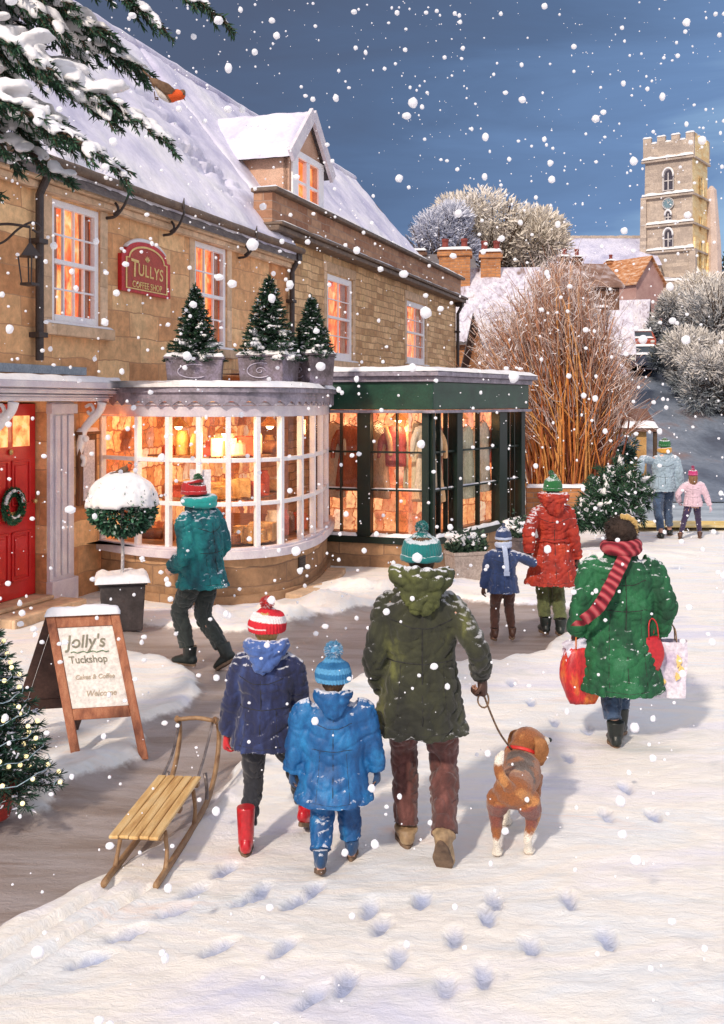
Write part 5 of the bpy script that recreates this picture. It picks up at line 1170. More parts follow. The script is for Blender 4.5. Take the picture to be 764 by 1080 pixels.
o = g.build('dog_lead', mat('plaited_lead', [(.06, .03, .02), (.38, .24, .14)], 60, .7, .4), smooth=True); o.location = org; tag(o, 'thin brown lead running from the gloved hand to the red collar', 'dog lead')

def robin(label, P, rz, s=1., flying=False, pitch=0.):
    t = thing('robin', label, 'bird', P, rz, None); M = Matrix.Rotation(pitch, 4, 'X')
    g = MB(); g.tube([(0, -.055, .05), (0, -.03, .05), (0, .0, .055), (0, .03, .07), (0, .045, .095), (0, .055, .115), (0, .05, .135)], [(.008, .006), (.024, .022), (.034, .034), (.034, .036), (.026, .028), (.026, .026), (.012, .012)], 14, ref=(1, 0, 0), sub=3, dome=.7)
    g.xf(Matrix.Scale(s, 4)); me = fuse(g, .004*s, 2)
    def c(p):
        p = p/s
        if p.y > .018 and p.z > .055 and p.y > .03+(p.z-.11)*.6*0 and not (p.z > .125): return (.75, .10, .012) if p.z < .122 else (.22, .12, .06)
        if p.z < .045: return (.78, .72, .66)
        return (.20, .11, .055)
    paint(me, c); me.transform(M); mobj('body', me, vmat('robin_feathers', .8, .3, 200., .25), t)
    wm = mat('wing_feathers', [(.09, .045, .02), (.24, .14, .08)], 30, .8, .4)
    for q in (-1, 1):
        e = MB(); e.tube([(q*.028, .03, .085), (q*.036, .0, .068), (q*.026, -.05, .05), (q*.012, -.085, .042)], [(.006, .018), (.008, .026), (.006, .018), (.003, .005)], 10, ref=(1, 0, 0), sub=3, dome=.4); e.xf(M @ Matrix.Scale(s, 4)); e.build('wing', wm, t, smooth=True)
        e = MB(); e.tube([(q*.012, 0, .03), (q*.014, .004, 0)], .0025, 5)
        for a in (-.5, 0, .5): e.tube([(q*.014, .004, .001), (q*.014+math.sin(a)*.016, .004+math.cos(a)*.016, .0)], .002, 4)
        e.xf((M if flying else Matrix.Identity(4)) @ Matrix.Scale(s, 4)); e.build('leg', mat('bird_leg', [(.12, .06, .03)], 9, .6, .1), t)
        e = MB(); e.ball((q*.02, .066, .122), .0045, 8, 6); e.xf(M @ Matrix.Scale(s, 4)); e.build('eye', MC['eyes'], t)
    e = MB(); e.tube([(0, -.05, .05), (0, -.10, .044), (0, -.135, .038)], [(.012, .005), (.014, .004), (.017, .002)], 8, ref=(1, 0, 0)); e.xf(M @ Matrix.Scale(s, 4)); e.build('tail', wm, t, smooth=True)
    e = MB(); e.tube([(0, .07, .115), (0, .092, .112)], [.005, .0008], 6); e.xf(M @ Matrix.Scale(s, 4)); e.build('beak', MC['bird_leg'], t)
    return t

# ------------------------------------------------------------ foliage helpers
def conifer(t, h, r, z0=0., whorls=12, per=9, seed=1, cols=((.012, .05, .022), (.03, .10, .045), (.05, .15, .07)), bl=.045, bw=.008, dens=1., snow=.0, trunk_r=.02, droop=.3, name='crown'):
    rn = random.Random(seed); g = MB(); sn = MB(); tips = []
    tk = MB(); tk.tube([(0, 0, z0-.02), (0, 0, z0+h*.5), (0, 0, z0+h*.97)], [trunk_r, trunk_r*.7, trunk_r*.15], 8); tk.build('trunk', bark_m, t, smooth=True)
    wd = MB()
    for w_ in range(whorls):
        f = w_/(whorls-1); z = z0+h*(.03+.90*f); L = r*(1-f)**.85+.04*r
        n = max(4, int(per*(1-f*.5)))
        for b_ in range(n):
            a = 2*math.pi*(b_+rn.random()*.8)/n+w_*1.3; LL = L*rn.uniform(.78, 1.12); d = V((math.cos(a), math.sin(a), 0))
            p0 = V((0, 0, z)); pts = [p0+d*LL*q+V((0, 0, LL*(-droop*q+.38*q*q*droop*1.6))) for q in (0, .35, .7, 1.)]
            wd.tube(pts, [.006*r/.3+.002, .004, .003, .001], 4, cap=False)
            sideL = .42*LL
            m = int(14*dens)+4
            for k in range(m):
                q = .12+.88*k/m; i = min(int(q*3), 2); base = pts[i].lerp(pts[i+1], q*3-i)
                for s in (-1, 1):
                    sd_ = V((-d.y, d.x, 0))*s; tw = (sd_*.8+d*.7+V((0, 0, -.25+rn.uniform(-.2, .25)))).normalized(); tl = sideL*(1-q*.75)*rn.uniform(.5, 1.)
                    c0 = rn.random(); cc_ = cols[0] if c0 < .4 else cols[1] if c0 < .8 else cols[2]
                    nb = max(2, int(tl/(bl*.35)))
                    for j in range(nb):
                        pp = base+tw*tl*(j/nb); bd_ = (tw+V((rn.uniform(-1, 1), rn.uniform(-1, 1), rn.uniform(-.6, .9)))*.75); g.blade(pp, bd_, bl*rn.uniform(.7, 1.2), bw, cc_)
                        if snow and rn.random() < snow: g.blade(pp+V((0, 0, .006)), bd_, bl, bw*1.8, (.75, .76, .86))
            for j in range(6): g.blade(pts[-1], d+V((rn.uniform(-.7, .7), rn.uniform(-.7, .7), rn.uniform(-.3, .6))), bl*1.1, bw, cols[1])
            tips.append((pts, d, LL, a, f))
    wd.build('branches', bark_m, t)
    for j in range(40): g.blade((0, 0, z0+h*(.88+.12*rn.random())), V((rn.uniform(-1, 1), rn.uniform(-1, 1), rn.uniform(.2, 2))), bl, bw, cols[1])
    g.build(name, foliage_m, t, colour=True)
    return tips
def clump(mb, c, r, sq=(1, 1, .55), seed=0, col=(.80, .80, .87), k=.45):
    mb.ball(c, r, 12, 8, col, sq, k, 1.8)
def tipsnow(t, tips, rn, prob=.6, s=1., name='snow_load'):
    mb = MB()
    for pts, d, LL, a, f in tips:
        if rn.random() > prob: continue
        n = 5; q0 = rn.uniform(.35, .6); P = []; R_ = []
        for i in range(n):
            q = q0+(1-q0)*i/(n-1)*.95; k = min(int(q*3), 2); p = pts[k].lerp(pts[k+1], q*3-k)+V((0, 0, .018*s)); P.append(p); R_.append((LL*.17*math.sin(math.pi*(i+.6)/n)*rn.uniform(.7, 1.2)+.004, LL*.07+.006))
        mb.tube(P, R_, 9, ref=V((-d.y, d.x, 0)), sub=3, dome=.6, col=(.80, .80, .88))
    me = fuse(mb, .012*s, 2, lambda p: .010*s*nz(p.x*18/s, p.y*18/s, p.z*18/s)); return mobj(name, me, snow_m, t)

# potted firs along the bow roof
zinc = mat('zinc_planter', [(.06, .045, .05), (.16, .13, .15), (.26, .22, .30)], 5, .6, .3, fine=40)
scroll_m = mat('pale_scroll', [(.42, .38, .5), (.56, .52, .62)], 9, .5, .2)
def potted(label, P, rz, w, d, h, th, tr, seed):
    t = thing('potted_fir', label, 'potted tree', P, rz, 'potted firs standing on the bow window roof')
    g = MB(); g.hexa([V(q) for q in ((-w*.46, -d*.46, 0), (w*.46, -d*.46, 0), (w*.46, d*.46, 0), (-w*.46, d*.46, 0), (-w*.5, -d*.5, h), (w*.5, -d*.5, h), (w*.5, d*.5, h), (-w*.5, d*.5, h))]); g.box(-w*.53, w*.53, -d*.53, d*.53, h+.001, h+.03)
    pl_ = g.build('planter', zinc, t, bevel=.01)
    g = MB()
    c = V((0, -d*.49-.006, h*.5)); g.tube([c+V((w*.30*math.cos(a)*(1-.02*a), 0, h*.30*math.sin(a)*(1-.02*a)*(1 if math.sin(a) > 0 else .9))) for a in [R(q) for q in range(60, 330, 18)]], [.008]*15, 6, sub=2)
    if seed != 1: g.tube([c+V((w*.12*math.cos(a)*(1-a/9), 0, h*.14*math.sin(a)*(1-a/9))) for a in [R(q) for q in range(0, 400, 25)]], [.006]*16, 6)
    g.build('scroll', scroll_m, pl_, smooth=True)
    n = MB(); slab(n, (-w*.53, -d*.53, h+.03), (w*.53, -d*.53, h+.03), (w*.53, d*.53, h+.03), (-w*.53, d*.53, h+.03), 20, 16, .05, .8, edge=.06, fr=8); n.build('planter_snow', snow_m, pl_, smooth=True)
    tips = conifer(t, th, tr, h, 19, 12, seed, bl=.065, bw=.015, dens=.9, snow=.06, trunk_r=.016, cols=((.008, .03, .018), (.018, .06, .03), (.04, .11, .05))); tipsnow(t, tips, random.Random(seed), .30, .8)
    return t
bp = lambda px, Y, z: V(((px-CX)/F*Y, Y, z))
ZP = ZR+.05
potted('potted fir in plain dark planter at the left end of the bow roof', bp(206, 13.75, ZP), .10, .74, .5, .33, .98, .34, 1)
potted('tallest potted fir, in lilac scrolled planter on the middle of the bow roof', bp(284, 13.85, ZP), -.35, .66, .55, .36, 1.10, .40, 2)
potted('smallest potted fir at the right end of the bow roof', bp(329, 14.3, ZP), -.9, .5, .42, .40, .82, .28, 3)

# wreath on the door
wr = thing('wreath', 'round green Christmas wreath dusted with snow hanging on the red door', 'wreath', wor(((door[0]+door[1])/2, .10, sz(20, 533, .1))), RZ)
g = MB(); rn = random.Random(8)
for i in range(900):
    a = rn.uniform(0, 2*math.pi); q = rn.uniform(0, 2*math.pi); c = V((math.cos(a)*.155, 0, math.sin(a)*.165)); o_ = V((math.cos(a)*math.cos(q), -abs(math.sin(q)), math.sin(a)*math.cos(q)))
    g.blade(c+o_*.03, o_+V((-math.sin(a), 0, math.cos(a)))*.8, .05, .014, rn.choice([(.012, .07, .03), (.03, .14, .06), (.05, .2, .09)]))
g.tube([V((math.cos(2*math.pi*i/30)*.155, .0, math.sin(2*math.pi*i/30)*.165)) for i in range(31)], [.032]*31, 8, col=(.012, .06, .025), cap=False); g.build('greenery', foliage_m, wr, colour=True)
for k in range(7):
    a = rn.uniform(0, 6.28); e = MB(); e.ball((math.cos(a)*.155, -.045, math.sin(a)*.165), .014, 8, 6); e.build('berry', mat('red_berry', [(.6, .02, .02)], 5, .3, 0), wr, smooth=True)
n = MB()
for i in range(26): a = lerp(R(15), R(165), i/25); n.ball((math.cos(a)*.165, -.03, math.sin(a)*.178), .030*rn.uniform(.6, 1.2), 9, 6, squash=(1, .8, .7))
for i in range(9): a = lerp(R(235), R(305), i/8); n.ball((math.cos(a)*.128, -.04, math.sin(a)*.135), .018*rn.uniform(.7, 1.2), 8, 6)
mobj('snow_dusting', fuse(n, .009, 2), snow_m, wr)

# round clipped holly in a square planter, with a robin on top
P = G(129, 662); tz = lambda py: CH+(HY-py)/F*P.y
tp = thing('topiary', 'round clipped bush on a thin stem in a dark square planter, capped with snow', 'potted plant', P, .25)
g = MB(); hgt = tz(614); g.hexa([V(q) for q in ((-.21, -.21, 0), (.21, -.21, 0), (.21, .21, 0), (-.21, .21, 0), (-.24, -.24, hgt), (.24, -.24, hgt), (.24, .24, hgt), (-.24, .24, hgt))]); g.box(-.26, .26, -.26, .26, hgt+.002, hgt+.035)
plt = g.build('planter', mat('dark_planter', [(.022, .018, .018), (.075, .06, .06)], 6, .5, .3, fine=40), tp, bevel=.012)
n = MB(); slab(n, (-.29, -.29, hgt+.03), (.29, -.29, hgt+.03), (.29, .29, hgt+.03), (-.29, .29, hgt+.03), 30, 30, .08, .8, edge=.10, fr=6); n.build('planter_snow', snow_m, plt, smooth=True)
bc = tz(535); g = MB(); g.tube([(0, 0, hgt), (.006, 0, hgt+.3), (0, 0, bc)], [.020, .018, .02], 8, sub=3); g.build('trunk', mat('pale_stem', [(.35, .33, .35), (.55, .52, .52)], 20, .7, .3), tp, smooth=True)
g = MB(); rn = random.Random(11); br_ = .355
for i in range(5200):
    d = V((rn.gauss(0, 1), rn.gauss(0, 1), rn.gauss(0, 1))).normalized(); rr = br_*(rn.uniform(.72, 1.)**.6)*(1+.09*nz(d.x*3, d.y*3, d.z*3)+.05*nz(d.x*8, d.y*8, d.z*8)); c = d*rr
    dark = rn.random()
    g.blade(V((0, 0, bc))+V((c.x, c.y, c.z*.88)), (d+V((rn.uniform(-1, 1), rn.uniform(-1, 1), rn.uniform(-.6, 1)))*.8), rn.uniform(.035, .06), .030, (.012, .05, .028) if dark < .4 else (.03, .13, .07) if dark < .75 else (.10, .26, .15) if dark < .93 else (.5, .6, .55))
g.build('crown', foliage_m, tp, colour=True)
n = MB(); n.ball((0, 0, bc+.02), br_*.98, 30, 20, squash=(1, 1, .93))
me = fuse(n, .02, 2)
for v in me.vertices:
    q = (v.co.z-bc)/br_; d = math.atan2(v.co.y, v.co.x); lim = .05+.25*fbm(math.cos(d)*1.6, math.sin(d)*1.6, 5)
    if q < lim: v.co = V((v.co.x*.80, v.co.y*.80, max(v.co.z, bc+lim*br_-.03)))
    else: v.co += V((v.co.x, v.co.y, v.co.z-bc)).normalized()*(.045+.05*fbm(v.co.x*6, v.co.y*6, v.co.z*6))
mobj('snow_cap', me, snow_m, tp)
robin('small red breasted robin perched on top of the round clipped bush', P+V((.03, -.05, bc+br_*.93+.005)), R(-62), 1.15)

# ------------------------------------------------------------ A-board
P1, P2 = G(77, 806), G(157, 800)
ab = thing('sandwich_board', 'wooden A-frame menu board with snow on top standing in the snow', 'sign board', (P1+P2)/2, math.atan2(P2.y-P1.y, P2.x-P1.x))
wd_m = mat('terracotta_wood', [(.22, .065, .03), (.40, .14, .065), (.52, .22, .11)], 5, .6, .35, stretch=(5, 5, .6), fine=70)
dkw = mat('dark_board', [(.05, .022, .016), (.14, .07, .05)], 6, .7, .3)
hw = (P2-P1).length/2; Ht = CH+(HY-652)/F*7.3; topx = -.20; topy = .36
Sk = Matrix(((1, 0, topx/Ht, 0), (0, 1, topy/Ht, 0), (0, 0, 1, 0), (0, 0, 0, 1)))
f = MB(); fw_ = .062
f.box(-hw, -hw+fw_, -.02, .02, 0, Ht); f.box(hw-fw_, hw, -.02, .02, 0, Ht); f.box(-hw+fw_, hw-fw_, -.018, .018, Ht-.08, Ht-.001); f.box(-hw+fw_, hw-fw_, -.018, .018, .27, .34)
f.xf(Sk).build('frame', wd_m, ab, bevel=.006)
f = MB(); f.box(-hw+fw_+.002, hw-fw_-.002, -.008, .010, .342, Ht-.082); f.xf(Sk); pnl = f.build('panel', mat('cream_panel', [(.82, .76, .70), (.90, .86, .81)], 2, .6, .1), ab)
bk = MB(); Sk2 = Matrix(((1, 0, (topx+.50)/Ht, -.50), (0, 1, -(.34)/Ht, .34+topy+.045), (0, 0, 1, 0), (0, 0, 0, 1)))
bk.box(-hw, -hw+fw_, -.02, .02, 0, Ht-.01); bk.box(hw-fw_, hw, -.02, .02, 0, Ht-.01); bk.box(-hw+fw_, hw-fw_, -.018, .018, Ht-.08, Ht-.012); bk.box(-hw+fw_, hw-fw_, -.018, .018, .2, .28); bk.box(-hw+fw_+.002, hw-fw_-.002, -.01, .01, .285, Ht-.09); bk.xf(Sk2).build('rear_frame', dkw, ab, bevel=.005)
ink = mat('ink', [(.20, .20, .15), (.30, .27, .20)], 9, .7, 0); ink2 = mat('faded_ink', [(.48, .40, .30), (.56, .47, .36)], 9, .7, 0)
def tm(x, z): return Sk @ Matrix.Translation((x, -.010, z)) @ Matrix.Rotation(R(90), 4, 'X')
text("Jolly's", .118, ink, pnl, tm(-.02, Ht-.215), shear=.3); text('Tuckshop', .066, ink, pnl, tm(-.02, Ht-.315))
text('Cakes & Coffee', .042, ink2, pnl, tm(.0, Ht-.42), shear=.3); text('Welcome', .052, ink2, pnl, tm(.02, Ht-.53), shear=.35)
g = MB(); g.tube([Sk @ V((-.13+.26*i/12, -.012, Ht-.245+.006*math.sin(i*2.1))) for i in range(13)], .0035, 5); g.build('flourish', mat('green_ink', [(.16, .26, .14)], 4, .7, 0), pnl)
n = MB(); a = Sk @ V((-hw-.01, -.04, Ht)); b_ = Sk @ V((hw+.01, -.04, Ht)); off = V((0, .12, 0)); slab(n, a, b_, b_+off, a+off, 30, 6, .05, .7, edge=.05, fr=7); n.build('snow_cap', snow_m, ab, smooth=True)

# ------------------------------------------------------------ sled
A1, A2 = G(122, 931), G(157, 937); B2 = V(((222-CX)/F*6.55, 6.55, 0))
fwd = (B2-A2).normalized(); org = (A1+A2)/2
sl_ = thing('sled', 'wooden slatted sledge with curved runners lying at the edge of the snow', 'sledge', org, math.atan2(fwd.y, fwd.x)-math.pi/2)
sw_ = .135; L = 1.30
lath = mat('pale_lath', [(.50, .27, .09), (.72, .46, .18), (.82, .60, .30)], 4, .45, .3, stretch=(9, .8, 5), fine=80); bent = mat('bent_ash', [(.20, .10, .045), (.42, .26, .13)], 6, .5, .4, stretch=(4, 1, 4), fine=80); irn = mat('worn_iron', [(.10, .08, .08), (.35, .30, .28)], 14, .4, .4, metal=.5)
for s in (-1, 1):
    g = MB(); g.tube([(s*sw_, -.04, .02), (s*sw_, .2, .018), (s*sw_, .7, .018), (s*sw_, 1.05, .05), (s*sw_*.98, 1.26, .16), (s*sw_*.95, 1.36, .31), (s*sw_*.93, 1.34, .42), (s*sw_*.9, 1.27, .46)], [(.016, .022)]*8, 8, ref=(1, 0, 0), sub=5); g.build('runner', bent, sl_, smooth=True)
    for y in (.16, .74, 1.02):
        g = MB(); g.tube([(s*sw_, y-.03, .02), (s*sw_*.97, y+.015, .10), (s*sw_*.85, y+.03, .205)], [.014, .011, .013], 8, sub=3); g.build('strut', irn if y > 1 else bent, sl_, smooth=True)
    g = MB(); g.tube([(s*sw_*.80, .88, .215), (s*sw_*.75, 1.1, .30), (s*sw_*.78, 1.28, .44)], [.010, .009, .009], 8, sub=4); g.build('front_stay', irn, sl_, smooth=True)
for k in range(5):
    g = MB(); x = (k-2)*.053; g.box(x-.0245, x+.0245, .02+.008*(k % 2), .90, .222, .240); g.build('slat', lath, sl_, bevel=.006)
for y in (.10, .46, .84):
    g = MB(); g.box(-sw_*.98, sw_*.98, y-.025, y+.025, .198, .2215); g.build('crossbar', bent, sl_, bevel=.005)
g = MB(); g.tube([(-sw_*.9, 1.27, .455), (0, 1.285, .465), (sw_*.9, 1.27, .455)], [.014]*3, 8, sub=3); g.build('handle_bar', bent, sl_, smooth=True)

# ------------------------------------------------------------ Christmas tree with lights, bottom left
P = G(-12, 862)
xt = thing('christmas_tree', 'small Christmas tree with warm fairy lights in a red pot', 'christmas tree', P, 0)
g = MB(); g.tube([(0, 0, 0), (0, 0, .02), (0, 0, .17), (0, 0, .175), (0, 0, .22)], [.12, .125, .155, .175, .178], 24, dome=0); g.build('pot', mat('red_pot', [(.36, .025, .02), (.52, .05, .035)], 4, .45, .2), xt, smooth=False, bevel=.004)
tips = conifer(xt, 1.03, .40, .20, 15, 13, 21, bl=.05, bw=.0075, dens=1.5, snow=.05, trunk_r=.022, cols=((.006, .028, .016), (.014, .06, .035), (.03, .11, .07)))
bulb = mat('fairy_bulb', [(1, .9, .6)], 5, .4, 0); nb = bulb.node_tree.nodes['Principled BSDF']; nb.inputs['Emission Color'].default_value = (1, .80, .38, 1); nb.inputs['Emission Strength'].default_value = 1.15
e = MB(); e.ball((0, 0, 0), .0135, 10, 8); bm0 = e.mesh('fairy_light', True); bm0.materials.append(bulb); rn = random.Random(2)
cnt = 0
for i in range(96):
    pts, d, LL, a, f_ = tips[int(i*len(tips)/96)]
    q = rn.uniform(.7, 1.); k = min(int(q*3), 2); p = pts[k].lerp(pts[k+1], q*3-k)
    o = bpy.data.objects.new('fairy_light', bm0); COL.objects.link(o); o.parent = xt; o.location = p+V((0, 0, .018))
g = MB(); N_ = 260; g.tube([V((math.cos(i*.22)*.42*(1-i/N_)**.85*.92, math.sin(i*.22)*.42*(1-i/N_)**.85*.92, .22+1.0*i/N_-.03+.012*math.sin(i*1.7))) for i in range(N_)], .0028, 4); g.build('light_string', mat('blue_tinsel', [(.25, .42, .55), (.6, .75, .8)], 30, .3, .2), xt)

# ------------------------------------------------------------ shopping bags
def bag(name, label, P, rz, w, d, h, m, tilt=0., soft=0., extra=None):
    t = thing(name, label, 'shopping bag', P, rz)
    g = MB(); nx_, nz_ = 10, 10
    ring_ = []
    for j in range(nz_+1):
        v = j/nz_; row = []
        for i in range(28):
            a = 2*math.pi*i/28; c, s = math.cos(a), math.sin(a); k = 1/max(abs(c)**1, abs(s)**1)**(1-soft)
            x, y = c*k*w/2, s*k*d/2; x, y = clamp(x, -w/2, w/2), clamp(y, -d/2, d/2)
            sc_ = (1-.12*(1-v)) if soft < .3 else (1.05*math.sin(math.pi*(.18+.62*v))+.05)
            row.append(V((x*sc_+tilt*v*0+.012*nz(x*20, y*20, v*4+P.x), y*sc_+.014*nz(x*16, y*16+5, v*3), h*v+.006*nz(i*.7, j))))
        ring_.append(row)
    vs = [p for r_ in ring_ for p in r_]; fs = [(j*28+i, j*28+(i+1) % 28, (j+1)*28+(i+1) % 28, (j+1)*28+i) for j in range(nz_) for i in range(28)]+[tuple(range(28))[::-1]]
    if soft >= .3: fs.append(tuple(nz_*28+i for i in range(28)))
    g.add(vs, fs); b_ = g.build('bag_body', m, t, smooth=soft > .3)
    for s in (-1, 1):
        e = MB(); e.tube([(-w*.22, s*d*.4, h-.01), (-w*.18, s*d*.25, h+.09), (0, s*d*.08, h+.13), (w*.18, s*d*.25, h+.09), (w*.22, s*d*.4, h-.01)], .005, 6, sub=4); e.build('handle', MC['plaited_lead'] if soft < .3 else m, t, smooth=True)
    if extra: extra(t, w, d, h)
    return t
gP = G(655, 786)
def tissue(t, w, d, h):
    g = MB()
    for k in range(3):
        g.sheet(lambda u, v: V(((-.5+u)*w*.9+.03*nz(u*5, v*5, k), (-.3+k*.3)*d+.03*nz(u*6, v*6, k+4), h-.10+v*(.17-.12*abs(u-.45))+.02*nz(u*7, v*3))), 12, 8)
    g.build('tissue', mat('white_tissue', [(.62, .60, .78), (.85, .84, .90)], 4, .8, .3, fine=20), t, smooth=True)
def front(m, f0):
    def fn(t, w, d, h): e = MB(); f0(e, w, d, h); e.build('bag_print', m, t)
    return fn
redb = mat('red_gift_bag', [(.32, .01, .02), (.62, .03, .03), (.80, .28, .04)], 7, .4, .3, stretch=(1.6, 1.6, .6), fine=60)
bag('shopping_bag', 'red and orange patterned shopping bag with white tissue in her left hand', W(614, 741, 7.5), .1, .29, .16, .41, redb, soft=.35, extra=tissue)
lil = mat('lilac_bag', [(.50, .42, .60), (.72, .66, .76), (.80, .78, .84)], 5, .4, .15)
def gold_marks(e, w, d, h):
    for (x, z, r_) in ((.06, .27, .045), (.075, .21, .035), (.05, .16, .03), (-.05, .12, .03)): e.tube([(x, -d/2-.012, z-r_), (x+.012, -d/2-.014, z), (x, -d/2-.012, z+r_)], [(.004, .002), (.022, .003), (.004, .002)], 6, sub=3)
bag('shopping_bag', 'pale lilac paper carrier bag with gold print in her right hand', W(704, 734, 7.5)+V((.0, 0, 0)), -.15, .27, .12, .40, lil, extra=front(gold_m, gold_marks))
bag('gift_bag', 'small plain red bag held in front of the lilac bag', W(687, 707, 7.38), .2, .17, .10, .24, mat('plain_red_bag', [(.42, .01, .02), (.60, .03, .035)], 6, .5, .3), soft=.45)

# ------------------------------------------------------------ fir tree being dragged
butt = W(677, 506, 18.75); tip = W(596, 585, 16.9); tip.z = .42
ax = (tip-butt); t = thing('cut_fir_tree', 'snowy cut fir tree dragged along the snow by its trunk', 'fir tree', butt, 0)
q_ = ax.normalized().to_track_quat('Z', 'Y').to_matrix().to_4x4()
tips = conifer(t, ax.length*.86, .56, .35, 14, 15, 31, bl=.11, bw=.022, dens=1.2, snow=.05, trunk_r=.045, droop=-.95, cols=((.010, .035, .02), (.02, .07, .035), (.04, .11, .05)))
for c in list(t.children): c.data.transform(q_)
up = MB(); rn = random.Random(4)
for pts, d, LL, a, f_ in tips:
    w0 = q_ @ pts[3]; 
    if w0.z < (q_ @ V((0, 0, pts[3].z))).z-.0: continue
    if rn.random() < .35:
        P_ = [q_ @ pts[1].lerp(pts[2], .5), q_ @ pts[2], q_ @ pts[3]]; up.tube([p+V((0, 0, .03)) for p in P_], [(.03, .02), (.075, .04), (.03, .02)], 8, sub=3, dome=.6)
mobj('snow_load', fuse(up, .022, 2, lambda p: .02*nz(p.x*10, p.y*10, p.z*10)), snow_m, t)
for c in t.children:      # nothing sinks under the ground
    for v in c.data.vertices:
        wz = v.co.z+butt.z
        if wz < .02: v.co.z = .02-butt.z+abs(wz)*.06

# ------------------------------------------------------------ planters by the green shop
def trough(label, P, rz, w, d, h, m, seed):
    t = thing('planter', label, 'planter', P, rz); g = MB(); g.hexa([V(q) for q in ((-w*.45, -d*.45, 0), (w*.45, -d*.45, 0), (w*.45, d*.45, 0), (-w*.45, d*.45, 0), (-w*.5, -d*.5, h), (w*.5, -d*.5, h), (w*.5, d*.5, h), (-w*.5, d*.5, h))]); g.box(-w*.52, w*.52, -d*.52, d*.52, h, h+.05); g.build('trough', m, t, bevel=.012)
    rn = random.Random(seed); g = MB(); n = MB()
    for i in range(1500):
        c = V((rn.uniform(-.48, .48)*w, rn.uniform(-.45, .45)*d, h+.04+abs(rn.gauss(0, .10)))); g.blade(c, V((rn.uniform(-1, 1), rn.uniform(-1, 1), rn.uniform(0, 1.2))), .07, .03, rn.choice([(.01, .03, .02), (.02, .06, .03), (.05, .09, .05)]))
    g.build('plants', foliage_m, t, colour=True)
    for i in range(26): n.ball((rn.uniform(-.46, .46)*w, rn.uniform(-.42, .42)*d, h+.15+rn.uniform(0, .12)), rn.uniform(.03, .08), 9, 6, squash=(1.2, 1, .6), nzamp=.5)
    mobj('snow_load', fuse(n, .014, 1), snow_m, t)
stp = mat('grey_stone_trough', [(.30, .24, .21), (.48, .40, .35)], 5, .85, .5)
trough('stone trough of snowy plants in front of the green shop corner', G(492, 612), .35, .52, .34, .36, stp, 1)
trough('dark tub of snowy plants by the far end of the green shop', G(545, 592), .9, .42, .34, .34, mat('dark_tub', [(.05, .04, .045), (.14, .11, .11)], 5, .7, .4), 2)

# ------------------------------------------------------------ goods in the windows
rn = random.Random(77)
cakem = [mat('crust_%s' % n_, c, 9, .6, .4, fine=50) for n_, c in (('gold', [(.45, .20, .05), (.75, .42, .14)]), ('dark', [(.14, .045, .02), (.32, .12, .05)]), ('pale', [(.70, .50, .30), (.85, .70, .48)]), ('red', [(.45, .05, .02), (.65, .12, .05)]))]
def goods(kind, P, s, m, lab, cat, group):
    g = MB()
    if kind == 'jar': g.tube([(0, 0, 0), (0, 0, .01), (0, 0, .14), (0, 0, .17), (0, 0, .19)], [.05, .055, .055, .04, .042], 14)
    elif kind == 'cake':
        g.tube([(0, 0, 0), (0, 0, .012)], [.11, .12], 16); g.tube([(0, 0, .014), (0, 0, .05), (0, 0, .09), (0, 0, .10)], [.085, .088, .085, .07], 18)
        for i in range(6): g.ball((math.cos(i*1.05)*.05, math.sin(i*1.05)*.05, .105), .016, 8, 6)
    elif kind == 'loaf': g.tube([(-.12, 0, .045), (-.09, 0, .055), (.09, 0, .055), (.12, 0, .045)], [(.02, .03), (.055, .055), (.055, .055), (.02, .03)], 12, ref=(0, 1, 0), sub=3, dome=.6)
    elif kind == 'box': g.box(-.09, .09, -.06, .06, 0, .13); g.box(-.094, .094, -.012, .012, -.0, .134); g.box(-.012, .012, -.064, .064, 0, .135)
    g.xf(Matrix.Scale(s, 4)); o = g.build(kind if kind != 'box' else 'gift_box', m, None, smooth=kind in ('jar', 'loaf'), bevel=.003 if kind == 'box' else 0); o.location = P; o.rotation_euler = (0, 0, rn.uniform(-.4, .4)); tag(o, lab, cat, group)
labs = {'jar': 'glazed storage jar on the shelves of the bow window', 'cake': 'iced round cake displayed on a plate in the bow window', 'loaf': 'crusty loaf displayed in the bow window', 'box': 'ribboned gift box displayed in the bow window'}
for z in (ZS+.012, ZS+.553, ZS+1.093):
    for i in range(4, 45, 3):
        kind = rn.choice(['jar', 'cake', 'loaf', 'box', 'jar']); P = bows[i]-bn[i]*(.62 if z > ZS+.1 else .35); goods(kind, V((P.x, P.y, z)), rn.uniform(1.1, 1.9), rn.choice(cakem), labs[kind], kind if kind != 'box' else 'gift box', 'goods on show in the bow window')
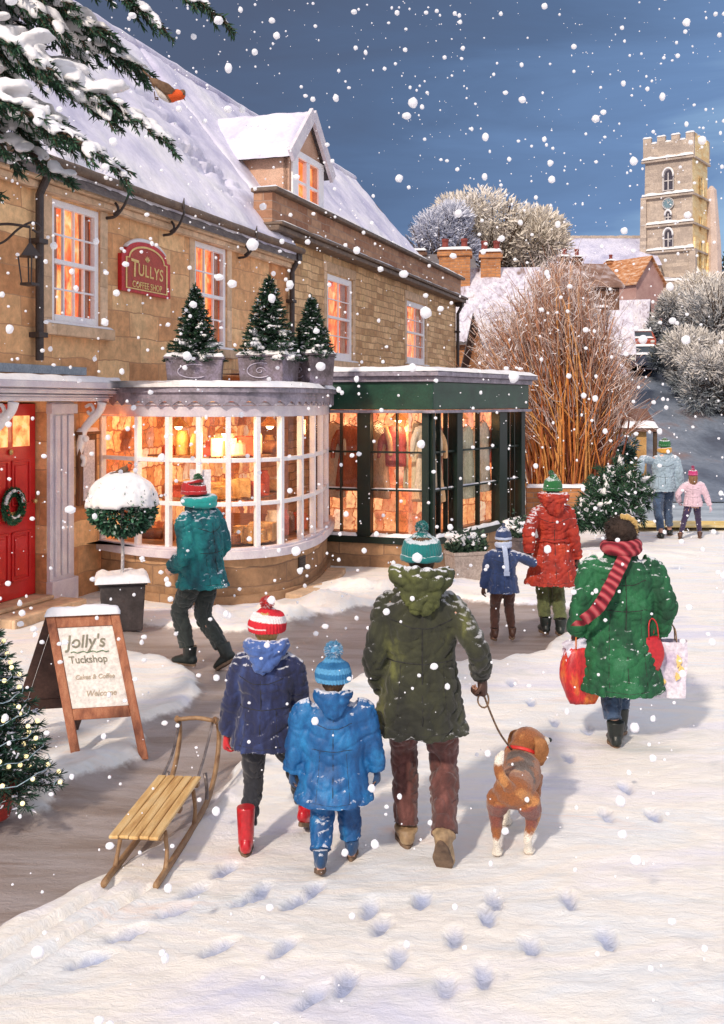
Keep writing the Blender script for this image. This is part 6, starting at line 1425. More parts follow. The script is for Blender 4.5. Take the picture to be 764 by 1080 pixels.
# notice stuck inside the bow glass above the man's hat
k = 15; c = bows[k]-bn[k]*.05; o = MB(); tq = V((-bn[k].y, bn[k].x, 0))
o.bar(V((0, 0, -.15)), V((0, 0, .15)), .27, .004, up=bn[k]); nt_o = o.build('notice', MC['pale_paper']); nt_o.location = c+V((0, 0, CH+(HY-508)/F*c.y)); tag(nt_o, 'plain white paper notice fixed inside the bow window', 'notice')
def garment(kind, P, rz, m, lab):
    t = thing('garment', lab, 'garment', P, rz, 'clothes hanging in the green shop window'); g = MB()
    Lh = {'dress': 1.15, 'coat': 1.0, 'jumper': .62}[kind]; fl = {'dress': .27, 'coat': .22, 'jumper': .19}[kind]
    g.tube([(0, 0, -Lh), (0, 0, -Lh*.6), (0, 0, -.36), (0, 0, -.16), (0, 0, -.04), (0, 0, 0)], [(fl, .10), (lerp(fl, .15, .5), .09), (.15, .085), (.19, .08), (.15, .055), (.06, .04)], 18, ref=(1, 0, 0), sub=3)
    for s in (-1, 1): g.tube([(s*.14, 0, -.08), (s*.23, 0, -.25), (s*.26, .01, -.50)], [(.06, .05), (.055, .045), (.04, .035)], 10, sub=3)
    mobj('cloth', fuse(g, .016, 2, lambda p: .014*nz(math.atan2(p.y, p.x)*2.5, p.z*1.4)), m, t)
    e = MB(); e.tube([(-.16, 0, -.03), (0, 0, .03), (.16, 0, -.03)], .008, 6); e.tube([(0, 0, .03), (0, 0, .10), (.02, 0, .12), (.03, 0, .1)], .005, 6, sub=3); e.build('hanger', wood_in, t)
cm = [mat('garment_%s' % n_, c, 5, .85, .3, stretch=(2, 2, .6)) for n_, c in (('cream', [(.62, .46, .30), (.84, .70, .52)]), ('rust', [(.34, .07, .03), (.58, .16, .06)]), ('peach', [(.62, .28, .14), (.80, .48, .28)]), ('plum', [(.34, .05, .06), (.50, .12, .11)]), ('sage', [(.50, .46, .30), (.66, .62, .42)]), ('tan', [(.60, .34, .16), (.78, .50, .26)]))]
nm_ = ['cream', 'rust', 'peach', 'plum', 'sage', 'tan']; j = 0
for A, B, dd, ts in ((A_, B_, .34, (.10, .25, .50, .66, .82, .93)), (B_, C_, .20, (.06, .15, .24, .36, .46, .56, .66, .80, .90))):
    d_, n_ = face(A, B)
    for i, tt in enumerate(ts):
        kd = ['dress', 'coat', 'dress', 'jumper', 'coat'][j % 5]; z = GZ1-.14-rn.uniform(0, .12)
        if kd == 'jumper': z -= .0
        P = A.lerp(B, tt)-n_*(dd+rn.uniform(-.04, .06)); side_ = 'front panes' if A is A_ else 'side panes'
        garment(kd, V((P.x, P.y, z)), math.atan2(d_.y, d_.x)+rn.uniform(-.5, .5), cm[j % 6], '%s %s hanging in the green shop, %s from the left in the %s' % (nm_[j % 6], kd, ['first', 'second', 'third', 'fourth', 'fifth', 'sixth', 'seventh', 'eighth', 'ninth'][i], side_)); j += 1
# ------------------------------------------------------------ snow-laden fir reaching in at the top left
ft = thing('fir_tree', 'tall dark fir with heavily snow laden boughs hanging over the roof', 'tree', (-3.55, 5.1, 0))
rn = random.Random(15); O3 = V(ft.location)
g = MB(); g.tube([(0, 0, -.1), (0, 0, .6), (.02, 0, 3), (0, 0, 6), (0, 0, 9)], [.26, .20, .16, .11, .02], 14, sub=2); g.build('trunk', bark_m, ft, smooth=True)
ndl = ((.012, .05, .025), (.03, .10, .05), (.02, .035, .02), (.05, .035, .022))
def bough(A, B, sag, spread, dens, seed, snowp=.7):
    rn = random.Random(seed); A = V(A)-O3; B = V(B)-O3; d = B-A; L = d.length; dn = d.normalized(); sd_ = dn.cross(V((0, 0, 1))).normalized()
    C = lambda q: A.lerp(B, q)+V((0, 0, sag*math.sin(math.pi*q)*.5-sag*.25*q*q))
    w = MB(); g = MB(); s = MB(); w.tube([C(i/10) for i in range(11)], [lerp(.045, .006, i/10) for i in range(11)], 7)
    n = int(L*44*dens)
    for i in range(n):
        q = .18+.82*(i+rn.random())/n; p = C(q); sp = (-1 if i % 2 else 1); tl = spread*1.15*(1.05-q*.70)*rn.uniform(.55, 1.1)
        td = (dn*rn.uniform(.5, 1.1)+sd_*sp*rn.uniform(.35, 1.)+V((0, 0, rn.uniform(-.75, .05)))).normalized()
        e = p+td*tl+V((0, 0, -.12*tl)); w.tube([p, p.lerp(e, .5)+V((0, 0, .03*tl)), e], [.008, .005, .002], 4, cap=False)
        m = int(tl/.012)+3
        for j in range(m):
            f = j/m; pp = p.lerp(e, f)+V((0, 0, .06*tl*f*(1-f)))
            for k in range(3):
                c = ndl[0] if rn.random() < .4 else rn.choice(ndl) if f < .5 else ndl[1]
                g.blade(pp, td*.9+V((rn.uniform(-1, 1), rn.uniform(-1, 1), rn.uniform(-1., .6)))*.8, rn.uniform(.028, .048), .0085, c)
        if rn.random() < .78:
            q0 = rn.uniform(.0, .35); q1 = rn.uniform(.55, .95); P = [p.lerp(e, lerp(q0, q1, k/4))+V((0, 0, .022)) for k in range(5)]
            r_ = rn.uniform(.026, .070)*min(1.4, tl*3.6); s.tube(P, [(r_*a, r_*.55*a) for a in (.5, .95, 1.1, .9, .4)], 9, sub=2, dome=.7)
    for i in range(int(L*6)):
        q = rn.uniform(.15, .92); s.ball(C(q)+V((rn.gauss(0, .06), rn.gauss(0, .06), .03)), rn.uniform(.03, .075), 12, 8, squash=(1.5, 1.1, .5), nzamp=.5)
    b = w.build('bough', bark_m, ft); g.build('needles', foliage_m, b, colour=True); mobj('snow_load', fuse(s, .011, 2, lambda p: .010*nz(p.x*20, p.y*20, p.z*20)), snow_m, b)
tr_ = lambda z: O3+V((.05, 0, z))
for i, (px, py, Y, z0, sag, spread, de) in enumerate([(178, 128, 5.0, 4.75, .35, .34, 1.), (128, 158, 4.8, 4.55, .35, .36, 1.1), (72, 170, 4.9, 4.35, .30, .36, 1.), (18, 158, 5.2, 4.2, .2, .34, 1.), (150, 60, 5.4, 5.1, .3, .40, 1.2), (105, 95, 5.0, 4.9, .3, .42, 1.3), (55, 60, 4.8, 5.0, .3, .42, 1.3), (110, 20, 5.2, 5.3, .25, .40, 1.2), (238, 2, 5.1, 5.7, .4, .30, 1.), (165, 5, 5.0, 5.55, .3, .34, 1.1), (60, 8, 5.1, 5.4, .3, .40, 1.2), (20, 95, 4.7, 4.7, .3, .42, 1.2), (-10, 190, 5.3, 4.0, .2, .3, 1.), (85, 130, 5.5, 4.7, .3, .42, 1.2), (40, 125, 5.0, 4.5, .3, .45, 1.2), (125, 100, 5.7, 5.0, .3, .40, 1.2), (5, 60, 5.3, 4.9, .3, .45, 1.2), (80, 35, 5.6, 5.3, .3, .45, 1.2), (130, 40, 5.9, 5.4, .3, .4, 1.2), (30, 25, 5.6, 5.2, .3, .45, 1.2), (-20, 120, 5.0, 4.6, .2, .45, 1.2), (100, 140, 4.4, 4.4, .3, .30, 1.), (190, -60, 5.3, 6.1, .4, .36, 1.), (90, -80, 5.2, 6.3, .4, .4, 1.)]):
    bough(tr_(z0), W(px, py, Y), sag, spread, de, 40+i)
for i, (x, y, z) in enumerate([(-5, 5, 4.2), (-4.6, 6.3, 4.6), (-4.4, 4., 4.7), (-3.2, 3.9, 4.5), (-3.4, 6.4, 5.2), (-4.9, 5.6, 5.8), (-3.1, 4.3, 6.2), (-4.2, 4.6, 7.1), (-3.2, 5.8, 7.4)]):
    bough(tr_(z+.4), (x, y, z), .3, .42, .7, 80+i)
pR = W(150, 84, 4.9)
robin('brown backed robin with red breast perched on the end of a snowy fir bough', W(163, 104, 4.95), R(-80), 1.0, pitch=R(-52))

# ------------------------------------------------------------ big orange-stemmed bush at the end of the row
def gz(X, Y): return hill(X, Y)+gnoise(X, Y)-.02
thin_snow = mat('thin_roof_snow', [(.26, .18, .16), (.50, .46, .54), (.66, .64, .74), (.76, .74, .80), (.45, .38, .38)], 1.6, .7, .5, stretch=(1.6, .8, .8), fine=9., bdist=.05, dist=1.2, grain=.2)
B0 = V(((622-CX)/F*24., 24., 0)); bt = thing('willow_bush', 'huge orange stemmed bare willow bush with frosted tips beside the green shop', 'bush', B0)
g = MB(); rn = random.Random(5)
stem_c = [(.62, .22, .05), (.42, .13, .04), (.70, .34, .10), (.20, .06, .03)]
def stemcol(base):
    def f(t):
        fr = (.82, .66, .57)
        k = sst(.36, .92, t); return tuple(lerp(a, b_, k) for a, b_ in zip(base, fr))
    return f
for i in range(860):
    a = rn.uniform(-1, 1); tx_ = lerp(-2.6, .75, ((a+1)/2)**.8)+rn.gauss(0, .2); ty = rn.uniform(-1.2, 1.3); H_ = (3.9+1.5*math.exp(-((tx_+.75)/.9)**2))*rn.uniform(.62, 1.06)*(1-.10*max(0, tx_)**2)
    if tx_ > .3: H_ *= .82
    b0 = V((rn.gauss(-.35, .30)+tx_*.22, rn.gauss(0, .3)+ty*.2, 0)); e = V((tx_, ty, H_)); m = b0.lerp(e, .5)+V((-tx_*.10+rn.gauss(0, .14), 0, .30)); bend = e+V((rn.gauss(.12, .2), rn.gauss(0, .1), -.1))
    w0 = rn.uniform(.009, .028); g.tube([b0, m, e, bend], [w0, w0*.75, w0*.4, w0*.15], 4, sub=4, cap=False, cols=stemcol(rn.choice(stem_c)))
    for k in range(8):
        q = rn.uniform(.35, 1.); p = b0.lerp(e, q)+V((-tx_*.12, 0, .35))*(4*q*(1-q)) ; dd = (e-m).normalized()+V((rn.gauss(0, .35), rn.gauss(0, .3), rn.uniform(-.1, .4))); l_ = rn.uniform(.25, .75)
        g.tube([p, p+dd*l_*.5, p+dd*l_+V((.03, 0, -.05))], [.009, .007, .004], 3, cap=False, col=rn.choice([(.58, .44, .38), (.46, .28, .2), (.66, .55, .52), (.34, .14, .07)]))
g.build('stems', vmat('stem_bark', .8, .2, 12., .3), bt, colour=True)
n = MB()
for i in range(2600):
    tx_ = rn.uniform(-2.6, .85); top = (4.5+1.3*math.exp(-((tx_+.75)/.9)**2))*(1 if tx_ < .3 else .84); z = top*(1-abs(rn.gauss(0, .22))); n.blade(V((tx_+rn.gauss(0, .1), rn.uniform(-1.3, 1), z)), V((rn.uniform(-.4, .8), 0, rn.uniform(-.3, 1))), rn.uniform(.08, .22), .016, rn.choice([(.72, .66, .66), (.80, .76, .78), (.62, .52, .48)]))
n.build('frost', foliage_m, bt, colour=True)

# ------------------------------------------------------------ crowns of frosted trees
def frost_tree(name, label, X, Y, zc, rx, rz, n, cols, seed, cat='tree', group=None, bl=.5, bw=.16, gap=.25, under=.35, tw=90):
    z0 = gz(X, Y) if Y > 27 else 0; rn = random.Random(seed); t = thing(name, label, cat, (X, Y, z0), 0, group); zc -= z0
    g = MB(); g.tube([(0, 0, -.3), (0, 0, zc*.35), (0, 0, zc*.8)], [rx*.07, rx*.055, rx*.03], 8)
    for i in range(tw):
        a = rn.uniform(0, 6.28); u = rn.uniform(-.15, 1); e = V((math.cos(a)*rx*.9*math.sqrt(max(0, 1-u*u)), math.sin(a)*rx*.9*math.sqrt(max(0, 1-u*u)), zc+rz*.9*u)); b0 = V((0, 0, zc*rn.uniform(.3, .8)))
        g.tube([b0, b0.lerp(e, .5)+V((0, 0, .1*rz)), e], [rx*.02, rx*.012, rx*.003], 4, sub=2, cap=False)
    g.build('trunk', bark_m, t)
    lobes = [(V((rn.uniform(-.62, .62)*rx, rn.uniform(-.4, .4)*rx, zc+rn.uniform(-.35, .52)*rz)), rn.uniform(.30, .52)) for _ in range(13)]+[(V((0, 0, zc)), .72)]
    g = MB()
    for i in range(n):
        c, k = rn.choice(lobes); d = V((rn.gauss(0, 1), rn.gauss(0, 1), rn.gauss(0, 1))).normalized(); p = c+V((d.x*rx, d.y*rx, d.z*rz))*k*rn.uniform(.65, 1.04)
        if fbm(p.x*2.2/rx+seed, p.y*2.2/rx, p.z*2.2/rz, 3) < -gap*.5 and rn.random() < .75: continue
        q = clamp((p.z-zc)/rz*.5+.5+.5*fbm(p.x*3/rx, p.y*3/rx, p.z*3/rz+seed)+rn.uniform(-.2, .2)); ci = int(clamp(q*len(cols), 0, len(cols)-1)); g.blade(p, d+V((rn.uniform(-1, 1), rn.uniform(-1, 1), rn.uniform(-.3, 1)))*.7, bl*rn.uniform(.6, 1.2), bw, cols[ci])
    g.build('crown', foliage_m, t, colour=True); return t
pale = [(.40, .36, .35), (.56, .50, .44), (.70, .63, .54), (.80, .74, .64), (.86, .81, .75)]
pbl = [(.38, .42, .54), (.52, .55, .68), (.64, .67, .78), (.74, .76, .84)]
wx = lambda px, Y: (px-CX)/F*Y
wz = lambda py, Y: CH+(HY-py)/F*Y
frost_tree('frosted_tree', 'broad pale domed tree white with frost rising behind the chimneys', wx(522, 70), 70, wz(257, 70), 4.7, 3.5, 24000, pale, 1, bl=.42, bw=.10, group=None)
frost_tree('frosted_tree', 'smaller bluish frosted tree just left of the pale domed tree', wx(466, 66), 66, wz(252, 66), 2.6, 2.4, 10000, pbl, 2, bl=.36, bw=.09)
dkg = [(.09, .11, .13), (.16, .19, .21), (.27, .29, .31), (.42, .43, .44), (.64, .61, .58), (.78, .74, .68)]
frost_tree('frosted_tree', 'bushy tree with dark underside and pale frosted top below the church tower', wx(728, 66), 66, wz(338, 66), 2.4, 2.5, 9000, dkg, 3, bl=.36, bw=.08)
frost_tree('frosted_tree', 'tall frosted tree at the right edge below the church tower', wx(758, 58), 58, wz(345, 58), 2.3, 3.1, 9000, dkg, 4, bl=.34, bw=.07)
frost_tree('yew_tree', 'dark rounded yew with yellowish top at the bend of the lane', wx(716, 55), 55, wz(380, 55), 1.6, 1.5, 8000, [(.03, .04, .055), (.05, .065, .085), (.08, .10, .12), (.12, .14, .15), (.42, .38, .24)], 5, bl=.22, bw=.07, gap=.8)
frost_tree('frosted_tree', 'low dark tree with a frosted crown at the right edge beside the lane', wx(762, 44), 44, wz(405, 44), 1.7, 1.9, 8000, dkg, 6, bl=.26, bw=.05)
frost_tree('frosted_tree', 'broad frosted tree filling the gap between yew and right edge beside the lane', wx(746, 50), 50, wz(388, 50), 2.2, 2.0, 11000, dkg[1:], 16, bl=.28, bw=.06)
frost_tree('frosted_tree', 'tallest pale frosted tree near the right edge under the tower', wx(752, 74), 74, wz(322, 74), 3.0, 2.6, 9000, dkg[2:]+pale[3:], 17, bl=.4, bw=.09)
frost_tree('yew_tree', 'dark evergreen behind the right side of the church tower', wx(760, 128), 128, wz(305, 128), 3.4, 4.4, 5000, [(.02, .035, .03), (.05, .075, .055), (.10, .13, .10)], 7, bl=.6, bw=.18)
frost_tree('frosted_bush', 'small green bush dusted with snow by the low buff wall', wx(650, 27.), 27., wz(478, 27), .55, .5, 2600, [(.012, .04, .03), (.03, .09, .06), (.08, .16, .12), (.65, .66, .7)], 8, 'bush', bl=.12, bw=.035)

# ------------------------------------------------------------ houses behind
brickO = stone('orange_brick', (.40, .16, .06), (.62, .27, .10), (.36, .22, .15), .32, .11, bmp=.5)
brickB = stone('brown_brick', (.12, .055, .035), (.26, .13, .08), (.16, .10, .07), .3, .11, bmp=.5)
tile_m = mat('orange_tile', [(.30, .11, .045), (.58, .26, .11), (.74, .60, .48)], 2., .8, .5, stretch=(1, 1, 3), fine=16)
pinkw = mat('pink_render', [(.42, .24, .22), (.56, .36, .32)], 1.5, .8, .2); yelw = mat('cream_render', [(.62, .42, .18), (.80, .62, .34)], 1.5, .8, .2)
pot_m = mat('red_chimney_pot', [(.16, .025, .02), (.30, .06, .045)], 5, .7, .2); dkwin = glow('far_window', [(.10, .05, .03), (.85, .42, .14)], .45, 1.2)
def house(label, P, rz, w, d, h, rh, wallm, roofm=None, snow=.12, wins=(), chim=(), name='house', side_wins=()):
    t = thing(name, label, 'house', P, rz); g = MB()
    g.add([(0, 0, -1.5), (w, 0, -1.5), (w, d, -1.5), (0, d, -1.5), (0, 0, h), (w, 0, h), (w, d, h), (0, d, h), (0, d/2, h+rh), (w, d/2, h+rh)], [(0, 1, 5, 4), (2, 3, 7, 6), (3, 0, 4, 8, 7), (1, 2, 6, 9, 5)])
    g.build('wall', wallm, t); g = MB(); o_ = .25; s_ = rh/(d/2)
    for y0, sg_ in ((-o_, 1), (d+o_, -1)):
        a = [V((-o_, y0, h-o_*s_)), V((w+o_, y0, h-o_*s_)), V((w+o_, d/2, h+rh)), V((-o_, d/2, h+rh))]; u = V((0, 0, .12))
        g.hexa(a+[q+u for q in a])
    r_ = g.build('roof', roofm or slate_m, t)
    if snow:
        n = MB(); z = V((0, 0, .14))
        slab(n, V((-o_, -o_, h-o_*s_))+z, V((w+o_, -o_, h-o_*s_))+z, V((w+o_, d/2, h+rh))+z, V((-o_, d/2, h+rh))+z, 50, 24, snow, 1., V((0, -s_, 1)).normalized(), .25, seed=P[0], ragged=.2, fr=1.)
        slab(n, V((w+o_, d+o_, h-o_*s_))+z, V((-o_, d+o_, h-o_*s_))+z, V((-o_, d/2, h+rh))+z, V((w+o_, d/2, h+rh))+z, 30, 16, snow, 1., V((0, s_, 1)).normalized(), .25); n.build('roof_snow', thin_snow, r_, smooth=True)
    def win(a, b_, c, e, T):
        f = MB(); f.box(a-.07, b_+.07, -.04, .02, c-.07, e+.07); f.box((a+b_)/2-.03, (a+b_)/2+.03, -.05, -.038, c, e); f.box(a, b_, -.048, -.04, (c+e)/2-.025, (c+e)/2+.025); f.xf(T); wf = f.build('window', white_m, t)
        f = MB(); f.add([(a, -.044, c), (b_, -.044, c), (b_, -.044, e), (a, -.044, e)], [(0, 1, 2, 3)]); f.xf(T); f.build('pane', dkwin, wf)
    for q in wins: win(*q, Matrix.Identity(4))
    for q in side_wins: win(*q, Matrix.Rotation(R(-90), 4, 'Z'))
    for (cx_, cy_, cw, cd, ch_, npot) in chim:
        zb_ = h+rh*(1-abs(cy_-d/2)/(d/2))-.5; zt_ = h+rh+ch_; f = MB(); f.box(cx_-cw/2, cx_+cw/2, cy_-cd/2, cy_+cd/2, zb_, zt_); f.box(cx_-cw/2-.08, cx_+cw/2+.08, cy_-cd/2-.08, cy_+cd/2+.08, zt_-.25, zt_-.1); c_ = f.build('chimney', brickO if wallm is not brickB else brickB, r_)
        n = MB(); slab(n, (cx_-cw/2-.08, cy_-cd/2-.08, zt_), (cx_+cw/2+.08, cy_-cd/2-.08, zt_), (cx_+cw/2+.08, cy_+cd/2+.08, zt_), (cx_-cw/2-.08, cy_+cd/2+.08, zt_), 10, 10, .12, edge=.15); f2 = n
        if npot:
            for k in range(npot): f = MB(); x = cx_+(k-(npot-1)/2)*cw*.62; f.tube([(x, cy_, zt_), (x, cy_, zt_+.35), (x, cy_, zt_+.42), (x, cy_, zt_+.5)], [.15, .12, .15, .14], 10); f.build('chimney_pot', pot_m, c_)
        n.build('chimney_snow', snow_m, t, smooth=True)
    return t
Yh = 40
zA = gz(wx(500, Yh), Yh)
hA = house('brick house with two orange chimney stacks and a snowy roof behind the corner', (wx(458, Yh), Yh, zA), R(-6), 4.1, 6.5, wz(358, Yh)-zA, 3.0, brickO, wins=[(2.3, 3.1, .4, 1.5)], chim=[(.75, 2.6, 1.25, .9, .75, 2), (2.2, 3.0, .8, .9, .70, 2)])
house('low dark roofed wing behind the parapet corner', (wx(420, 48), 48, gz(3, 48)), 0, 3.4, 4, wz(285, 48)-gz(3, 48), .9, brickB, snow=0, chim=[(.9, 2, .9, .7, .25, 0)])
Y2 = 33; z2 = gz(wx(600, Y2), Y2)
house('orange brick gabled house half hidden by the willow stems', (wx(525, Y2), Y2, z2), R(4), 3.9, 6, wz(395, Y2)-z2, 2.1, brickO, wins=[(.5, 1.2, .5, 1.6), (2.3, 3.0, .5, 1.6)], chim=[(3.55, 2.6, .55, .6, .3, 0)])
house('brown roofed cottage showing between willow tips and pink cottage', (wx(600, 62), 62, gz(12, 62)), R(10), 3.2, 5, wz(300, 62)-gz(12, 62), 1.5, brickB, roofm=mat('brown_tile', [(.12, .06, .04), (.25, .14, .10), (.55, .5, .52)], 1.2, .8, .4), snow=0, chim=[(.7, 2.5, .45, .5, .5, 1), (1.5, 2.5, .45, .5, .5, 1)])
# pink gable end with an orange roof running back to the right
Y3 = 80; z3 = gz(wx(645, Y3), Y3)
house('small pink gabled cottage with orange tiled roof below the church', (wx(626, Y3), Y3+1., z3), R(-68)+math.pi/2-math.pi, 3.2, 3.2, .1, .1, pinkw, snow=0) if False else None
pk = house('small pink gabled cottage with orange tiled roof below the church', (wx(633, Y3), Y3+2.5, z3), R(-56), 4.4, 3.1, wz(298, Y3)-z3, 1.9, pinkw, roofm=tile_m, snow=.0, chim=[(.5, 1.5, .5, .6, .15, 1)])
house('cream cottage with lilac snow covered roofs beside the lane', (wx(648, 68), 68, gz(17, 68)), R(-20), 1.9, 3.4, wz(352, 68)-gz(17, 68), 2.2, yelw, snow=.10, wins=[(.9, 1.4, .2, .9)])
house('narrow dark brick house at the right end of the willow', (wx(628, 46), 46, gz(11, 46)), R(-10), 1.5, 4, wz(372, 46)-gz(11, 46), 1.9, brickB, chim=[(.2, 1.6, .8, .7, .2, 0)], snow=.05)
# low buff garden wall with a lean-to roof
Y4 = 30; z4 = gz(wx(640, Y4), Y4)
t = thing('garden_shelter', 'low buff walled lean-to with a brown snowy roof and corner post', 'shelter', (wx(628, Y4), Y4, z4), R(-4))
g = MB(); g.box(0, 1.45, 0, 1.4, -.5, wz(455, Y4)-z4-.0); g.build('wall', mat('buff_wall', [(.50, .27, .09), (.72, .45, .18)], 2, .8, .3), t)
zz = wz(455, Y4)-z4; g = MB(); g.hexa([V(q) for q in ((-.15, -.2, zz), (1.75, -.2, zz), (1.75, 1.5, zz+.55), (-.15, 1.5, zz+.55), (-.15, -.2, zz+.1), (1.75, -.2, zz+.1), (1.75, 1.5, zz+.65), (-.15, 1.5, zz+.65))]); rf_ = g.build('roof', mat('brown_tile2', [(.10, .045, .03), (.22, .12, .09)], 3, .8, .4), t)
n = MB(); slab(n, (-.15, -.22, zz+.105), (1.75, -.22, zz+.105), (1.75, .25, zz+.26), (-.15, .25, zz+.26), 30, 8, .06, 1., edge=.08, fr=4); n.build('roof_snow', snow_m, rf_, smooth=True)
g = MB(); g.box(1.62, 1.72, -.15, -.05, -.5, zz); g.build('post', bark_m, t)
g = MB(); 
t = thing('brick_wall', 'low red brown brick wall with snow on top at the foot of the willow bush', 'wall', (wx(556, 22.5), 22.5, 0), R(-3)); L_w = wx(640, 22.5)-wx(556, 22.5)
g = MB(); g.box(0, L_w, 0, .25, -.1, .62); g.box(L_w, L_w+.35, -.08, .32, -.1, 1.0); g.build('brickwork', brickO, t)
n = MB(); slab(n, (0, -.02, .62), (L_w, -.02, .62), (L_w, .27, .62), (0, .27, .62), 40, 6, .07, edge=.08, fr=4); slab(n, (L_w-.03, -.1, 1.0), (L_w+.38, -.1, 1.0), (L_w+.38, .34, 1.0), (L_w-.03, .34, 1.0), 10, 8, .1, edge=.12); n.build('snow_cap', snow_m, t, smooth=True)
# ------------------------------------------------------------ church
Yc = 120; k = Yc/F; zc0 = 14.; tc_ = thing('church', 'square battlemented stone church tower with clock and snowy nave on the hill', 'church', (wx(731, Yc), Yc, 0), R(-35))
chs = stone('church_stone', (.42, .35, .30), (.62, .52, .43), (.42, .35, .30), .9, .4, bmp=.3, warp=.1); chy = stone('church_stone_sunlit', (.90, .62, .28), (1., .84, .48), (.8, .56, .28), .9, .4, bmp=.3, warp=.1); chd = mat('church_shadow', [(.03, .03, .05), (.09, .08, .11)], 3, .8, .1)  # second stone has golden sunlight on the tower's right side painted in
tw_ = 5.9; td_ = 5.9; zt = wz(154, Yc); z1 = zc0
g = MB(); g.add([(-tw_, 0, z1), (0, 0, z1), (0, td_, z1), (-tw_, td_, z1), (-tw_+.25, .1, zt), (-.1, .1, zt), (-.1, td_-.1, zt), (-tw_+.25, td_-.1, zt)], [(0, 1, 5, 4), (2, 3, 7, 6), (3, 0, 4, 7), (4, 5, 6, 7)]); g.build('tower_wall', chs, tc_)
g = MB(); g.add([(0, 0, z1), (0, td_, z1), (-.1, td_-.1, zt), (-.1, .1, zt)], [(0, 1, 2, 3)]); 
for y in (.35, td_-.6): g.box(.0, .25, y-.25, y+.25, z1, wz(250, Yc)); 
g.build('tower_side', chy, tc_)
# parapet with merlons
zb_ = zt; zm_ = wz(146, Yc); ztop = wz(139.5, Yc)
for nm, rng in (('parapet', 1),):
    g = MB(); s_ = MB(); n = MB(); X0, X1, Y0, Y1 = -tw_+.05, .15, -.1, td_+.1
    g.box(X0, X1, Y0, Y0+.4, zb_-1.2, zm_); g.box(X0, X1, Y1-.4, Y1, zb_-1.2, zm_); g.box(X0, X0+.4, Y0+.4, Y1-.4, zb_-1.2, zm_)
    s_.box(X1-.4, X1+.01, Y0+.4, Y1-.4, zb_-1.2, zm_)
    for i in range(4):
        x = lerp(X0, X1-.95, i/3); g.box(x, x+.95, Y0, Y0+.4, zm_, ztop); g.box(x, x+.95, Y1-.4, Y1, zm_, ztop); slab(n, (x-.06, Y0-.06, ztop), (x+1.01, Y0-.06, ztop), (x+1.01, Y0+.45, ztop), (x-.06, Y0+.45, ztop), 8, 5, .22, .4, edge=.2)
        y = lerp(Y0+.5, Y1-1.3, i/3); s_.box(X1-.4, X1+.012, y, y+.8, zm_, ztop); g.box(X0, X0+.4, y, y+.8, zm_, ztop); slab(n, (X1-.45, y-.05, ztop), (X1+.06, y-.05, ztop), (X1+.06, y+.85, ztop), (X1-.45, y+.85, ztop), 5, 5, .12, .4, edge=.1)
        if i < 3: xx = lerp(X0, X1-.95, i/3)+.95; slab(n, (xx, Y0-.05, zm_), (lerp(X0, X1-.95, (i+1)/3), Y0-.05, zm_), (lerp(X0, X1-.95, (i+1)/3), Y0+.4, zm_), (xx, Y0+.4, zm_), 6, 4, .22, .4, edge=.1)
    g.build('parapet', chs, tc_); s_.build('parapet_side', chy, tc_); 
    n.build('merlon_snow', snow_m, tc_, smooth=True)
    for py in (163, 202, 233, 261):
        n = MB(); z = wz(py, Yc); slab(n, (-tw_-.10, -.32, z), (.14, -.32, z), (.14, .12, z), (-tw_-.10, .12, z), 60, 5, .30, 1.2, edge=.2, fr=.9, seed=py); n.build('ledge_snow', snow_m, tc_, smooth=True)
for py in (164, 203, 234, 262):
    g = MB(); z = wz(py, Yc); g.box(-tw_-.12, .16, -.3, .1, z-.22, z-.005); g.box(-.05, .24, .1, td_+.1, z-.22, z-.005)
    g.build('string_course', chs, tc_)
def lancet(x, zb, zt_, w, nm='belfry_window', face=0):
    n_ = 10; pts = [(-w/2, zb), (w/2, zb)]+[(w/2*math.cos(math.pi*i/n_), zt_-w*.7+w*.9*math.sin(math.pi*i/n_)**.8) for i in range(n_+1)]
    T = Matrix.Translation((x, .0, 0)) if not face else Matrix.Translation((.0, x, 0)) @ Matrix.Rotation(R(90), 4, 'Z')
    f = MB(); m_ = len(pts); c = V((0, (zb+zt_)/2)); o2 = [(p[0]*1.38, zb-.15 if i < 2 else p[1]+.16) for i, p in enumerate(pts)]
    for i in range(m_): j = (i+1) % m_; f.add([(pts[i][0], -.02, pts[i][1]), (pts[j][0], -.02, pts[j][1]), (o2[j][0], -.16, o2[j][1]), (o2[i][0], -.16, o2[i][1])], [(0, 1, 2, 3)])
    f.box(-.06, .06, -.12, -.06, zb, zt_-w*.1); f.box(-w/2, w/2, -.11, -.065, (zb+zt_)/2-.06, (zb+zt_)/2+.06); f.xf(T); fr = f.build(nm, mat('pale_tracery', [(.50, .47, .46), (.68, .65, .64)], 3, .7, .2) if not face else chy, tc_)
    f = MB(); f.add([(a, -.03, b_) for a, b_ in pts], [tuple(range(m_))]); f.xf(T); f.build('opening', chd, fr)
    if not face: n = MB(); n.tube([(w*.62*math.cos(a), -.2, zt_-w*.7+w*1.0*math.sin(a)**.8+.14) for a in [math.pi*i/12 for i in range(13)]], [(.12, .10)]*13, 7); n.xf(T); n.build('hood_snow', snow_m, fr, smooth=True)
xm_ = -tw_/2+.1
lancet(xm_, wz(197, Yc), wz(178, Yc), 1.0); lancet(xm_, wz(231, Yc), wz(222, Yc), .6, 'small_window'); lancet(xm_, wz(258, Yc), wz(242, Yc), .9, 'tower_window')
lancet(td_/2, wz(206, Yc), wz(184, Yc), .9, 'side_window', 1); lancet(td_/2, wz(238, Yc), wz(226, Yc), .6, 'side_window', 1); lancet(td_/2, wz(278, Yc), wz(254, Yc), .8, 'side_window', 1)
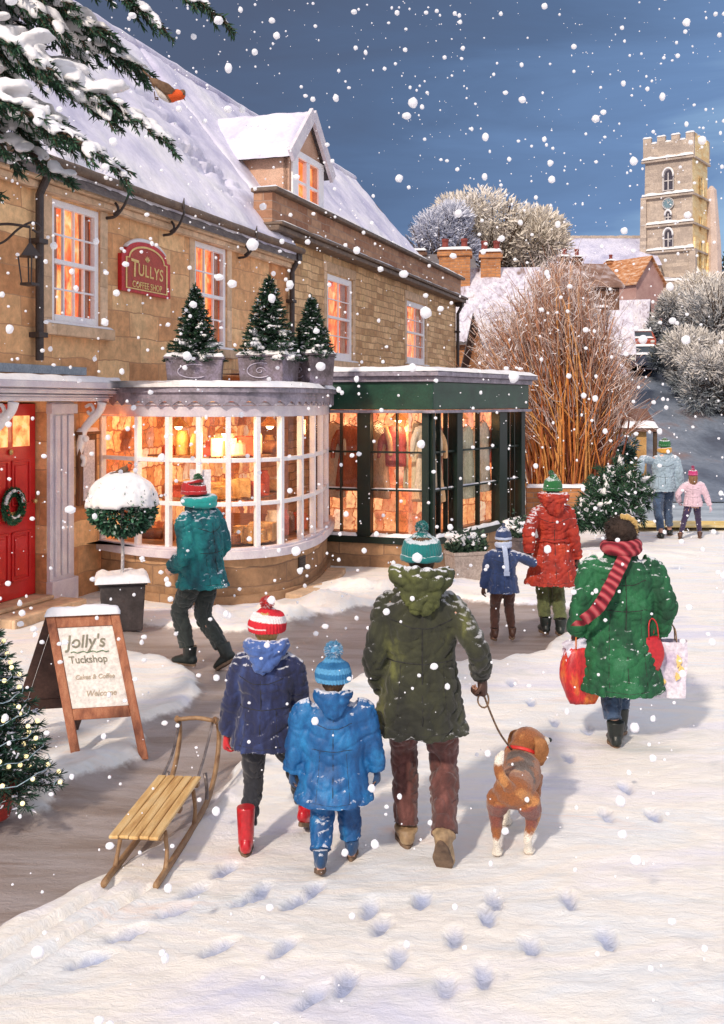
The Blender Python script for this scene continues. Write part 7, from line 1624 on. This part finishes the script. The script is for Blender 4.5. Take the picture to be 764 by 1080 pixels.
g = MB(); cz = wz(212, Yc); g.tube([(xm_, -.10, cz), (xm_, -.16, cz)], .62, 24); ck = g.build('clock_face', mat('clock_blue', [(.10, .20, .26), (.22, .33, .38)], 3, .5, 0), tc_)
g = MB(); g.tube([(xm_+.66*math.cos(2*math.pi*i/28), -.17, cz+.66*math.sin(2*math.pi*i/28)) for i in range(29)], .06, 6, cap=False)
for i in range(12): a = i*math.pi/6; g.bar((xm_+.46*math.cos(a), -.18, cz+.46*math.sin(a)), (xm_+.58*math.cos(a), -.18, cz+.58*math.sin(a)), .06, .03, up=V((0, 1, 0)))
g.bar((xm_, -.19, cz), (xm_+.22, -.19, cz+.24), .07, .03, up=V((0, 1, 0))); g.bar((xm_, -.2, cz), (xm_-.12, -.2, cz+.46), .05, .03, up=V((0, 1, 0))); g.build('clock_hands', MC['pale_tracery'], ck)
# corner buttresses and stair turret at the back right
g = MB()
for (x, y, w_, hh) in ((-tw_-.35, -.45, .9, 203), (-.45, -.45, .9, 262)): g.add([(x, y, z1), (x+w_, y, z1), (x+w_, y+.8, z1), (x, y+.8, z1), (x+.15, y+.2, wz(hh, Yc)), (x+w_-.1, y+.2, wz(hh, Yc)), (x+w_-.1, y+.8, wz(hh, Yc)), (x+.15, y+.8, wz(hh, Yc))], [(0, 1, 5, 4), (1, 2, 6, 5), (3, 0, 4, 7), (4, 5, 6, 7)])
g.build('buttress', chs, tc_)
g = MB(); g.tube([(.5, td_+.3, z1), (.5, td_+.3, wz(250, Yc)), (.3, td_+.2, wz(192, Yc)), (.3, td_+.2, wz(187, Yc))], [1.15, .9, .6, .15], 8); g.build('stair_turret', mat('pinkish_stone', [(.52, .42, .38), (.66, .54, .48)], 1, .8, .3, fine=12), tc_)
# nave running off to the left with its long snowy roof
nv = MB(); a0, a1 = wx(566, 124), wx(690, 124); MIc = Mw(tc_).inverted(); Zr, Ze = wz(251, 126), wz(277, 120)
nv.hexa([V(q) for q in ((a0, 121, z1), (a1, 121, z1), (a1, 131, z1), (a0, 131, z1), (a0, 121, Ze), (a1, 121, Ze), (a1, 131, Ze), (a0, 131, Ze))]); nv.add([(a0, 121, Ze), (a0, 126, Zr), (a0, 131, Ze)], [(0, 1, 2)]); nv.xf(MIc).build('nave_wall', chs, tc_)
n = MB(); n.sheet(lambda u, v: V((lerp(a0-.4, a1, u), lerp(120.6, 126, v), lerp(Ze-.2, Zr, v)+.12*fbm(u*14, v*5))), 60, 12); n.sheet(lambda u, v: V((lerp(a0-.4, a1, 1-u), lerp(131.4, 126, v), lerp(Ze-.2, Zr, v))), 20, 4); n.xf(MIc).build('nave_roof_snow', mat('lilac_snow', [(.42, .42, .58), (.60, .60, .74), (.70, .69, .80)], .5, .6, .3, fine=6), tc_, smooth=True)
g = MB()
for i in range(46): x = lerp(a0-.3, a1, i/45); g.box(x-.16, x+.16, 125.9, 126.15, Zr-.05, Zr+.28+.1*nz(i*3.3))
g.xf(MIc).build('ridge_crest', chs, tc_)
# churchyard wall
t = thing('churchyard_wall', 'snow topped stone wall running along below the church tower', 'wall', (wx(668, 104), 104, gz(27, 104)), 0); g = MB(); g.box(0, 12, 0, .6, -3, 1.3); g.build('stonework', chs, t); n = MB(); slab(n, (0, -.1, 1.3), (12, -.1, 1.3), (12, .7, 1.3), (0, .7, 1.3), 60, 4, .25, 1, edge=.2); n.build('snow_cap', snow_m, t, smooth=True)

# ------------------------------------------------------------ parked cars up the lane
def car(label, P, rz, m):
    t = thing('parked_car', label, 'car', P, rz, 'cars parked beside the lane')
    prof = [(-2.0, .35), (-2.02, .75), (-1.9, .92), (-1.25, 1.0), (-.75, 1.42), (.75, 1.45), (1.35, 1.02), (1.95, .92), (2.05, .6), (2.0, .32)]
    g = MB(); n_ = len(prof); w = .82
    vs = [(x, -w*(1 if z < 1.05 else .82), z) for x, z in prof]+[(x, w*(1 if z < 1.05 else .82), z) for x, z in prof]; g.add(vs, [tuple(range(n_)), tuple(range(n_, 2*n_))[::-1]]+[(i, n_+i, n_+(i+1) % n_, (i+1) % n_) for i in range(n_)]); g.build('body', m, t, bevel=.05)
    for s in (-1, 1):
        g = MB(); g.add([(-1.1, s*.80, 1.03), (1.1, s*.80, 1.03), (.68, s*.70, 1.37), (-.68, s*.70, 1.37)], [(0, 1, 2, 3)]); g.build('side_window', MC['car_glass'] if 'car_glass' in MC else mat('car_glass', [(.02, .03, .04), (.06, .08, .10)], 2, .1, 0), t)
        for x in (-1.25, 1.28):
            g = MB(); g.tube([(x, s*.66, .32), (x, s*.86, .32)], .32, 18); wh = g.build('wheel', blackb, t); g = MB(); g.tube([(x, s*.86, .32), (x, s*.875, .32)], .18, 12); g.build('rim', lead_m, wh)
        g = MB(); g.ball((-2.0, s*.6, .72), .12, 10, 6, squash=(.4, 1.3, .8)); g.build('headlight', mat('lamp_glass', [(.5, .5, .48), (.8, .78, .7)], 5, .2, 0), t, smooth=True)
    for x0, z0, x1, z1_ in ((-1.22, 1.03, -.78, 1.40), (1.32, 1.05, .79, 1.42)):
        g = MB(); g.add([(x0-.01, -.66, z0), (x0-.01, .66, z0), (x1, .6, z1_), (x1, -.6, z1_)], [(0, 1, 2, 3)]); g.build('windscreen', MC['car_glass'], t)
    n = MB(); slab(n, (-.78, -.64, 1.45), (.78, -.64, 1.45), (.78, .64, 1.45), (-.78, .64, 1.45), 14, 10, .14, .4, edge=.2); slab(n, (-1.95, -.7, .94), (-1.3, -.7, 1.01), (-1.3, .7, 1.01), (-1.95, .7, .94), 8, 8, .10, .4, edge=.15); n.build('snow_load', snow_m, t, smooth=True); return t
for (px, Y, rz, m, lab) in ((680, 58, 75, mat('navy_car_paint', [(.02, .03, .06), (.05, .06, .10)], 2, .25, 0, coat=.5), 'dark blue car with snow on its roof parked nearest beside the lane'), (676, 66, 78, mat('red_car_paint', [(.35, .06, .03), (.48, .10, .05)], 2, .25, 0, coat=.5), 'red car with snowy roof parked behind the dark blue car'), (683, 74, 80, mat('silver_car_paint', [(.35, .37, .4), (.5, .52, .55)], 2, .25, 0, coat=.5), 'silver car parked highest up the lane')):
    car(lab, (wx(px, Y), Y, gz(wx(px, Y), Y)+.15), R(rz), m)

# ------------------------------------------------------------ falling snow
flk = bpy.data.materials.new('snowflake'); flk.use_nodes = True; nt = flk.node_tree; b = nt.nodes['Principled BSDF']; b.inputs['Base Color'].default_value = (.92, .92, .95, 1); b.inputs['Roughness'].default_value = .8; b.inputs['Alpha'].default_value = .66
b.inputs['Emission Color'].default_value = (.8, .84, .95, 1); b.inputs['Emission Strength'].default_value = .16  # slight glow added so the flakes read against the dark sky
g = MB(); rn = random.Random(99); ico = bmesh.new(); bmesh.ops.create_icosphere(ico, subdivisions=1, radius=1.); iv = [v.co.copy() for v in ico.verts]; ico.verts.ensure_lookup_table(); ifs = [tuple(v.index for v in f.verts) for f in ico.faces]; ico.free()
ico = bmesh.new(); bmesh.ops.create_icosphere(ico, subdivisions=2, radius=1.); iv2 = [v.co.copy() for v in ico.verts]; ico.verts.ensure_lookup_table(); ifs2 = [tuple(v.index for v in f.verts) for f in ico.faces]; ico.free()
vs = []; fs = []
for i in range(8600):
    Y = 2.6+rn.random()**.75*15; X = rn.uniform(-.52, .52)*Y*1.15; Z = CH+rn.uniform(-.62, .50)*Y
    if Z < .1: continue
    l = loc((X, Y, Z))
    if l.y > -.3 and Z < EAVE+max(0, l.y)*1.2+.2: continue
    big = rn.random(); r = .0050*math.exp(rn.gauss(0, .5)) if big < .70 else rn.uniform(.010, .024)
    r *= (.45+.55*min(1, Y/6)); o = len(vs); s = [rn.uniform(.8, 1.15) for _ in range(3)]; vs += [(X+v.x*r*s[0]*q_, Y+v.y*r*s[1]*q_, Z+v.z*r*s[2]*q_) for v in (iv2 if r/Y > .0012 else iv) for q_ in (1+.22*nz(v.x*1.7+i, v.y*1.7, v.z*1.7),)]; fs += [tuple(o+k for k in f) for f in (ifs2 if r/Y > .0012 else ifs)]
me = bpy.data.meshes.new('falling_snow'); me.from_pydata(vs, [], fs); me.polygons.foreach_set('use_smooth', [True]*len(fs)); tag(mobj('falling_snow', me, flk), 'soft white snowflakes drifting down across the whole street', 'snowflakes', kind='stuff')
